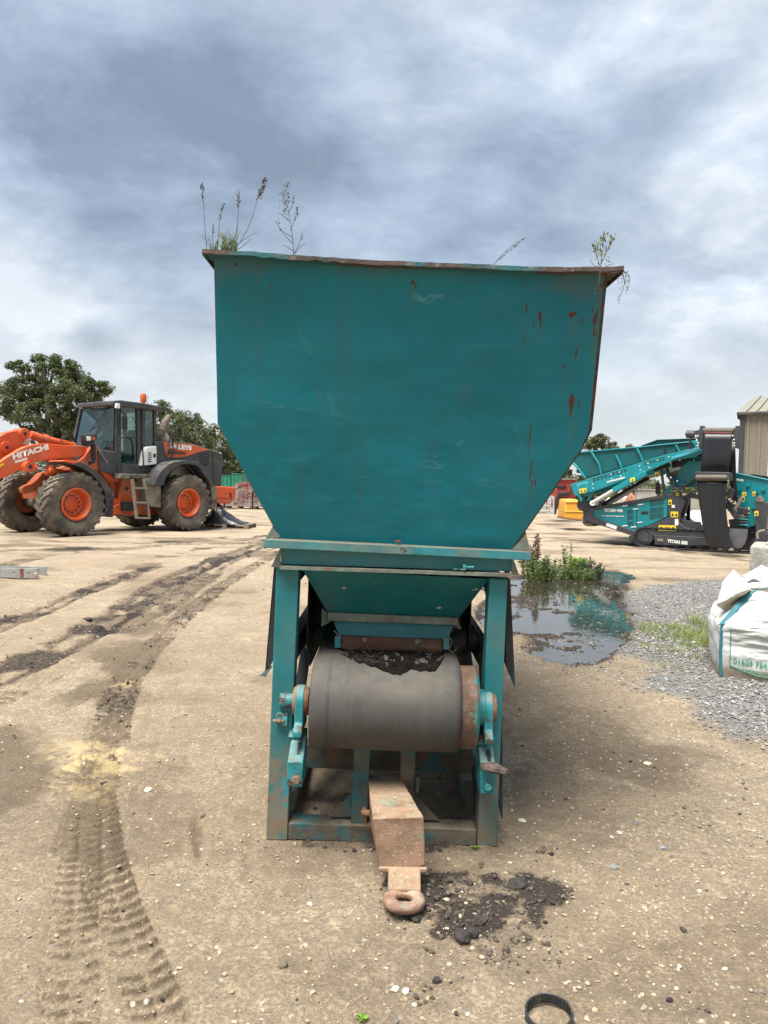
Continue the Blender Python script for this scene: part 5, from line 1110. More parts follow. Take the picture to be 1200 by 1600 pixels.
    for pts in ([(835, 350), (915, 240), (935, 215)], [(905, 370), (940, 240), (995, 140)]):
        P = [LF.L(*Z1(*p), yC0 + .55) for p in pts]; 
        def onws(px, py):   # point of the windscreen plane in line with the photo point
            n = (wb_n - wt_n).cross(wt_f - wt_n).normalized(); o = LF.o; d = LF.i.to_3x3() @ ray(px, py); return o + d * ((wt_n - o).dot(n) / d.dot(n)) - n * (.03 if n.x > 0 else -.03)
        mb = MB(); mb.tube([onws(*Z1(*p)) for p in pts], .018, 6); mb.build('wiper_arm', m_blk, T)
    mb = MB(); mb.tube([onws(*Z1(830, 95)), onws(*Z1(870, 118)), onws(*Z1(980, 118)), onws(*Z1(1030, 95))], .02, 6); mb.build('sun_strip', m_blk, T)
    # roof
    zr0 = LF.L(185, 636, yC0).z; zr1 = LF.L(185, 627, yC0).z
    mb = MB(); rp = [(xw - .16, zr0 + .02), (xw - .16, zr1 - .01), (xw + .1, zr1 + .03), (xb - .4, zr1 + .02), (xb + .14, zr1 - .03), (xb + .14, zr0 + .0)]
    mb.xz(rp, yC0 - .12, yC1 + .12); mb.build('roof', m_char, T, bevel=.03)
    mb = MB(); p = LF.L(*Z2(170, 148), .9); p.z = zr1; mb.lathe([(.05, 0), (.05, .09), (.085, .09), (.09, .16), (.09, .27), (.06, .33), (0, .345)], (p.x, .9, p.z), (0, 0, 1), 20); mb.build('beacon', m_amber, T)
    mb = MB(); mb.tube([(p.x + .22, 1.0, p.z), (p.x + .24, 1.0, p.z + .32)], .006, 5); mb.build('aerial', m_blk, T)
    for fn, q_, yy in ((Z1, (1100, 86), yC0 - .14), (Z1, (768, 92), yC1 + .0)):
        p = LF.L(*fn(*q_), yy); mb = MB(); mb.box(p, (.12, .10, .13)); mb.build('work_lamp', m_lampg, T, bevel=.02)
    # interior
    zf = LF.L(200, 735, yC0).z
    mb = MB(); mb.b2((xa + .15, .75, zf - .05), (xb - .1, 1.9, zf)); mb.build('cab_floor', m_blk, T)
    mb = MB(); sx = xa + .75; mb.box((sx, 1.32, zf + .48), (.5, .5, .14)); mb.box((sx + .26, 1.32, zf + .85), (.12, .48, .65), Matrix.Rotation(radians(8), 3, 'Y')); mb.box((sx, 1.32, zf + .2), (.3, .35, .4)); mb.build('seat', m_blk, T, bevel=.04)
    mb = MB(); mb.tube([(xa + .05, 1.32, zf), (xa + .22, 1.32, zf + .75)], .05, 8); mb.lathe([(.18, -.015), (.2, 0), (.18, .015), (.165, 0)], (xa + .25, 1.32, zf + .78), (-.5, 0, 1), 24, True); mb.build('steering_column', m_blk, T)
    # mirrors, handrails, louvre box
    mb = MB(); p = LF.L(*Z1(1168, 245), .42); mb.box(p, (.16, .05, .36)); mb.tube([p + Vector((.05, .02, .16)), LF.L(*Z1(1130, 120), .58)], .015, 6); mb.tube([p + Vector((.0, .02, -.16)), LF.L(*Z1(1145, 350), .58)], .012, 6); mb.build('mirror', m_blk, T, bevel=.02)
    mb = MB(); mb.tube(crom(S(Z1, [(1115, 470), (1115, 400), (1150, 382), (1290, 382), (1330, 420), (1340, 540), (1350, 745)], .42), 5), .018, 6); mb.build('handrail', m_blk, T)
    mb = MB(); mb.tube(crom(S(Z1, [(1120, 560), (1130, 640), (1138, 690)], .42), 5), .016, 6); mb.build('handrail', m_blk, T)
    for pts in ([(352, 572), (372, 520), (378, 410), (440, 328), (472, 330)], [(390, 572), (410, 530), (440, 480), (445, 330)], [(386, 480), (404, 455), (404, 385)], [(360, 560), (400, 500), (404, 380)]):
        mb = MB(); mb.tube(crom(S(Z2, pts, .50), 5), .017, 6); mb.build('handrail', m_blk, T)
    slab('air_intake_box', Z2, [(192, 497), (208, 490), (272, 485), (276, 520), (275, 625), (235, 632), (155, 640), (163, 600), (175, 540)], .44, .16, m_white, bev=.02)
    for k in range(5): slab('louvre', Z2, [(206, 536 + k * 17), (234, 532 + k * 17), (234, 540 + k * 17), (206, 544 + k * 17)], .434, .01, m_blk, bev=0)
    slab('louvre', Z2, [(248, 545), (268, 543), (268, 572), (248, 574)], .434, .01, m_blk, bev=0)
    # exhaust and air cleaner
    mb = MB(); P = crom(S(Z2, [(328, 440), (328, 380), (334, 310), (350, 285), (374, 250)], .95), 6); n = len(P); mb.tube(P, [.115 - .03 * k / n for k in range(n)], 14); mb.build('exhaust_pipe', m_exh, T, ang=50)
    mb = MB(); p = LF.L(*Z2(327, 446), .95); mb.lathe([(.23, 0), (.22, .04), (.12, .22), (.11, .24)], p, (0, 0, 1), 20); mb.build('exhaust_base', m_grey, T)
    mb = MB(); p = LF.L(*Z2(262, 395), .95); mb.lathe([(.10, -.18), (.12, -.1), (.22, 0), (.235, .02), (.235, .10), (.27, .12), (.27, .17), (.20, .21), (0, .22)], p, (0, 0, 1), 22); mb.build('air_cleaner', M('olive_plastic', (.16, .17, .12), .6), T)
    slab('label_plate', Z2, [(209, 363), (234, 363), (234, 394), (209, 394)], .70, .01, m_white, bev=0)
    # ---- loader arms
    def arm(y, nm='loader_arm', mt=m_or):
        return slab(nm, Z1, [(-60, 690), (-40, 640), (0, 612), (60, 570), (100, 545), (170, 500), (240, 466), (330, 443), (440, 436), (520, 445), (620, 455), (730, 456), (800, 465), (815, 490), (808, 530), (760, 556), (660, 568), (560, 580), (440, 594), (350, 608), (270, 632), (200, 680), (100, 730), (20, 765), (-60, 800)], y, .16, mt, bev=.015)
    arm(.72)
    mb = MB(); src = S(Z1, [(-60, 690), (100, 545), (240, 466), (440, 436), (620, 455), (800, 465), (808, 530), (660, 568), (440, 594), (270, 632), (100, 730), (-60, 800)], .72); mb.prism([p + Vector((0, 1.1, 0)) for p in src], (0, .16, 0)); mb.build('loader_arm', m_or, T)
    lettering('HITACHI', [LF.L(*Z1(125, 592), .71), LF.L(*Z1(458, 492), .71), LF.L(*Z1(448, 440), .71), LF.L(*Z1(110, 535), .71)], m_whlet, T, bold=.06)
    slab('decal', Z1, [(138, 600), (255, 568), (258, 592), (142, 622)], .712, .006, m_white, bev=0)
    slab('warning_decal', Z1, [(-10, 640), (36, 618), (42, 634), (0, 664), (-10, 668)], .712, .006, m_yel, bev=0)
    # bell crank and tilt cylinder in the middle
    slab('bell_crank', Z1, [(-60, 420), (-10, 372), (60, 335), (130, 318), (215, 312), (262, 335), (268, 375), (230, 410), (200, 450), (240, 500), (170, 560), (90, 600), (0, 640), (-60, 640)], 1.20, .30, m_or, bev=.02)
    for q_, r_ in (((235, 347), .14), ((65, 475), .15)):
        p = LF.L(*Z1(*q_), 1.16); mb = MB(); mb.cyl(p, p + Vector((0, .4, 0)), r_, 20); mb.build('pivot_boss', m_or, T, bevel=.01)
        mb = MB(); mb.cyl(p + Vector((0, -.02, 0)), p, .04, 10); mb.build('grease_point', m_blk, T)
    P = S(Z1, [(285, 352), (400, 400), (700, 470)], 1.30); mb = MB(); mb.tube(P, [.10, .12, .11], 16); mb.build('tilt_cylinder', m_or, T)
    mb = MB(); mb.lathe([(.15, -.05), (.15, .1)], P[1], (P[2] - P[1]), 16); mb.build('cylinder_collar', m_ordk, T)
    slab('crank_gap_plate', Z1, [(205, 440), (245, 375), (300, 400), (270, 450)], 1.5, .1, m_white)
    # lift cylinder with chromed rod
    A, B, C = S(Z1, [(268, 655), (458, 690), (700, 742)], .60)
    mb = MB(); mb.cyl(A, A.lerp(B, .35), .085, 14); mb.build('rod_end', m_or, T); mb = MB(); mb.tube([A.lerp(B, .3), B], .045, 12); mb.build('lift_rod', m_chrome, T)
    mb = MB(); mb.tube([B, C], .095, 16); mb.lathe([(.125, -.03), (.125, .10)], B, (C - B), 16); mb.build('lift_cylinder', m_or, T)
    p = A + Vector((0, -.08, 0)); mb = MB(); mb.cyl(p, p + Vector((0, .3, 0)), .13, 20); mb.build('pivot_boss', m_or, T); mb = MB(); mb.cyl(p + Vector((0, -.015, 0)), p, .05, 12); mb.build('grease_point', m_blk, T)
    slab('front_link', Z1, [(200, 860), (215, 900), (240, 912), (350, 882), (372, 860), (420, 770), (455, 740), (470, 712), (400, 706), (350, 770), (300, 810), (230, 835)], .95, .16, m_ordk, bev=.02)
    slab('front_axle_frame', Z1, [(350, 860), (480, 720), (760, 640), (940, 690), (940, 900), (350, 960)], 1.0, .7, m_ordk)
    slab('front_tower', Z1, [(738, 605), (790, 560), (850, 478), (905, 448), (916, 560), (936, 700), (880, 680), (820, 645)], .66, .14, m_or)
    mb = MB(); mb.prism([p + Vector((0, 1.15, 0)) for p in S(Z1, [(738, 605), (850, 478), (905, 448), (936, 700), (820, 645)], .66)], (0, .14, 0)); mb.build('front_tower', m_or, T)
    # hoses
    for k in range(6):
        mb = MB(); mb.tube(crom(S(Z1, [(440 + k * 18, 640), (480 + k * 14, 598), (520 + k * 16, 565), (600 + k * 10, 560)], .95 + k * .1), 4), .016, 6); mb.build('hose', m_blk, T)
    for k in range(3):
        mb = MB(); mb.tube(crom(S(Z1, [(566 + k * 14, 450), (580 + k * 12, 395), (640, 360 + k * 8), (700 - k * 8, 395), (722 - k * 6, 455)], 1.2 + k * .1), 5), .014, 6); mb.build('hose', m_blk, T)
    # front lamp on its bent arm
    slab('headlamp_housing', Z1, [(800, 352), (912, 358), (910, 392), (888, 400), (880, 452), (822, 460), (800, 420)], .40, .22, m_blk, bev=.02)
    slab('headlamp', Z1, [(812, 368), (852, 372), (854, 410), (816, 412)], .385, .02, m_lampg, bev=.006); slab('turn_lamp', Z1, [(862, 374), (896, 376), (894, 405), (864, 408)], .385, .02, m_amber, bev=.006)
    mb = MB(); P = S(Z1, [(872, 440), (874, 540), (880, 600), (835, 622)], .5)
    for i in range(3): mb.beam(P[i], P[i + 1], .10, .10)
    mb.build('lamp_arm', m_blk, T, bevel=.01)
    mb = MB(); mb.tube(S(Z1, [(905, 465), (1010, 625)], .45), .016, 6); mb.build('lamp_stay', m_grey, T)
    return T
loader = build_loader()
# ================================================================== TRACKED SCREENER on the right
m_ts = M('screener_teal_paint', (.002, .21, .24), .38, var=.08, vs=2, bump=.04, layers=[dict(col=(.15, .17, .14), s=2, lo=.5, hi=.85, amt=.3, r=.8)])
m_tsl = M('light_teal_guard', (.06, .34, .42), .4, var=.08, vs=2, bump=.04)
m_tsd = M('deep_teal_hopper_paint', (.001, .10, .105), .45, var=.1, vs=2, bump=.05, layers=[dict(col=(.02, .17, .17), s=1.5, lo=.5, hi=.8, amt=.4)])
m_ch = M('dark_grey_chassis_paint', (.040, .043, .050), .5, var=.12, vs=2, bump=.05, layers=[dict(col=(.22, .18, .13), s=3, lo=.5, hi=.8, amt=.35, r=.9)])
m_bb = M('new_black_belt', (.008, .009, .012), .38, var=.3, vs=2, bump=.05, layers=[dict(col=(.02, .02, .021), s=3, lo=.4, hi=.75, st=(3, .3, .3), amt=.7)])
m_ram = M('grey_ram_tube', (.46, .47, .46), .45, var=.08)
m_rolr = M('dusty_roller', (.085, .07, .05), .6, var=.3)
m_red = M('red_scraper', (.14, .02, .03), .6, var=.2)
def build_screener():
    a = radians(-35); O = G(1007, 855); O.z = 0
    SM = Matrix.Translation(O) @ Matrix(((cos(a), -sin(a), 0), (sin(a), cos(a), 0), (0, 0, 1))).to_4x4(); SF = Frame(SM)
    T = empty('tracked_screener', 'teal and dark grey tracked screening machine with a folded black side conveyor', 'screening machine', mat=SM)
    def S(fn, pts, y): return [SF.L(*fn(*p), y) for p in pts]
    def slab(nm, fn, pts, y, th, mat, bev=.01, parent=T):
        mb = MB(); mb.prism(S(fn, pts, y), (0, th, 0)); return mb.build(nm, mat, parent, bevel=bev)
    # ---- tracks
    c0 = SF.L(*Z4(884, 905), 0); R = c0.z + .02; R = max(.22, min(.30, R)); x1 = SF.L(1188, 840, 0).x
    def track(y0):
        W = bpy.data.objects.new('crawler_track', None); COL.objects.link(W); W.parent = T; W.location = (0, y0, 0)
        mb = MB(); P = [(x1 * k / 20, 2 * R) for k in range(21)][::-1]; out = [(c0.x - R * sin(t), R + R * cos(t)) for t in [pi * k / 14 for k in range(15)]] + [(x1 + R * sin(t), R - R * cos(t)) for t in [pi * k / 14 for k in range(15)]]
        V = [(x, y, z) for x, z in out for y in (0, .36)]; n = len(out); mb.add(V, [(2 * i, 2 * ((i + 1) % n), 2 * ((i + 1) % n) + 1, 2 * i + 1) for i in range(n)]); o = mb.build('track_belt', m_blk, W); so = o.modifiers.new('t', 'SOLIDIFY'); so.thickness = .03
        tot = 2 * (x1 - c0.x) + 2 * pi * R; n = int(tot / .135); proto = None
        for k in range(n):
            s = k * tot / n; L1 = x1 - c0.x
            if s < L1: p = (c0.x + s, 2 * R); ang = 0
            elif s < L1 + pi * R: t = (s - L1) / R; p = (x1 + R * sin(t), R + R * cos(t)); ang = t
            elif s < 2 * L1 + pi * R: p = (x1 - (s - L1 - pi * R), 0); ang = pi
            else: t = (s - 2 * L1 - pi * R) / R; p = (c0.x - R * sin(t), R - R * cos(t)); ang = pi + t
            if proto is None: mb = MB(); mb.box((0, .18, .012), (.115, .40, .024)); mb.box((0, .18, .03), (.025, .40, .03)); proto = o2 = mb.build('track_pad', m_ch, W)
            else: o2 = proto.copy(); COL.objects.link(o2); o2.parent = W
            o2.location = (p[0], 0, p[1]); o2.rotation_euler = (0, ang, 0)
        mb = MB(); mb.lathe([(0, -.02), (R * .45, -.02), (R * .5, .0), (R * .62, .0), (R * .82, .02), (R * .82, .3)], (c0.x, .02, R), (0, 1, 0), 28); mb.build('idler_wheel', m_ch, W)
        mb = MB(); mb.lathe([(0, -.02), (R * .5, -.0), (R * .82, .02), (R * .82, .3)], (x1, .02, R), (0, 1, 0), 28); mb.build('drive_wheel', m_ch, W)
        for k in range(7):
            mb = MB(); mb.cyl((c0.x + .5 + k * (x1 - c0.x - 1) / 6, .04, .11), (c0.x + .5 + k * (x1 - c0.x - 1) / 6, .32, .11), .08, 14); mb.build('track_roller', m_ch, W)
        return W
    track(0.0); track(1.75)
    slab('track_frame', Z4, [(955, 880), (1420, 902), (1440, 960), (1180, 965), (965, 955)], -.03, .30, m_ch)
    lettering('TITAN 600', [SF.L(*Z4(1064, 938), -.04), SF.L(*Z4(1222, 958), -.04), SF.L(*Z4(1222, 926), -.04), SF.L(*Z4(1064, 912), -.04)], m_whlet, T, bold=.05)
    slab('plate', Z4, [(984, 906), (1030, 909), (1030, 930), (984, 927)], -.045, .01, m_grey, bev=0)
    # ---- chassis and engine housing
    yE = .02
    slab('chassis_beam', Z4, [(385, 640), (400, 615), (440, 612), (470, 668), (1100, 552), (1125, 570), (1060, 588), (480, 690), (492, 742), (815, 852), (1075, 738), (1075, 720), (1090, 720), (1200, 820), (1380, 870), (1420, 905), (850, 880), (800, 890), (440, 772), (415, 740)], yE, .12, m_ch)
    slab('engine_housing', Z4, [(480, 684), (1066, 580), (1063, 737), (815, 852), (488, 742)], yE + .03, 1.3, m_ts)
    slab('belly', Z4, [(800, 888), (1420, 910), (1410, 850), (1200, 820), (1080, 735), (820, 850)], yE + .05, 1.6, m_ch)
    for x in (820,): slab('door_seam', Z4, [(x, 622), (x + 6, 621), (x + 6, 849), (x, 850)], yE + .020, .01, m_blk, bev=0)
    def louvres(x0, x1, ys, n, hgt, tilt=-.12):
        for yy in ys:
            for k in range(n):
                xx = x0 + (x1 - x0) * k / n; w = (x1 - x0) / n * .5; dy = (xx - x0) * tilt
                slab('louvre_slot', Z4, [(xx, yy + dy), (xx + w, yy + dy - .5), (xx + w, yy + hgt + dy - .5), (xx, yy + hgt + dy)], yE + .022, .008, m_blk, bev=0)
    louvres(752, 812, (640,), 7, 26); louvres(750, 800, (686, 730, 776), 6, 34); louvres(926, 1036, (612, 668, 716), 12, 44, -.12)
    slab('door_catch', Z4, [(858, 696), (915, 692), (915, 716), (858, 720)], yE + .02, .02, m_blk)
    for x, y in ((732, 650), (815, 675), (852, 640), (732, 806), (800, 815), (846, 780)):
        slab('hinge', Z4, [(x - 20, y), (x + 22, y - 5), (x + 22, y + 3), (x - 20, y + 8)], yE + .015, .012, m_white, bev=0)
    lettering('TITAN 600', [SF.L(*Z4(570, 700), yE + .02), SF.L(*Z4(716, 702), yE + .02), SF.L(*Z4(716, 676), yE + .02), SF.L(*Z4(570, 672), yE + .02)], m_whlet, T, bold=.09)
    lettering('www.powerscreen.com', [SF.L(*Z4(548, 735), yE + .02), SF.L(*Z4(726, 742), yE + .02), SF.L(*Z4(726, 730), yE + .02), SF.L(*Z4(548, 724), yE + .02)], m_whlet, T, bold=.03)
    def sticker(fn, x0, y0, x1, y1, y, sk=0, n=1, mt=None):
        slab('warning_sticker', fn, [(x0, y0), (x1, y0 + sk), (x1, y1 + sk), (x0, y1)], y, .006, mt or m_yel, bev=0)
        if mt: return
        for k in range(n):
            cx = x0 + (x1 - x0) * (k + .5) / n; cy = (y0 + y1) / 2 + sk * (k + .5) / n; h = (y1 - y0) * .30; 
            slab('warning_symbol', fn, [(cx - h * .9, cy + h), (cx + h * .9, cy + h), (cx, cy - h)], y - .003, .004, m_bklet, bev=0)
    sticker(Z4, 996, 802, 1130, 846, yE - .005, 3, 4); sticker(Z4, 1090, 696, 1148, 740, yE - .005, 2, 2); sticker(Z4, 1070, 604, 1098, 644, yE - .005, 0, 1); sticker(Z4, 1130, 550, 1154, 574, yE - .005, 0, 1)
    sticker(Z4, 1098, 644, 1122, 668, yE - .005, 0, 1, m_white); sticker(Z4, 1122, 755, 1150, 803, yE - .005, 0, 1, m_white)
    slab('label_strip', Z4, [(590, 785), (672, 812), (664, 838), (584, 808)], yE - .004, .006, m_white, bev=0)
    # uprights and braces at the housing's right end
    slab('frame_upright', Z4, [(1066, 556), (1160, 540), (1200, 620), (1165, 720), (1165, 800), (1090, 740), (1072, 720)], yE + .01, .12, m_ch)
    slab('frame_brace', Z3, [(60, 960), (150, 900), (230, 930), (215, 960), (150, 950), (90, 1120), (60, 1120)], yE + .2, .12, m_ch)
    slab('frame_plate', Z3, [(0, 1220), (40, 1130), (230, 1150), (260, 1230), (290, 1260), (0, 1250)], yE + .1, .12, m_ch)
    slab('frame_upright', Z3, [(120, 960), (150, 950), (145, 1150), (118, 1130)], .9, .1, m_blk)
    for k, pts in enumerate(([(100, 1100), (128, 985)], [(60, 1000), (118, 1080)])):
        mb = MB(); mb.tube(S(Z3, pts, .4), .02, 6); mb.build('hydraulic_pipe', m_grey, T)
    mb = MB(); mb.cyl(SF.L(*Z4(408, 645), -.03), SF.L(*Z4(408, 645), .2), .17, 20); mb.build('conveyor_foot', m_ch, T)
    mb = MB(); mb.prism(S(Z4, [(385, 610), (420, 590), (470, 620), (470, 690), (430, 780), (400, 790), (410, 700)], .05), (0, 1.2, 0)); mb.build('nose_frame', m_ch, T)
    mb = MB(); mb.prism(S(Z4, [(402, 770), (430, 780), (480, 785), (485, 812), (440, 812), (410, 800)], .3), (0, .8, 0)); mb.build('tail_roller_guard', m_grey, T)
    mb = MB(); P = SF.L(*Z4(792, 886), .8); mb.cyl((P.x, .8, 0.02), P, .09, 14); mb.build('jack_leg', M('grey_plastic_drum', (.35, .37, .40), .6), T)
    # ---- side conveyor boom (teal), rising to the right
    yC = -.25
    slab('conveyor_side', Z4, [(305, 482), (345, 472), (1030, 258), (1110, 240), (1330, 190), (1352, 215), (1290, 268), (1100, 300), (900, 386), (492, 538), (345, 576), (322, 540)], yC, .07, m_ts)
    mb = MB(); mb.prism([p + Vector((0, .85, 0)) for p in S(Z4, [(305, 482), (345, 472), (1110, 240), (1330, 190), (1352, 215), (900, 386), (492, 538), (345, 576)], yC)], (0, .07, 0)); mb.build('conveyor_side', m_ts, T)
    mb = MB(); mb.prism([p + Vector((0, .1, 0)) for p in S(Z4, [(330, 500), (1330, 205), (1340, 220), (345, 540)], yC)], (0, .7, 0)); mb.build('conveyor_belt', m_bb, T)
    slab('tail_plate', Z4, [(354, 484), (440, 462), (444, 540), (376, 560), (362, 530)], yC - .03, .03, m_tsl)
    slab('tail_plate_face', Z4, [(364, 490), (434, 470), (438, 534), (382, 550), (370, 526)], yC - .04, .02, m_ts)
    sticker(Z4, 378, 520, 430, 554, yC - .05, -8, 2)
    for k in range(9):   # slotted guards
        for r_ in range(2):
            x = 480 + k * 30 + r_ * 4; y = 440 - (x - 480) * .31 + r_ * 16
            slab('guard_slot', Z4, [(x, y), (x + 22, y - 7), (x + 22, y - 1), (x, y + 6)], yC - .006, .005, m_blk, bev=0)
            x = 880 + k * 24; y = 312 - (x - 880) * .26 + r_ * 14
            if k < 7: slab('guard_slot', Z4, [(x, y), (x + 17, y - 5), (x + 17, y), (x, y + 5)], yC - .006, .005, m_blk, bev=0)
    lettering('POWERSCREEN', [SF.L(*Z4(592, 474), yC - .01), SF.L(*Z4(732, 436), yC - .01), SF.L(*Z4(730, 424), yC - .01), SF.L(*Z4(592, 460), yC - .01)], m_whlet, T, bold=.05)
    for x, y in ((480, 482), (484, 514), (620, 406), (627, 440), (690, 388), (700, 420), (846, 340), (852, 372), (912, 320), (922, 352), (985, 294), (1075, 270)):
        p = SF.L(*Z4(x, y), yC - .01); mb = MB(); mb.cyl(p, p + Vector((0, .02, 0)), .015, 8); mb.build('bolt', m_lampg, T)
    slab('conveyor_strut', Z4, [(362, 560), (384, 556), (400, 610), (384, 620)], yC, .2, m_ts); slab('conveyor_strut', Z4, [(470, 540), (490, 536), (450, 612), (430, 610)], yC + .1, .1, m_ts)
    slab('light_guard', Z4, [(1095, 268), (1200, 238), (1320, 196), (1330, 220), (1210, 258), (1090, 292)], yC - .10, .08, m_tsl)
    # lifting ram and its teal housing
    A, B, C = SF.L(*Z4(478, 630), -.2), SF.L(*Z4(645, 532), -.2), SF.L(*Z4(900, 392), -.2)
    mb = MB(); mb.tube([A, B], .055, 14); mb.build('lifting_ram', m_ram, T); mb = MB(); mb.beam(B, C, .12, .15); mb.build('ram_housing', m_ts, T, bevel=.02)
    mb = MB(); mb.beam(SF.L(*Z4(560, 652), .6), SF.L(*Z4(920, 440), .6), .14, .14); mb.build('far_ram', m_bb, T)
    mb = MB(); mb.beam(SF.L(*Z4(600, 640), .45), SF.L(*Z4(930, 452), .45), .05, .06); mb.build('ram_rod', m_ram, T)
    p = SF.L(*Z4(478, 630), -.24); mb = MB(); mb.cyl(p, p + Vector((0, .3, 0)), .07, 14); mb.build('ram_pin', m_lampg, T)
    sticker(Z4, 772, 436, 810, 466, -.31, -8, 1); sticker(Z4, 968, 388, 994, 430, -.1, 0, 1)
    # hopper of the machine behind: big inclined teal side with ribs
    yH = 1.0
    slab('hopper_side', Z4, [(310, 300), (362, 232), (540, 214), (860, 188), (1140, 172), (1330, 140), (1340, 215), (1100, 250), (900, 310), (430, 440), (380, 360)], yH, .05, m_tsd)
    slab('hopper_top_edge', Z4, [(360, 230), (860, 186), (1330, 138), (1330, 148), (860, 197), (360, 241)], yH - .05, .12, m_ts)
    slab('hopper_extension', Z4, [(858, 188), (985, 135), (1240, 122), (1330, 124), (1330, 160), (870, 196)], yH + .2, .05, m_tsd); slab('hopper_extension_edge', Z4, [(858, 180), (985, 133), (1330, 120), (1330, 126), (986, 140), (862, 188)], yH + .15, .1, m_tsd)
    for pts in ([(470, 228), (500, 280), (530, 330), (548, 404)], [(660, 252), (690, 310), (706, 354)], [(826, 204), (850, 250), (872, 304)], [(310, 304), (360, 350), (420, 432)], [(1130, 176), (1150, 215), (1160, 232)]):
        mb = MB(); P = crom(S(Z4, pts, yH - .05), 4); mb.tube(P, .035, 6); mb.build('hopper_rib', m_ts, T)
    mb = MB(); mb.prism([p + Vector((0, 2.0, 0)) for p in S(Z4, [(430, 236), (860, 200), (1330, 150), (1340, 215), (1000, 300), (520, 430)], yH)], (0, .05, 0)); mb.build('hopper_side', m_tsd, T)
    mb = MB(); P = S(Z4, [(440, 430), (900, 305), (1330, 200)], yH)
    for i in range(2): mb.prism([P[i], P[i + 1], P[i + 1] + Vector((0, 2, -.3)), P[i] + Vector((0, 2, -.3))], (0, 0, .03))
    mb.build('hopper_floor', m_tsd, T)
    # ---- machinery under the conveyor head
    slab('screen_box', Z3, [(80, 720), (100, 680), (180, 665), (200, 560), (160, 470), (240, 480), (300, 700), (300, 860), (90, 860)], .45, 1.2, m_ts)
    slab('feed_plate', Z3, [(0, 590), (60, 560), (150, 540), (150, 620), (80, 690), (0, 700)], .30, .5, m_bb)
    slab('screen_plate', Z3, [(70, 700), (130, 640), (240, 640), (240, 720), (190, 800), (100, 850), (0, 890), (0, 840)], .25, .1, m_ts)
    for pts, r_ in (([(180, 500), (170, 560), (200, 590), (245, 600)], .025), ([(0, 870), (60, 870), (140, 830), (190, 790)], .03), ([(-60, 540), (-40, 700), (20, 860), (90, 900)], .035), ([(160, 440), (150, 520), (165, 560)], .03)):
        mb = MB(); mb.tube(crom(S(Z3, pts, -.05), 5), r_, 7); mb.build('hydraulic_hose', m_blk, T)
    mb = MB(); mb.tube(crom(S(Z4, [(1040, 540), (1022, 400), (1030, 330), (1090, 285), (1170, 300)], -.1), 5), .035, 7); mb.build('hydraulic_hose', m_blk, T)
    for k, (pts, mt) in enumerate((([(1040, 380), (1120, 470), (1160, 540)], m_ts), ([(1050, 560), (1100, 500), (1200, 470)], m_ts), ([(960, 372), (1010, 355), (1080, 330)], m_blk), ([(988, 470), (990, 560)], m_blk))):
        mb = MB(); P = S(Z4, pts, .2)
        for i in range(len(P) - 1): mb.beam(P[i], P[i + 1], .09, .10, (0, 1, 0))
        mb.build('brace', mt, T)
    slab('screen_mesh', Z4, [(1060, 400), (1150, 370), (1190, 440), (1100, 520)], .3, .03, m_grey)
    for x, y in ((1160, 294), (1050, 410), (1140, 458), (1090, 430)):
        p = SF.L(*Z4(x, y), -.15); mb = MB(); mb.cyl(p, p + Vector((0, .02, 0)), .018, 8); mb.build('bolt', m_lampg, T)
    # ---- folded side conveyor with slack black belt, towards the camera
    yB = -.75
    def sheetbelt(nm, rows, mat, th=.025):
        V = []; n = 12
        for (l, r, y, bulge) in rows:
            A_, B_ = SF.L(*Z3(*l), y), SF.L(*Z3(*r), y)
            for k in range(n + 1): t = k / n; p = A_.lerp(B_, t); V.append(p + Vector((0, bulge * sin(pi * t), 0)))
        mb = MB(); mb.add(V, [(i * (n + 1) + k, i * (n + 1) + k + 1, (i + 1) * (n + 1) + k + 1, (i + 1) * (n + 1) + k) for i in range(len(rows) - 1) for k in range(n)]); o = mb.build(nm, mat, T, ang=0); so = o.modifiers.new('t', 'SOLIDIFY'); so.thickness = th
        return o
    sheetbelt('belt_run', [((262, 400), (506, 403), yB + .01, 0), ((258, 470), (500, 470), yB, 0), ((250, 600), (488, 600), yB - .02, 0), ((238, 735), (468, 735), yB - .035, 0)], m_bb)
    rows = [((212, 792), (462, 798), yB - .22, 0), ((203, 812), (462, 826), yB - .27, 0)]
    L_ = [(203, 812), (212, 900), (228, 1010), (245, 1120), (262, 1220), (280, 1290), (300, 1335), (330, 1358)]; R_ = [(462, 826), (452, 860), (450, 1000), (458, 1110), (472, 1210), (490, 1290), (515, 1345), (545, 1370)]
    for (l, r) in zip(crom([(*p, 0) for p in L_], 3), crom([(*p, 0) for p in R_], 3)): rows.append(((l.x, l.y), (r.x, r.y), yB - .27, -.03))
    sheetbelt('belt_loop', rows, m_bb)
    # the loop comes up again behind: half disc seen from its edge
    th = [pi * k / 14 for k in range(15)]; pts = [(480, 1205)] + [(555 - 75 * cos(t), 1212 + 158 * sin(t)) for t in th] + [(630, 1210)]
    slab('belt_edge_loop', Z3, pts, yB - .15, .06, M('grey_belt_underside', (.085, .085, .09), .7, var=.2), bev=0)
    sheetbelt('belt_return', [((480, 430), (522, 430), yB + .3, 0), ((470, 760), (532, 760), yB + .3, 0), ((500, 900), (545, 940), yB + .3, 0), ((505, 970), (548, 985), yB + .3, 0)], m_bb, .05)
    def roller(nm, a_, b_, y, r_, mat):
        A_, B_ = SF.L(*Z3(*a_), y), SF.L(*Z3(*b_), y); d = (B_ - A_).normalized(); L1 = (B_ - A_).length
        mb = MB(); mb.lathe([(0, -.03), (.03, -.03), (.03, 0), (r_, 0), (r_, L1), (.03, L1), (.03, L1 + .03), (0, L1 + .03)], A_, d, 20); mb.build(nm, mat, T)
    roller('head_roller', (262, 392), (516, 392), yB + .1, .075, m_rolr)
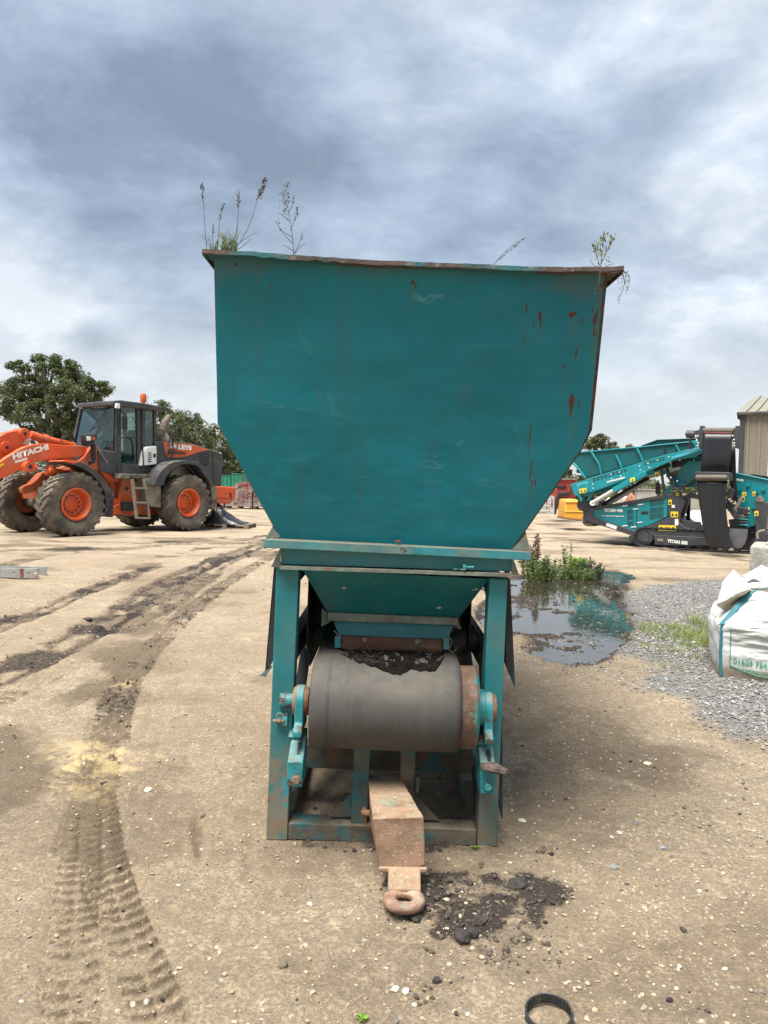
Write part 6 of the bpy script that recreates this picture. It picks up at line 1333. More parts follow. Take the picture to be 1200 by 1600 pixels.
    slab('scraper_bar', Z3, [(262, 398), (492, 404), (490, 418), (262, 412)], yB + .0, .05, m_red)
    slab('fold_housing', Z3, [(195, 730), (480, 736), (488, 800), (478, 812), (462, 770), (200, 768), (192, 800), (186, 780)], yB - .10, .35, m_ch)
    roller('fold_roller', (206, 783), (460, 783), yB - .28, .075, m_rolr)
    roller('small_motor', (122, 418), (190, 420), yB + .15, .09, m_ch)
    slab('head_bracket', Z3, [(182, 392), (228, 380), (232, 348), (258, 346), (262, 380), (256, 470), (240, 545), (215, 520), (215, 450), (185, 440)], yB + .05, .25, m_ch)
    slab('head_bracket', Z3, [(498, 385), (520, 380), (528, 350), (552, 345), (552, 440), (545, 540), (510, 520), (500, 440)], yB + .05, .2, m_ch)
    for x, y in ((196, 432), (214, 432), (206, 465), (218, 490), (214, 512), (505, 430), (515, 462), (518, 490), (518, 512)):
        p = SF.L(*Z3(x, y), yB - .02); mb = MB(); mb.cyl(p, p + Vector((0, .05, 0)), .018, 8); mb.build('bolt', m_lampg, T)
    slab('fold_arm', Z3, [(450, 905), (490, 865), (515, 885), (500, 960), (455, 930)], yB + .1, .3, m_ch); slab('fold_arm', Z3, [(448, 950), (500, 1010), (548, 1110), (520, 1130), (460, 1040)], yB + .3, .2, m_ch)
    mb = MB(); mb.tube(S(Z3, [(520, 1050), (590, 940)], -.4), .04, 8); mb.build('stay_rod', m_grey, T)
    slab('motor', Z3, [(450, 985), (520, 1010), (525, 1050), (470, 1060), (445, 1030)], -.3, .4, m_blk); slab('motor', Z3, [(548, 1030), (628, 1035), (628, 1090), (548, 1085)], -.2, .4, m_ch)
    # ---- right hand end: tail conveyor, plates and stickers
    slab('tail_conveyor_side', Z3, [(520, 744), (620, 762), (700, 778), (1000, 840), (1000, 1060), (810, 1000), (700, 1060), (690, 1180), (620, 1200), (600, 1100), (560, 980), (540, 900)], -.05, .1, m_ts)
    slab('tail_conveyor_edge', Z3, [(516, 735), (620, 756), (720, 776), (1010, 838), (1010, 850), (720, 788), (516, 748)], -.10, .16, m_ts)
    lettering('POWERSCREEN', [SF.L(*Z3(500, 800), -.06), SF.L(*Z3(596, 812), -.06), SF.L(*Z3(596, 794), -.06), SF.L(*Z3(500, 780), -.06)], m_whlet, T, bold=.05)
    mb = MB(); mb.prism(S(Z3, [(600, 760), (670, 752), (800, 770), (1000, 810), (1000, 850), (700, 790)], .3), (0, .6, 0)); mb.build('tail_belt', m_bb, T)
    for x, y in ((634, 838), (760, 874), (590, 912), (560, 870), (684, 1022), (700, 890)):
        p = SF.L(*Z3(x, y), -.07); mb = MB(); mb.cyl(p + Vector((0, -.03, 0)), p, .05, 10); mb.build('boss', m_ts, T)
    slab('tail_leg', Z3, [(696, 985), (812, 985), (780, 1130), (775, 1240), (820, 1260), (820, 1400), (640, 1390), (690, 1330), (698, 1200)], -.35, .3, m_ch)
    slab('tail_frame', Z3, [(470, 1130), (700, 1110), (700, 1390), (520, 1380)], .1, .8, m_ch)
    slab('curved_bracket', Z3, [(695, 985), (700, 950), (730, 930), (765, 965), (768, 985)], -.36, .2, m_exh)
    for k in range(4): slab('hose_clip', Z3, [(560, 1100 + k * 22), (640, 1102 + k * 24), (640, 1112 + k * 24), (560, 1110 + k * 22)], -.28, .1, m_ts if k % 2 else m_ch)
    sticker(Z3, 688, 1058, 720, 1100, -.37, 0, 1); sticker(Z3, 586, 900, 618, 930, -.2, 0, 1); sticker(Z3, 582, 934, 606, 980, -.2, 0, 1); sticker(Z3, 672, 896, 696, 934, -.2, 0, 1); sticker(Z3, 634, 1028, 646, 1080, -.32, 0, 1)
    mb = MB(); mb.tube(crom(S(Z3, [(715, 1290), (712, 1250), (730, 1228), (775, 1220)], -.5), 4), .03, 7); mb.build('hydraulic_pipe', m_grey, T)
    return T
screener = build_screener()
# ================================================================== TREES AND PLANTS
m_leaf = island('oak_leaves', [(.085, .110, .045), (.13, .165, .07), (.055, .078, .034), (.18, .20, .095), (.10, .13, .055)], .65, bump=0, trans=.38)
m_leaf2 = island('hedge_leaves', [(.11, .135, .055), (.16, .185, .085), (.06, .08, .032), (.17, .185, .095)], .65, bump=0, trans=.25)
m_leaf3 = island('pale_leaves', [(.10, .115, .055), (.14, .15, .075), (.07, .085, .04), (.17, .17, .10)], .7, bump=0, trans=.25)
m_bark = M('grey_brown_bark', (.10, .08, .058), .95, var=.4, vs=6, bump=.8, bs=14)
def leaf_cloud(clumps, n, size, seed, flat=.75):
    """clumps: array of (x,y,z,r); leaves are small folded quads scattered through them"""
    rs = np.random.RandomState(seed); c = clumps[rs.randint(0, len(clumps), n)]
    d = rs.normal(0, 1, (n, 3)); d /= np.linalg.norm(d, axis=1)[:, None]; p = c[:, :3] + d * (c[:, 3:4] * rs.uniform(.15, 1, (n, 1)) ** .6) * np.array([1, 1, flat])
    a = rs.normal(0, 1, (n, 3)); a[:, 2] *= .6; a /= np.linalg.norm(a, axis=1)[:, None]; b = rs.normal(0, 1, (n, 3)); b -= a * (a * b).sum(1)[:, None]; b /= np.linalg.norm(b, axis=1)[:, None]
    s = size * rs.uniform(.6, 1.35, (n, 1)); u = np.cross(a, b) * s * .12
    V = np.stack([p - a * s * .55, p + b * s * .32 + u, p + a * s * .55, p - b * s * .32 + u], 1).reshape(-1, 3)
    return V, np.arange(n * 4).reshape(-1, 4)
def tree(label, loc, trunk_h, lobes, n, leaf, mat, name='tree', cat='tree', seed=1, r0=.3, group=None, per=26, clr=.42, spread=.0):
    rs = np.random.RandomState(seed); T = empty(name, label, cat, loc=loc, group=group); rr = random.Random(seed)
    clumps = []
    for (x, y, z, rx, ry, rz) in lobes:
        k = int(per * (rx * rz) ** .8) + 3; d = rs.normal(0, 1, (k, 3)); d /= np.linalg.norm(d, axis=1)[:, None]; rad = rs.uniform(.35, 1.03, (k, 1)) ** .5
        p = d * rad * np.array([rx, ry, rz]) + np.array([x, y, z]); clumps.append(np.concatenate([p, clr * rs.uniform(.4, 1.5, (k, 1))], 1))
    clumps = np.concatenate(clumps); V, Fc = leaf_cloud(clumps, n, leaf, seed)
    mesh_np('crown', V, Fc, mat, parent=T, smooth=False)
    mb = MB(); top = Vector((lobes[0][0] * .5, 0, trunk_h)); mb.tube(crom([(0, 0, -.1), (.05, 0, trunk_h * .5), top], 4), [r0 * (1 - .35 * k / 8) for k in range(9)], 10); mb.build('trunk', m_bark, T)
    for (x, y, z, rx, ry, rz) in lobes:
        e = Vector((x, y, z + rz * .3)); m = top.lerp(e, .5) + Vector((rr.uniform(-.3, .3), rr.uniform(-.3, .3), -.1)); mb = MB(); mb.tube(crom([top + Vector((0, 0, -.25)), m, e], 4), [r0 * .5 * (1 - .9 * k / 8) + .015 for k in range(9)], 6); mb.build('limb', m_bark, T)
        for k in range(4):
            b = m.lerp(e, rr.uniform(.2, .9)); q_ = Vector((x + rr.uniform(-.8, .8) * rx, y + rr.uniform(-.8, .8) * ry, z + rr.uniform(-.5, .8) * rz)); mb = MB(); mb.tube([b, b.lerp(q_, .5) + Vector((0, 0, .1)), q_], [r0 * .16, r0 * .09, .01], 5); mb.build('branch', m_bark, T)
    return T
def W(px, py, D): return at(px, py, D)
# oak behind the loader
D = 44.0; c = W(84, 700, D); b = Vector((c.x, D, 0))
def lobe(px, py, rxp, rzp, D, base, ry=None, dy=0.0):
    p = W(px, py, D); s = D / F; return (p.x - base.x, dy, p.z - base.z, rxp * s, ry if ry else rxp * s * .9, rzp * s)
tree('large dark green oak standing behind the cab and arms of the wheel loader', b, 2.2, [
    lobe(82, 588, 38, 28, D, b), lobe(42, 608, 32, 24, D, b, dy=.4), lobe(25, 622, 30, 26, D, b), lobe(118, 604, 36, 30, D, b, dy=-.3), lobe(142, 612, 26, 20, D, b), lobe(88, 640, 48, 28, D, b), lobe(60, 655, 42, 26, D, b),
    lobe(108, 668, 42, 34, D, b, dy=.5), lobe(70, 568, 22, 14, D, b), lobe(105, 575, 20, 15, D, b), lobe(30, 575, 14, 10, D, b), lobe(100, 700, 32, 20, D, b), lobe(160, 608, 12, 12, D, b), lobe(10, 640, 18, 14, D, b)], 46000, .125, m_leaf, 'oak_tree', seed=4, r0=.36, per=19, clr=.36)
# row of bushy trees behind the loader, falling away to the right
gl = 'bushy trees in a row behind the loader'
for i, (px, py, rx, rz, D, lb) in enumerate([
    (250, 668, 36, 46, 52, 'tallest of the bushy trees, directly behind the loader exhaust'), (292, 680, 36, 44, 54, 'rounded bushy tree rising above the loader hood'),
    (330, 700, 36, 42, 56, 'bushy tree above the rear of the loader, next to the gap of sky'), (372, 728, 30, 38, 58, 'lowest bushy tree of the row, partly hidden by the hopper'), (412, 748, 26, 28, 60, 'bushy tree hidden behind the left flank of the hopper')]):
    b = Vector((W(px, 740, D).x, D, 0))
    tree(lb, b, 1.0, [lobe(px, py, rx, rz * .7, D, b), lobe(px - 12, py + 22, rx, rz * .7, D, b, dy=.5), lobe(px + 14, py + 20, rx, rz * .7, D, b, dy=-.5), lobe(px, py + 48, rx * 1.2, rz * .8, D, b, dy=.2), lobe(px + 4, py - rz * .62, rx * .5, 12, D, b), lobe(px - 10, py - rz * .5, rx * .4, 9, D, b)], 15000, .14, m_leaf2, 'bushy_tree', seed=20 + i, r0=.16, group=gl, per=24, clr=.42)
# right: two sparse trees above the far hopper and a dark bush behind it
for i, (pts, lb, D, mt, n) in enumerate([
    ([(930, 700, 26, 18), (922, 692, 14, 12), (940, 690, 12, 10), (950, 712, 24, 14)], 'sparse pale tree above the left end of the far teal hopper', 62, m_leaf3, 5200),
    ([(972, 706, 18, 11), (958, 698, 9, 9), (985, 712, 18, 10), (940, 715, 14, 10)], 'lower sparse tree just right of the pale tree', 66, m_leaf3, 3600),
    ([(884, 752, 32, 22), (862, 760, 24, 18), (905, 762, 30, 18), (880, 738, 18, 12)], 'dark bush between the hopper and the left end of the screening machine', 50, m_leaf, 6500)]):
    b = Vector((W(pts[0][0], 740, D).x, D, 0)); tree(lb, b, 1.2, [lobe(*p, D, b) for p in pts], n, .16, mt, 'dark_bush' if i == 2 else 'sparse_tree', 'bush' if i == 2 else 'tree', seed=40 + i, r0=.12, per=14, clr=.34)
# far woods that close the yard
def far_wood(x0, x1, D, h, seed, name_lab):
    rs = np.random.RandomState(seed); k = 260; X = rs.uniform(x0, x1, k); hh = h * (.55 + .6 * fbm(X * .09, X * 0, 3, seed)); cl = np.stack([X, D + rs.uniform(-3, 3, k), hh * rs.uniform(0, 1, k) ** .7, 1.3 * rs.uniform(.6, 1.3, k)], 1)
    V, Fc = leaf_cloud(cl, 26000, .42, seed); return mesh_np('far_wood', V, Fc, m_leaf, smooth=False, kind='stuff', label=name_lab, cat='wood')
far_wood(-95, -22, 88, 4.0, 3, 'distant dark wood along the horizon behind the loader')
far_wood(14, 90, 85, 2.9, 5, 'distant dark wood along the horizon behind the screening machine')
far_wood(-24, 16, 92, 2.6, 7, 'distant wood hidden mostly behind the hopper')

# ---- weeds at the edge of the pool
def blades(mb, rr, n, cx, cy, rx, ry, h0, h1, w, lean=.3, z=None, dens=None):
    for k in range(n):
        a = rr.uniform(0, 2 * pi); r_ = rr.random() ** .5; x, y = cx + rx * r_ * cos(a), cy + ry * r_ * sin(a); h = rr.uniform(h0, h1); dx, dy = rr.uniform(-lean, lean) * h, rr.uniform(-lean, lean) * h; zz = -.03 if z is None else z
        t = Vector((-dy, dx, 0)); t = t.normalized() * w if t.length > 1e-4 else Vector((w, 0, 0)); p = Vector((x, y, zz))
        mb.add([p - t, p + t, p + Vector((dx * .4, dy * .4, h * .6)) + t * .8, p + Vector((dx * .4, dy * .4, h * .6)) - t * .8, p + Vector((dx, dy, h))], [(0, 1, 2, 3), (3, 2, 4)])
m_w1 = island('pool_weed_leaves', [(.13, .19, .05), (.19, .24, .08), (.09, .13, .04), (.24, .28, .12)], .7, bump=0, trans=.3)
m_w2 = island('bright_leaves', [(.16, .30, .03), (.22, .36, .05), (.13, .22, .04)], .6, bump=0, trans=.35)
m_w3 = island('brown_weed', [(.16, .11, .07), (.11, .075, .05), (.20, .15, .09), (.08, .06, .04)], .85, bump=0)
m_w4 = island('purple_flower', [(.30, .10, .24), (.22, .07, .16), (.16, .12, .08)], .8, bump=0)
m_w5 = island('dark_weed', [(.06, .10, .055), (.09, .13, .08), (.05, .075, .035)], .8, bump=0, trans=.2)
def herb(name, label, px, py, D0, wpx, hpx, mat, seed, n=420, leafs=.045, stems=14, head=None, cat='plant'):
    """upright leafy plant, foot at the photo point, wpx wide and hpx tall there"""
    p = G(px, py); s = p.y / F; rr = random.Random(seed); T = empty(name, label, cat, loc=(p.x, p.y, gh(p.x, p.y))); w, h = wpx * s * .6, hpx * s
    st = []; 
    for k in range(stems):
        a = rr.uniform(0, 2 * pi); r_ = rr.random() ** .5; b = Vector((w * .6 * r_ * cos(a), w * .35 * r_ * sin(a), -.03)); hh = h * rr.uniform(.55, 1.0); t = b + Vector((w * .5 * cos(a) * r_ + rr.uniform(-.05, .05), w * .3 * sin(a), hh)); st.append(crom([b, b.lerp(t, .5) + Vector((rr.uniform(-.02, .02), rr.uniform(-.02, .02), 0)), t], 3))
    mb = MB()
    for q_ in st: mb.tube(q_, [.005, .005, .004, .004, .003, .003, .002][:len(q_)], 4)
    mb.build('stem', mat, T, ang=0, kind='stuff')
    mb = MB()
    for k in range(int(n * 1.7)):
        q_ = rr.choice(st); p_ = q_[rr.randrange(1, len(q_))].lerp(q_[rr.randrange(1, len(q_))], rr.random()); a = rr.uniform(0, 2 * pi); leafq(mb, p_, (cos(a), sin(a), rr.uniform(-.2, .9)), leafs * rr.uniform(.5, 1.4), leafs * .26, rr)
    mb.build('foliage', mat, T, ang=0, smooth=False, kind='stuff')
    if head:
        mb = MB()
        for q_ in st[:max(2, stems // 3)]:
            for k in range(40): leafq(mb, q_[-1].lerp(q_[-3], rr.random()) + Vector((rr.uniform(-.012, .012), rr.uniform(-.012, .012), 0)), (rr.uniform(-1, 1), rr.uniform(-1, 1), .6), .02, .007, rr)
        mb.build('flower', head, T, ang=0, smooth=False, kind='stuff')
    return T
herb('tall_dock', 'tall brown dock plant beside the right flange at the back of the pool', 830, 902, 0, 34, 84, m_w3, 1, 520, .05, 12)
herb('leafy_weed', 'dark green weed in front of the brown dock at the pool edge', 842, 906, 0, 44, 52, m_w1, 2, 900, .05, 26)
herb('silver_weed', 'grey green bushy weed lowest at the pool edge, left of the middle', 856, 904, 0, 40, 36, island('silver_leaf', [(.20, .25, .14), (.27, .31, .19), (.13, .17, .09)], .8, bump=0, trans=.3), 3, 1000, .035, 26)
herb('leafy_weed', 'green weed in the middle of the clump behind the pool', 880, 902, 0, 46, 38, m_w1, 4, 1000, .045, 26)
herb('tall_weed', 'slim pale green weed standing above the middle of the clump', 884, 898, 0, 14, 54, m_w1, 5, 200, .04, 5)
herb('broadleaf_plant', 'bright green broad leaved plant at the back of the clump', 902, 894, 0, 28, 30, m_w2, 6, 340, .075, 14)
herb('dark_weed', 'dark bluish green bush at the right end of the clump', 926, 901, 0, 40, 38, m_w5, 7, 1000, .035, 26)
herb('purple_flower', 'weed with a pink purple flower spike above the right end of the clump', 918, 900, 0, 12, 50, m_w5, 8, 90, .03, 5, head=m_w4)
herb('flowering_weed', 'reddish flowering weed rising at the right edge of the clump', 934, 898, 0, 16, 34, m_w3, 9, 120, .03, 7, head=m_w4)
herb('leafy_weed', 'low yellow green weed between the bright plant and the dark bush', 908, 904, 0, 40, 26, m_w1, 10, 800, .035, 22)
# grass on the gravel, left of the white bag
rr = random.Random(9); mb = MB()
for px, py, rx, ry, n, h in ((1050, 1000, 44, 16, 900, .11), (1088, 1004, 30, 16, 800, .15), (1028, 1022, 28, 8, 240, .07), (1045, 1042, 30, 8, 160, .06), (1106, 992, 14, 14, 260, .24), (1000, 1005, 24, 10, 90, .05), (1075, 1030, 30, 8, 150, .07), (1020, 996, 20, 6, 90, .07)):
    p = G(px, py); s = p.y / F; blades(mb, rr, int(n * 1.3), p.x, p.y, rx * s, ry * s * 6, h * .12, h * .7, .0026, 1.1, z=-.01 + gh(p.x, p.y))
mb.build('grass', island('green_grass', [(.16, .22, .04), (.24, .30, .07), (.30, .32, .13), (.10, .14, .04)], .7, bump=0, trans=.35), smooth=False, kind='stuff', label='patch of bright green grass growing through gravel beside the white bag', cat='grass')
mb = MB()
for px, py, rx, ry, n, h in ((820, 905, 22, 5, 120, .06), (8, 884, 22, 2, 160, .08), (350, 1006, 12, 3, 30, .03)):
    p = G(px, py); s = p.y / F; blades(mb, rr, n, p.x, p.y, rx * s, ry * s * 6, h * .3, h, .003, .5, z=gh(p.x, p.y) - .01)
mb.build('sparse_grass', island('thin_grass', [(.12, .14, .05), (.18, .18, .08)], .8, bump=0, trans=.3), smooth=False, kind='stuff', label='thin grass sprouting beside the ladder and at the shore of the pool', cat='grass')
for px, py, lb, wz in ((742, 1326, 'small green seedling at the foot of the right leg of the frame', 12), (566, 1592, 'tiny green seedling at the bottom edge of the picture', 14)):
    p = G(px, py); T = empty('seedling', lb, 'plant', loc=(p.x, p.y, gh(p.x, p.y))); mb = MB()
    for k in range(11): a = k * 2.4; leafq(mb, Vector((0, 0, .004)), (cos(a), sin(a), .5), .022, .006, rr)
    mb.build('leaves', m_w2, T, smooth=False)
# floating scum and wet debris on the pool
rs = np.random.RandomState(11); x = rs.uniform(1.15, 5.2, 6000); y = rs.uniform(6.2, 13, 6000); pm = pond_mask(x, y); k = (pm > .15) & (rs.uniform(0, 1, 6000) < np.clip(.10 + 1.3 * sst(.52, .66, fbm(x * 1.4, y * 1.4, 4, 77)), 0, 1)); xy = np.stack([x[k], y[k]], 1)[:2600]
stones('pool_debris', xy, .006 + .022 * rs.uniform(0, 1, len(xy)) ** 2, island('wet_debris', [(.10, .08, .05), (.05, .045, .03), (.22, .20, .15), (.07, .09, .04)], .6), flat=.18, base=(OCT_V, OCT_F), z=np.full(len(xy), -.0215), label='dark scraps and scum floating on the pool of water', cat='debris')

# ================================================================== THINGS IN THE YARD
m_wood = M('weathered_pallet_wood', (.20, .165, .12), .9, var=.3, vs=9, bump=.5, bs=20, layers=[dict(col=(.10, .08, .06), s=8, lo=.5, hi=.7, amt=.6)])
def pallet(T, L=1.2, Wd=1.0, z=0.0, nm=True):
    first = None
    for i in range(3):
        for j in range(3):
            if first is None: mb = MB(); mb.box((0, 0, 0), (.14, .10, .09)); first = o = mb.build('block', m_wood, T)
            else: o = first.copy(); COL.objects.link(o); o.parent = T
            o.location = (-L / 2 + .07 + i * (L - .14) / 2, -Wd / 2 + .05 + j * (Wd - .1) / 2, z + .066)
    b0 = None
    for j in range(3):
        if b0 is None: mb = MB(); mb.box((0, 0, 0), (L, .10, .022)); b0 = o = mb.build('plank', m_wood, T)
        else: o = b0.copy(); COL.objects.link(o); o.parent = T
        o.location = (0, -Wd / 2 + .05 + j * (Wd - .1) / 2, z + .0105)
    b1 = None
    for i in range(7):
        if b1 is None: mb = MB(); mb.box((0, 0, 0), (.10, Wd, .022)); b1 = o = mb.build('plank', m_wood, T)
        else: o = b1.copy(); COL.objects.link(o); o.parent = T
        o.location = (-L / 2 + .05 + i * (L - .1) / 6, 0, z + .123)
def black_sheet_pallet():
    p = G(352, 826); T = empty('pallet', 'grey wooden pallet on the ground behind the loader rear wheel', 'pallet', loc=(p.x, p.y + .5, 0)); T.rotation_euler[2] = radians(-4); pallet(T, 1.5, 1.0)
    # crumpled black plastic peaked at the left
    nx, ny = 40, 26; V = []
    for j in range(ny + 1):
        for i in range(nx + 1):
            u, v = i / nx, j / ny; x = -.70 + 1.28 * u; pk = np.interp(u, [0, .1, .18, .26, .36, .5, .65, .8, .92, 1], [.20, .30, .62, .68, .55, .36, .20, .10, .05, .0]); y = -.42 + .84 * v
            V.append((x + .03 * sin(v * 9), y, .137 + pk * (math.sin(pi * min(1, max(0, v))) ** .5 if 0 < v < 1 else 0) * (.8 + .4 * float(fbm(np.array([u * 7]), np.array([v * 7]), 3, 5)[0]))))
    sheet_m = M('black_plastic_sheet', (.012, .013, .016), .35, var=.3, vs=6, bump=.6, bs=14)
    o = mesh_np('plastic_sheet', np.array(V), grid_faces(nx + 1, ny + 1), sheet_m, ang=0, label='black plastic sheeting heaped on the grey wooden pallet', cat='plastic sheet'); o.matrix_world = Matrix.Translation((p.x, p.y + .5, 0)) @ Matrix.Rotation(radians(-4), 4, 'Z')
    q_ = W(333, 797, p.y + .6); mb = MB(); mb.tube(crom([(0, 0, 0), (-.08, .02, .20), (.0, .05, .33), (.08, .02, .2), (.10, 0, 0)], 3), [.10, .09, .05, .08, .09] + [.08] * 8, 8)
    mb.rough(.02, 3); sset(o2 := mb.build('white_rag', M('white_rag_cloth', (.7, .69, .66), .9), ang=0), 'white crumpled rag behind the loader rear wheel by the black sheeting', 'rag'); o2.location = (q_.x, q_.y, .14)
black_sheet_pallet()
# packs of bricks on pallets behind the loader
def brick_pack(px0, px1, pyt, pyb, D, label, col, h2=None, ztop=None, group='brick packs on pallets behind the loader'):
    a, b = W(px0, pyb, D), W(px1, pyb, D); zt = W((px0 + px1) / 2, pyt, D).z; w = b.x - a.x; T = empty('brick_pack', label, 'brick pack', loc=((a.x + b.x) / 2, D + .5, 0), group=group)
    pallet(T, w, 1.0); nr = max(3, int((zt - .14) / .085)); mt = M('bricks_of_pack', col, .9, var=.3, vs=6, layers=[dict(col=(.36, .31, .29), s=2, lo=.38, hi=.65, amt=.75), dict(col=(.08, .05, .05), s=8, lo=.55, hi=.7, amt=.6)])
    mb = MB(); rr = random.Random(int(px0)); hh = (zt - .14) / nr
    for r_ in range(nr):
        nb = max(3, int(w / .23))
        for k in range(nb):
            for yy in (-.38, 0, .38):
                if r_ == nr - 1 and rr.random() < .35: continue
                mb.box((-w / 2 + (k + .5) * w / nb + rr.uniform(-.01, .01), yy + rr.uniform(-.02, .02), .136 + (r_ + .5) * hh), (w / nb - .014, .36, hh - .008))
    mb.build('bricks', mt, T, kind='stuff')
    return T
brick_pack(352, 394, 764, 793, 39, 'pack of red bricks wrapped in film, next to the loader counterweight', (.20, .10, .085))
brick_pack(395.5, 432, 765, 794, 39, 'darker brick pack on its pallet, next right of the red one', (.11, .06, .06))
brick_pack(318, 350, 766, 792, 39.4, 'brick pack mostly hidden behind the loader counterweight', (.20, .08, .06))
brick_pack(366, 400, 753, 796, 43, 'taller pack of red bricks in the second row, seen over the first', (.24, .085, .065))
def box_thing(name, label, cat, px0, px1, pyt, pyb, D, depth, mat, ribs=0, group=None):
    a, b = W(px0, pyb, D), W(px1, pyb, D); zt = W((px0 + px1) / 2, pyt, D).z; w = b.x - a.x; T = empty(name, label, cat, loc=((a.x + b.x) / 2, D, 0), group=group)
    mb = MB(); mb.box((0, depth / 2, zt / 2), (w, depth, zt)); mb.build('body', mat, T, bevel=.02)
    for k in range(ribs):
        mb = MB(); mb.box((-w / 2 + (k + .5) * w / ribs, -.02, zt / 2), (w / ribs * .45, .04, zt * .92)); mb.build('panel', mat, T)
    mb = MB(); mb.box((0, depth / 2, zt + .025), (w + .06, depth + .06, .05)); mb.build('lid', mat, T)
    return T
m_gc = M('green_container_paint', (.02, .22, .13), .5, var=.15, vs=1)
box_thing('skip_container', 'green steel container behind the brick packs', 'container', 344, 361, 743, 790, 47, 2.2, m_gc, 3); box_thing('skip_container', 'second green container, touching the first on its right', 'container', 361.5, 378, 741, 790, 46.6, 2.2, m_gc, 3)
m_br = M('red_brick_wall', (.19, .11, .08), .9, var=.25, vs=3, layers=[dict(col=(.28, .20, .15), s=6, lo=.5, hi=.7)])
def brick_hut():
    D = 50; a, b = W(378, 790, D), W(404, 790, D); T = empty('brick_hut', 'small brown brick hut with a white vent, between trees and hopper', 'hut', loc=((a.x + b.x) / 2, D, 0)); w = b.x - a.x; zt = W(390, 738, D).z
    mb = MB(); mb.box((0, 1, zt / 2), (w, 2, zt)); mb.build('wall', m_br, T); mb = MB(); mb.prism([(-w / 2 - .1, -.1, zt), (w / 2 + .1, -.1, zt), (0, -.1, zt + .5)], (0, 2.2, 0)); mb.build('roof', m_grey, T)
    p = W(385, 737, D); mb = MB(); mb.box((p.x - (a.x + b.x) / 2, -.04, zt * .86), (.28, .06, .4)); mb.build('vent', m_white, T)
brick_hut()
# ladder lying at the left
def ladder():
    a = G(-70, 902); b = G(58, 904); d = (b - a).normalized(); L = (b - a).length; ang = math.atan2(d.y, d.x)
    T = empty('ladder', 'aluminium ladder section lying flat on the sand at the left edge', 'ladder', loc=(a.x, a.y, .0)); T.rotation_euler[2] = ang
    m_al = M('dull_aluminium', (.42, .42, .40), .45, metal=.5, var=.15, layers=[dict(col=(.34, .28, .2), s=6, lo=.5, hi=.7, amt=.6)])
    for y in (0, .33):
        mb = MB(); h = .13 if y == 0 else .12; mb.box((L / 2, y, h / 2 + .01), (L, .012, h)); mb.box((L / 2, y + .02, h + .01), (L, .05, .008)); mb.box((L / 2, y + .02, .014), (L, .05, .008)); mb.build('stile', m_al, T)
        for k in range(6):
            mb = MB(); c_ = Vector((L - .12 - k * .21, y - .007, .085)); mb.cyl(c_, c_ + Vector((0, .003, 0)), .011, 8); mb.build('rivet', m_blk, T)
    for k in range(5): mb = MB(); mb.cyl((L - .2 - k * .28, .01, .08), (L - .2 - k * .28, .33, .08), .016, 10); mb.build('rung', m_al, T)
    mb = MB(); mb.box((L - .22, -.009, .075), (.05, .006, .13)); mb.build('rusty_patch', m_rust, T); mb = MB(); mb.box((L - .02, .0, .05), (.05, .03, .07)); mb.build('end_cap', m_al, T, bevel=.01)
ladder()

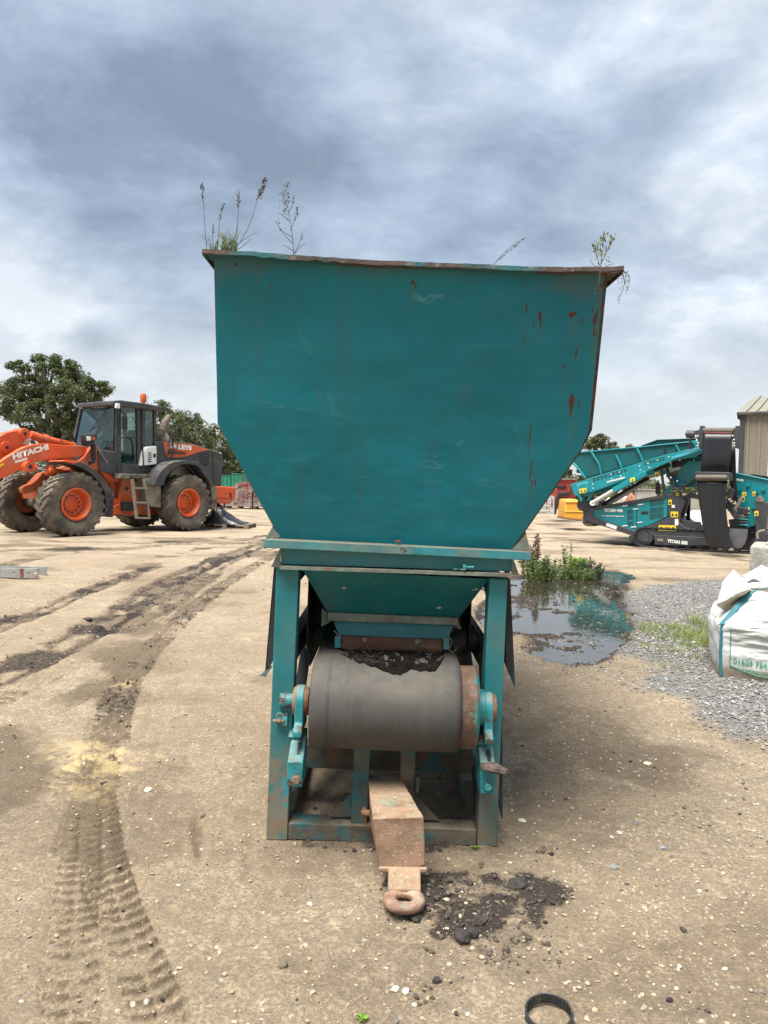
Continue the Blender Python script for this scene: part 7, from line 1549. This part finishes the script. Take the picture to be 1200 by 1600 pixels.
# ---- steel shed at the right
def shed():
    D = 31.0; m_sh = M('beige_corrugated_steel', (.20, .175, .135), .6, var=.08, vs=1.5, layers=[dict(col=(.18, .15, .12), s=2, lo=.5, hi=.8, st=(3, 3, .3), amt=.4)]); m_rf = M('pale_corrugated_roof', (.24, .225, .175), .55, var=.12, vs=2, layers=[dict(col=(.15, .145, .09), s=3, lo=.5, hi=.75, amt=.6)])
    a = W(1156, 760, D); T = empty('steel_shed', 'beige corrugated steel shed with a sloping ribbed roof behind the screening machine', 'shed', loc=(a.x, D, 0)); z1 = W(1156, 646, D).z; ang = radians(-31); T.rotation_euler[2] = ang
    n = 26; p = .42
    proto = None
    for k in range(n):
        if proto is None:
            mb = MB(); prof = [(0, 0), (.05, 0), (.08, -.035), (.17, -.035), (.20, 0), (p - .004, 0)]; mb.prism([(x, y, .0) for x, y in prof] + [(x, y + .01, .0) for x, y in prof[::-1]], (0, 0, z1)); proto = o = mb.build('wall_panel', m_sh, T, smooth=False)
        else: o = proto.copy(); COL.objects.link(o); o.parent = T
        o.location = (.10 + k * p, 0, 0)
    mb = MB(); mb.b2((-.08, -.07, 0), (.095, .2, z1)); mb.build('corner_flashing', m_ch, T); mb = MB(); mb.b2((-.06, .2, 0), (-.02, 11.8, z1 - .2)); mb.build('side_wall', m_char, T)
    rise, dep = 1.25, 6.0; proto = None; nr = 30
    for k in range(nr):
        if proto is None:
            mb = MB(); x0, x1 = 0, .38; mb.add([(0, 0, 0), (.30, 0, 0), (.30, dep, rise), (0, dep, rise), (0, 0, .02), (.30, 0, .02), (.30, dep, rise + .02), (0, dep, rise + .02)], [(0, 1, 2, 3), (7, 6, 5, 4), (0, 4, 5, 1), (1, 5, 6, 2), (2, 6, 7, 3), (3, 7, 4, 0)])
            mb.add([(.30, 0, .0), (.38, 0, .0), (.38, dep, rise), (.30, dep, rise), (.31, 0, .09), (.37, 0, .09), (.37, dep, rise + .09), (.31, dep, rise + .09)], [(0, 1, 2, 3), (7, 6, 5, 4), (0, 4, 5, 1), (1, 5, 6, 2), (2, 6, 7, 3), (3, 7, 4, 0)])
            proto = o = mb.build('roof_sheet', m_rf, T, smooth=False)
        else: o = proto.copy(); COL.objects.link(o); o.parent = T
        o.location = (-.18 + k * .383, -.18, z1 + .03)
    mb = MB(); mb.b2((-.2, -.20, z1 - .06), (nr * .383, -.10, z1 + .028)); mb.build('eaves_trim', m_char, T)
    mb = MB(); mb.prism([(-.19, -.18, z1), (-.19, dep - .18, z1 + rise), (-.19, 2 * dep, z1), (-.19, 2 * dep, z1 - .2), (-.19, 0, z1 - .2)], (.04, 0, 0)); mb.build('gable', m_char, T)
    mb = MB(); mb.add([(-.2, dep - .18, z1 + rise), (nr * .383, dep - .18, z1 + rise), (nr * .383, 2 * dep, z1), (-.2, 2 * dep, z1)], [(0, 1, 2, 3)]); mb.build('rear_roof', m_rf, T)
    p_ = W(1198, 735, D - 1.2); mb = MB(); mb.box((1.12, -.12, p_.z), (.22, .14, .75)); mb.build('wall_sign', m_lampg, T)
    return T
shed()

# ---- red machine, grey cage, yellow bucket and clutter between hopper and screener
m_rd = M('faded_red_paint', (.36, .045, .03), .6, var=.2, vs=2, layers=[dict(col=(.22, .10, .07), s=4, lo=.45, hi=.7, amt=.5)]); m_yb = M('amber_yellow_paint', (.72, .36, .045), .5, var=.1, vs=1, layers=[dict(col=(.40, .24, .10), s=3, lo=.5, hi=.8, amt=.4)])
def traced(T, base, D):
    def slab(nm, pts, y, th, mat, bev=.02, fn=Z4): mb = MB(); mb.prism([W(*fn(*p), D + y) - base for p in pts], (0, th, 0)); return mb.build(nm, mat, T, bevel=bev)
    return slab
def red_machine():
    D = 31; b = G(*Z4(230, 690)); b = Vector((W(*Z4(230, 690), D).x, D, 0)); T = empty('red_crusher', 'faded red machine with a slotted box body, left of the yellow bucket', 'machine', loc=b); s = traced(T, b, D)
    s('body', [(185, 448), (355, 448), (360, 470), (310, 478), (310, 545), (185, 545), (165, 510)], .5, 1.5, m_rd); s('body_slot', [(186, 494), (278, 494), (278, 516), (186, 516)], .46, .05, m_blk)
    s('chute', [(150, 520), (205, 515), (220, 560), (200, 600), (120, 580)], .2, .8, m_rd); s('base', [(215, 540), (345, 545), (345, 600), (270, 602), (262, 670), (200, 670), (210, 600)], .7, 1.2, m_rd)
    for k in range(4): s('rail', [(120 + k * 60, 585 + k), (128 + k * 60, 585 + k), (128 + k * 60, 690), (120 + k * 60, 690)], .9, .1, m_rd)
    s('cross_rail', [(110, 640), (300, 640), (300, 652), (110, 652)], .86, .1, m_rd); s('dark_arm', [(215, 545), (300, 545), (312, 570), (240, 575), (210, 640), (195, 720), (178, 720), (190, 620)], -.3, .15, m_blk)
    for k in range(5): s('dark_rib', [(196 + k * 22, 585), (204 + k * 22, 585), (204 + k * 22, 650), (196 + k * 22, 650)], .64, .05, m_blk)
    s('top_rail', [(185, 440), (350, 442), (350, 449), (185, 448)], .4, 1.6, m_grey)
red_machine()
def cage():
    D = 29; b = Vector((W(*Z4(115, 720), D).x, D, 0)); T = empty('metal_cage', 'pale grey metal cage frame standing by the red machine', 'cage', loc=b); m_pg = M('pale_grey_steel', (.42, .42, .40), .6, var=.15)
    def bar(p, q_, y=0, r_=.035): mb = MB(); mb.tube([W(*Z4(*p), D + y) - b, W(*Z4(*q_), D + y) - b], r_, 6); mb.build('bar', m_pg, T)
    for p, q_ in (((52, 690), (150, 690)), ((60, 650), (150, 655)), ((90, 600), (150, 605)), ((52, 660), (52, 708)), ((90, 600), (60, 655)), ((95, 605), (95, 700)), ((130, 590), (135, 715)), ((150, 575), (150, 715)), ((175, 575), (175, 715)), ((112, 620), (112, 700)), ((75, 655), (75, 705))): bar(p, q_)
    mb = MB(); mb.prism([W(*Z4(*p), D) - b for p in ((130, 575), (180, 575), (184, 600), (150, 606), (130, 600))], (0, .5, 0)); mb.build('panel', m_pg, T); mb = MB(); mb.prism([W(*Z4(*p), D) - b for p in ((50, 700), (180, 706), (180, 716), (50, 712))], (0, .6, 0)); mb.build('skid', m_pg, T)
cage()
def bucket():
    D = 25.5; b = Vector((W(*Z4(335, 760), D).x, D, 0)); T = empty('yellow_bucket', 'amber yellow steel loader bucket on the ground left of the screening machine', 'bucket', loc=b); s = traced(T, b, D)
    s('shell', [(272, 602), (362, 600), (395, 660), (415, 700), (412, 740), (398, 768), (262, 752), (256, 740)], 0, 1.0, m_yb, .05); s('cutting_edge', [(256, 745), (402, 760), (400, 772), (258, 756)], -.05, 1.1, m_rust)
    s('stiffener', [(270, 616), (370, 616), (374, 628), (268, 628)], -.03, .05, m_yb); s('stiffener', [(262, 690), (408, 694), (410, 704), (262, 700)], -.03, .05, m_yb)
bucket()
def clutter():
    D = 27.0; mc = M('pale_concrete', (.36, .34, .30), .9, var=.2, vs=2)
    box_thing('concrete_wall', 'low pale concrete wall seen under the teal conveyor', 'wall', 996, 1026, 766, 790, 30, .4, mc)
    box_thing('concrete_wall', 'mottled concrete wall seen through the gap right of the engine housing', 'wall', 1066, 1098, 774, 815, 27, .4, mc)
    for px0, px1, pt, D_, col, lb in ((965, 976, 768, 34, (.45, .42, .36), 'pale boulder behind the conveyor, under the white lettering'), (978, 994, 772, 33, (.30, .12, .07), 'rust red heap of scrap seen under the teal conveyor'), (945, 958, 782, 30, (.5, .47, .40), 'pale stone heap behind the lifting ram')):
        a, b_ = W(px0, 790, D_), W(px1, 790, D_); zt = W(px0, pt, D_).z; bm = bmesh.new(); bmesh.ops.create_icosphere(bm, subdivisions=3, radius=1)
        for v in bm.verts: k = .7 + .6 * float(fbm(np.array([v.co.x * 2 + px0]), np.array([v.co.y * 2 + v.co.z * 2]), 3, 4)[0]); v.co = Vector((v.co.x * (b_.x - a.x) / 2 * k * 1.3, v.co.y * .6 * k, v.co.z * zt / 2 * k * 1.1))
        me = bpy.data.meshes.new('r'); bm.to_mesh(me); bm.free(); o = fin('boulder', me, M('heap_material', col, .95, var=.4, vs=4), label=lb, cat='heap'); o.location = ((a.x + b_.x) / 2, D_, zt / 2)
    # white bag seen through the machine
    p = W(1090, 806, 24); bm = bmesh.new(); bmesh.ops.create_icosphere(bm, subdivisions=3, radius=1)
    for v in bm.verts: k = .7 + .6 * float(fbm(np.array([v.co.x * 2.5]), np.array([v.co.y * 2 + v.co.z * 2.6]), 3, 9)[0]); v.co = Vector((v.co.x * .6 * k, v.co.y * .5 * k, v.co.z * .42 * k))
    me = bpy.data.meshes.new('r'); bm.to_mesh(me); bm.free(); o = fin('white_sack', me, m_white, label='white crumpled sack lying behind the screening machine, seen through its frame', cat='sack'); o.location = (p.x, 24, .38)
clutter()

# ---- concrete block at the right edge
def block():
    c = G(1172, 905); D = 8.9; a = W(1171, 880, D); b = W(1262, 880, D); zt = W(1171, 852, D).z; w = b.x - a.x; T = empty('concrete_block', 'pale rough concrete block with a stepped top behind the white bag', 'concrete block', loc=(a.x, D, 0)); T.rotation_euler[2] = radians(-29)
    mc = M('rough_pale_concrete', (.34, .325, .28), .92, var=.25, vs=7, bump=.8, bs=30, layers=[dict(col=(.20, .19, .165), s=16, lo=.5, hi=.66, amt=.7), dict(col=(.48, .46, .41), s=9, lo=.55, hi=.7, amt=.6)])
    n = 20; V = []; mb = MB(); mb.b2((0, 0, 0), (w, .8, zt)); o = mb.build('block', mc, T, bevel=.03)
    mb = MB(); z2 = W(1195, 838, D).z; mb.add([(.14, .1, zt), (w - .1, .1, zt), (w - .1, .7, zt), (.14, .7, zt), (.24, .2, z2), (w - .2, .2, z2), (w - .2, .6, z2), (.24, .6, z2)], [(0, 1, 2, 3), (7, 6, 5, 4), (0, 4, 5, 1), (1, 5, 6, 2), (2, 6, 7, 3), (3, 7, 4, 0)]); mb.build('keyed_top', mc, T, bevel=.03)
block()

# ---- white bulk bag
def bulk_bag():
    bl = G(1134, 1062); T = empty('bulk_bag', 'white woven bulk bag with green lettering, half full on the gravel', 'bag', loc=(bl.x, bl.y, 0)); T.rotation_euler[2] = radians(-20)
    FR = Frame(Matrix.Translation((bl.x, bl.y, 0)) @ Matrix.Rotation(radians(-20), 4, 'Z')); Wd = .98; hh = FR.L(1130, 975, 0).z; htop = FR.L(1185, 918, .25).z
    m_bag = M('white_woven_bag', (.56, .57, .545), .75, var=.05, vs=8, bump=.25, bs=160, layers=[dict(col=(.25, .20, .14), s=6, lo=.15, hi=.5, z=(.06, .17), zn=.14, r=.95), dict(col=(.52, .58, .53), s=5, lo=.5, hi=.75, st=(.4, .4, 3), amt=.55), dict(col=(.38, .24, .10), s=8, lo=.735, hi=.76, d=1)])
    m_grn2 = M('bag_green_print', (.045, .26, .17), .8, var=.3, vs=60, bump=0); m_blue = M('teal_webbing', (.03, .16, .20), .7, var=.15, vs=20); m_in = M('cream_bag_lining', (.62, .56, .42), .85, var=.1, vs=6)
    def wr(u, v, s=0):
        f = lambda x, y, k: float(fbm(np.array([x]), np.array([y]), 4, k, .55)[0]) - .5
        w1 = f(u * 2.2 + s, v * 11, 61) * .055 + f(u * 6 + s, v * 26, 67) * .022; return w1 * min(1, v * 5)
    def front(u, v):     # u across, v up: bulges outwards, gathers towards the top
        bul = .10 * sin(pi * min(1, max(0, u))) ** .6 * sin(pi * min(1, .25 + v * .75)) if 0 < u < 1 else 0
        z = hh * v * (1 + (.0)); lean = max(0, v - .62)
        return Vector((Wd * u + .02 * (1 - v) + lean * .55 * (.5 - u), -bul + lean * .55 + wr(u, v), z))
    def grid(nm, fn, nu, nv, mat, th=0.006):
        V = [fn(i / nu, j / nv) for j in range(nv + 1) for i in range(nu + 1)]; o = mesh_np(nm, np.array([p[:] for p in V]), grid_faces(nu + 1, nv + 1), mat, parent=T, ang=0); so = o.modifiers.new('t', 'SOLIDIFY'); so.thickness = th; return o
    PLs = [FR.L(x, y, yy) for x, y, yy in ((1125, 1060, 0), (1125, 1020, -.004), (1126, 992, -.006), (1128, 975, -.004), (1140, 961, .05), (1156, 943, .12), (1166, 931, .17), (1174, 922, .22))]
    PLc = crom(PLs, 10); nP = len(PLc) - 1
    def PL(v): k = min(max(v, 0), 1) * nP; i = min(int(k), nP - 1); return PLc[i].lerp(PLc[i + 1], k - i)
    vz = [PL(k / 200).z for k in range(201)]
    def v_of(z): return float(np.interp(z, vz, np.linspace(0, 1, 201)))
    def front(u, v):
        a_ = PL(v); b_ = Vector((Wd - a_.x, a_.y, a_.z)); bul = .13 * max(0, sin(pi * min(1, max(0, u)))) ** .55 * (sin(pi * min(1, .22 + v * .70)) ** .7); 
        w_ = wr(u * 1.5, v * 1.3) * min(1, u * 12) + .035 * (float(vn(np.array([u * 16 + 2 * v]), np.array([v * 2.]), 33)[0]) - .5) * max(0, v - .45)
        return a_.lerp(b_, u) + Vector((0, -bul + w_, -.02 * sin(pi * u) * (v > .5) * (v - .5)))
    grid('front_panel', front, 120, 120, m_bag)
    def side(u, v):
        p = PL(v); return Vector((p.x - .05 * sin(pi * u) * sin(pi * min(1, .2 + v)) + wr(u, v, 9) * .6, p.y + (.93 - p.y) * u, p.z + .02 * u))
    grid('side_panel', side, 40, 60, m_bag)
    grid('back_panel', lambda u, v: Vector((Wd * u, .95 + .04 * sin(pi * u), hh * 1.1 * v)), 20, 20, m_bag); grid('side_panel', lambda u, v: Vector((Wd - side(u, v).x, side(u, v).y, side(u, v).z)), 20, 20, m_bag)
    P = PLs
    def strap(P, w, mat, nm, flat=(1, 0, 0)):
        C_ = crom(P, 6); V = []
        for p in C_: V += [p - Vector(flat) * w / 2, p + Vector(flat) * w / 2]
        o = mesh_np(nm, np.array([p[:] for p in V]), np.array([(2 * i, 2 * i + 1, 2 * i + 3, 2 * i + 2) for i in range(len(C_) - 1)]), mat, parent=T, ang=0); so = o.modifiers.new('t', 'SOLIDIFY'); so.thickness = .006
    strap([p + Vector((.006, -.022, 0)) for p in P[:4]], .030, m_blue, 'corner_webbing'); strap([p + Vector((.004, -.030, .0)) for p in P[3:]], .060, m_blue, 'corner_webbing')
    # open top: folded-over flap to the left and a second peak behind
    def patch(nm, pts, mat, n=22, puff=.05, seed=0):     # quad patch between four photo corners at given depths
        Q = [FR.L(*p) for p in pts]
        def fn(u, v):
            p = (Q[0] * (1 - u) + Q[1] * u) * (1 - v) + (Q[3] * (1 - u) + Q[2] * u) * v; k = puff * sin(pi * u) * sin(pi * v); w_ = (float(fbm(np.array([u * 4 + seed]), np.array([v * 5]), 4, 71 + seed)[0]) - .5) * .06
            return p + Vector((0, -k - w_, k * .5))
        grid(nm, fn, n, n, mat)
    patch('top_flap', [(1119, 944, .10), (1176, 918, .02), (1146, 890, .30), (1128, 910, .32)], m_bag, puff=.05, seed=1)
    patch('flap_inside', [(1119, 946, .12), (1142, 960, .22), (1174, 921, .22), (1170, 922, .10)], m_in, puff=-.03, seed=2)
    patch('top_flap', [(1160, 900, .30), (1215, 917, .30), (1215, 893, .55), (1190, 883, .50)], m_bag, puff=.04, seed=3)
    patch('top_flap', [(1172, 918, .22), (1225, 918, .22), (1225, 905, .55), (1160, 902, .5)], m_bag, puff=.04, seed=5)
    patch('side_flap', [(1122, 958, .30), (1142, 962, .10), (1138, 940, .4), (1122, 945, .45)], m_in, puff=.0, seed=4)
    strap([FR.L(x, y, .215 + wv_) for x, y, wv_ in ((1176, 921, 0), (1190, 920, 0), (1205, 920, 0), (1225, 921, 0))], .012, m_lip, 'hem', (0, 0, 1))
    # print: laid on the bulging front
    def onfront(x0, x1, z0, z1):
        def fn(a, b):
            u = x0 + (x1 - x0) * a; v = v_of(z0 + (z1 - z0) * b - .05 * u)
            p = front(u, v); e = .004; n = (front(u + e, v) - front(u - e, v)).cross(front(u, v + e) - front(u, v - e)).normalized(); n = n if n.y < 0 else -n; return p + n * .006
        return fn
    lettering('01603 754', None or [(0, 0, 0)] * 4, m_grn2, T, bold=.02, fn=onfront(.085, .30, .152, .197)); lettering('www.baileysofnorfolk', [(0, 0, 0)] * 4, m_grn2, T, bold=.01, fn=onfront(.085, .38, .108, .130))
    def line(u0, v0, u1, v1):
        C_ = [onfront(0, 1, 0, hh)(u0 + (u1 - u0) * k / 24, v0 + (v1 - v0) * k / 24) for k in range(25)]; mb = MB(); mb.tube(C_, .0035, 4); mb.build('print_line', m_grn2, T)
    line(.065, .30, .065, .95); line(.065, .30, .24, .20); line(.24, .20, .98, .17)
    # black cord at the foot
    mb = MB(); mb.tube(crom([FR.L(x, y, -.02) for x, y in ((1124, 1060), (1135, 1066), (1150, 1072), (1180, 1077), (1215, 1078))], 4), .006, 6); mb.build('cord', m_blk, T)
    # what fills it
    mb = MB(); mb.b2((.03, .03, 0), (Wd - .03, .92, hh * .8)); mb.build('contents', m_in, T)
bulk_bag()
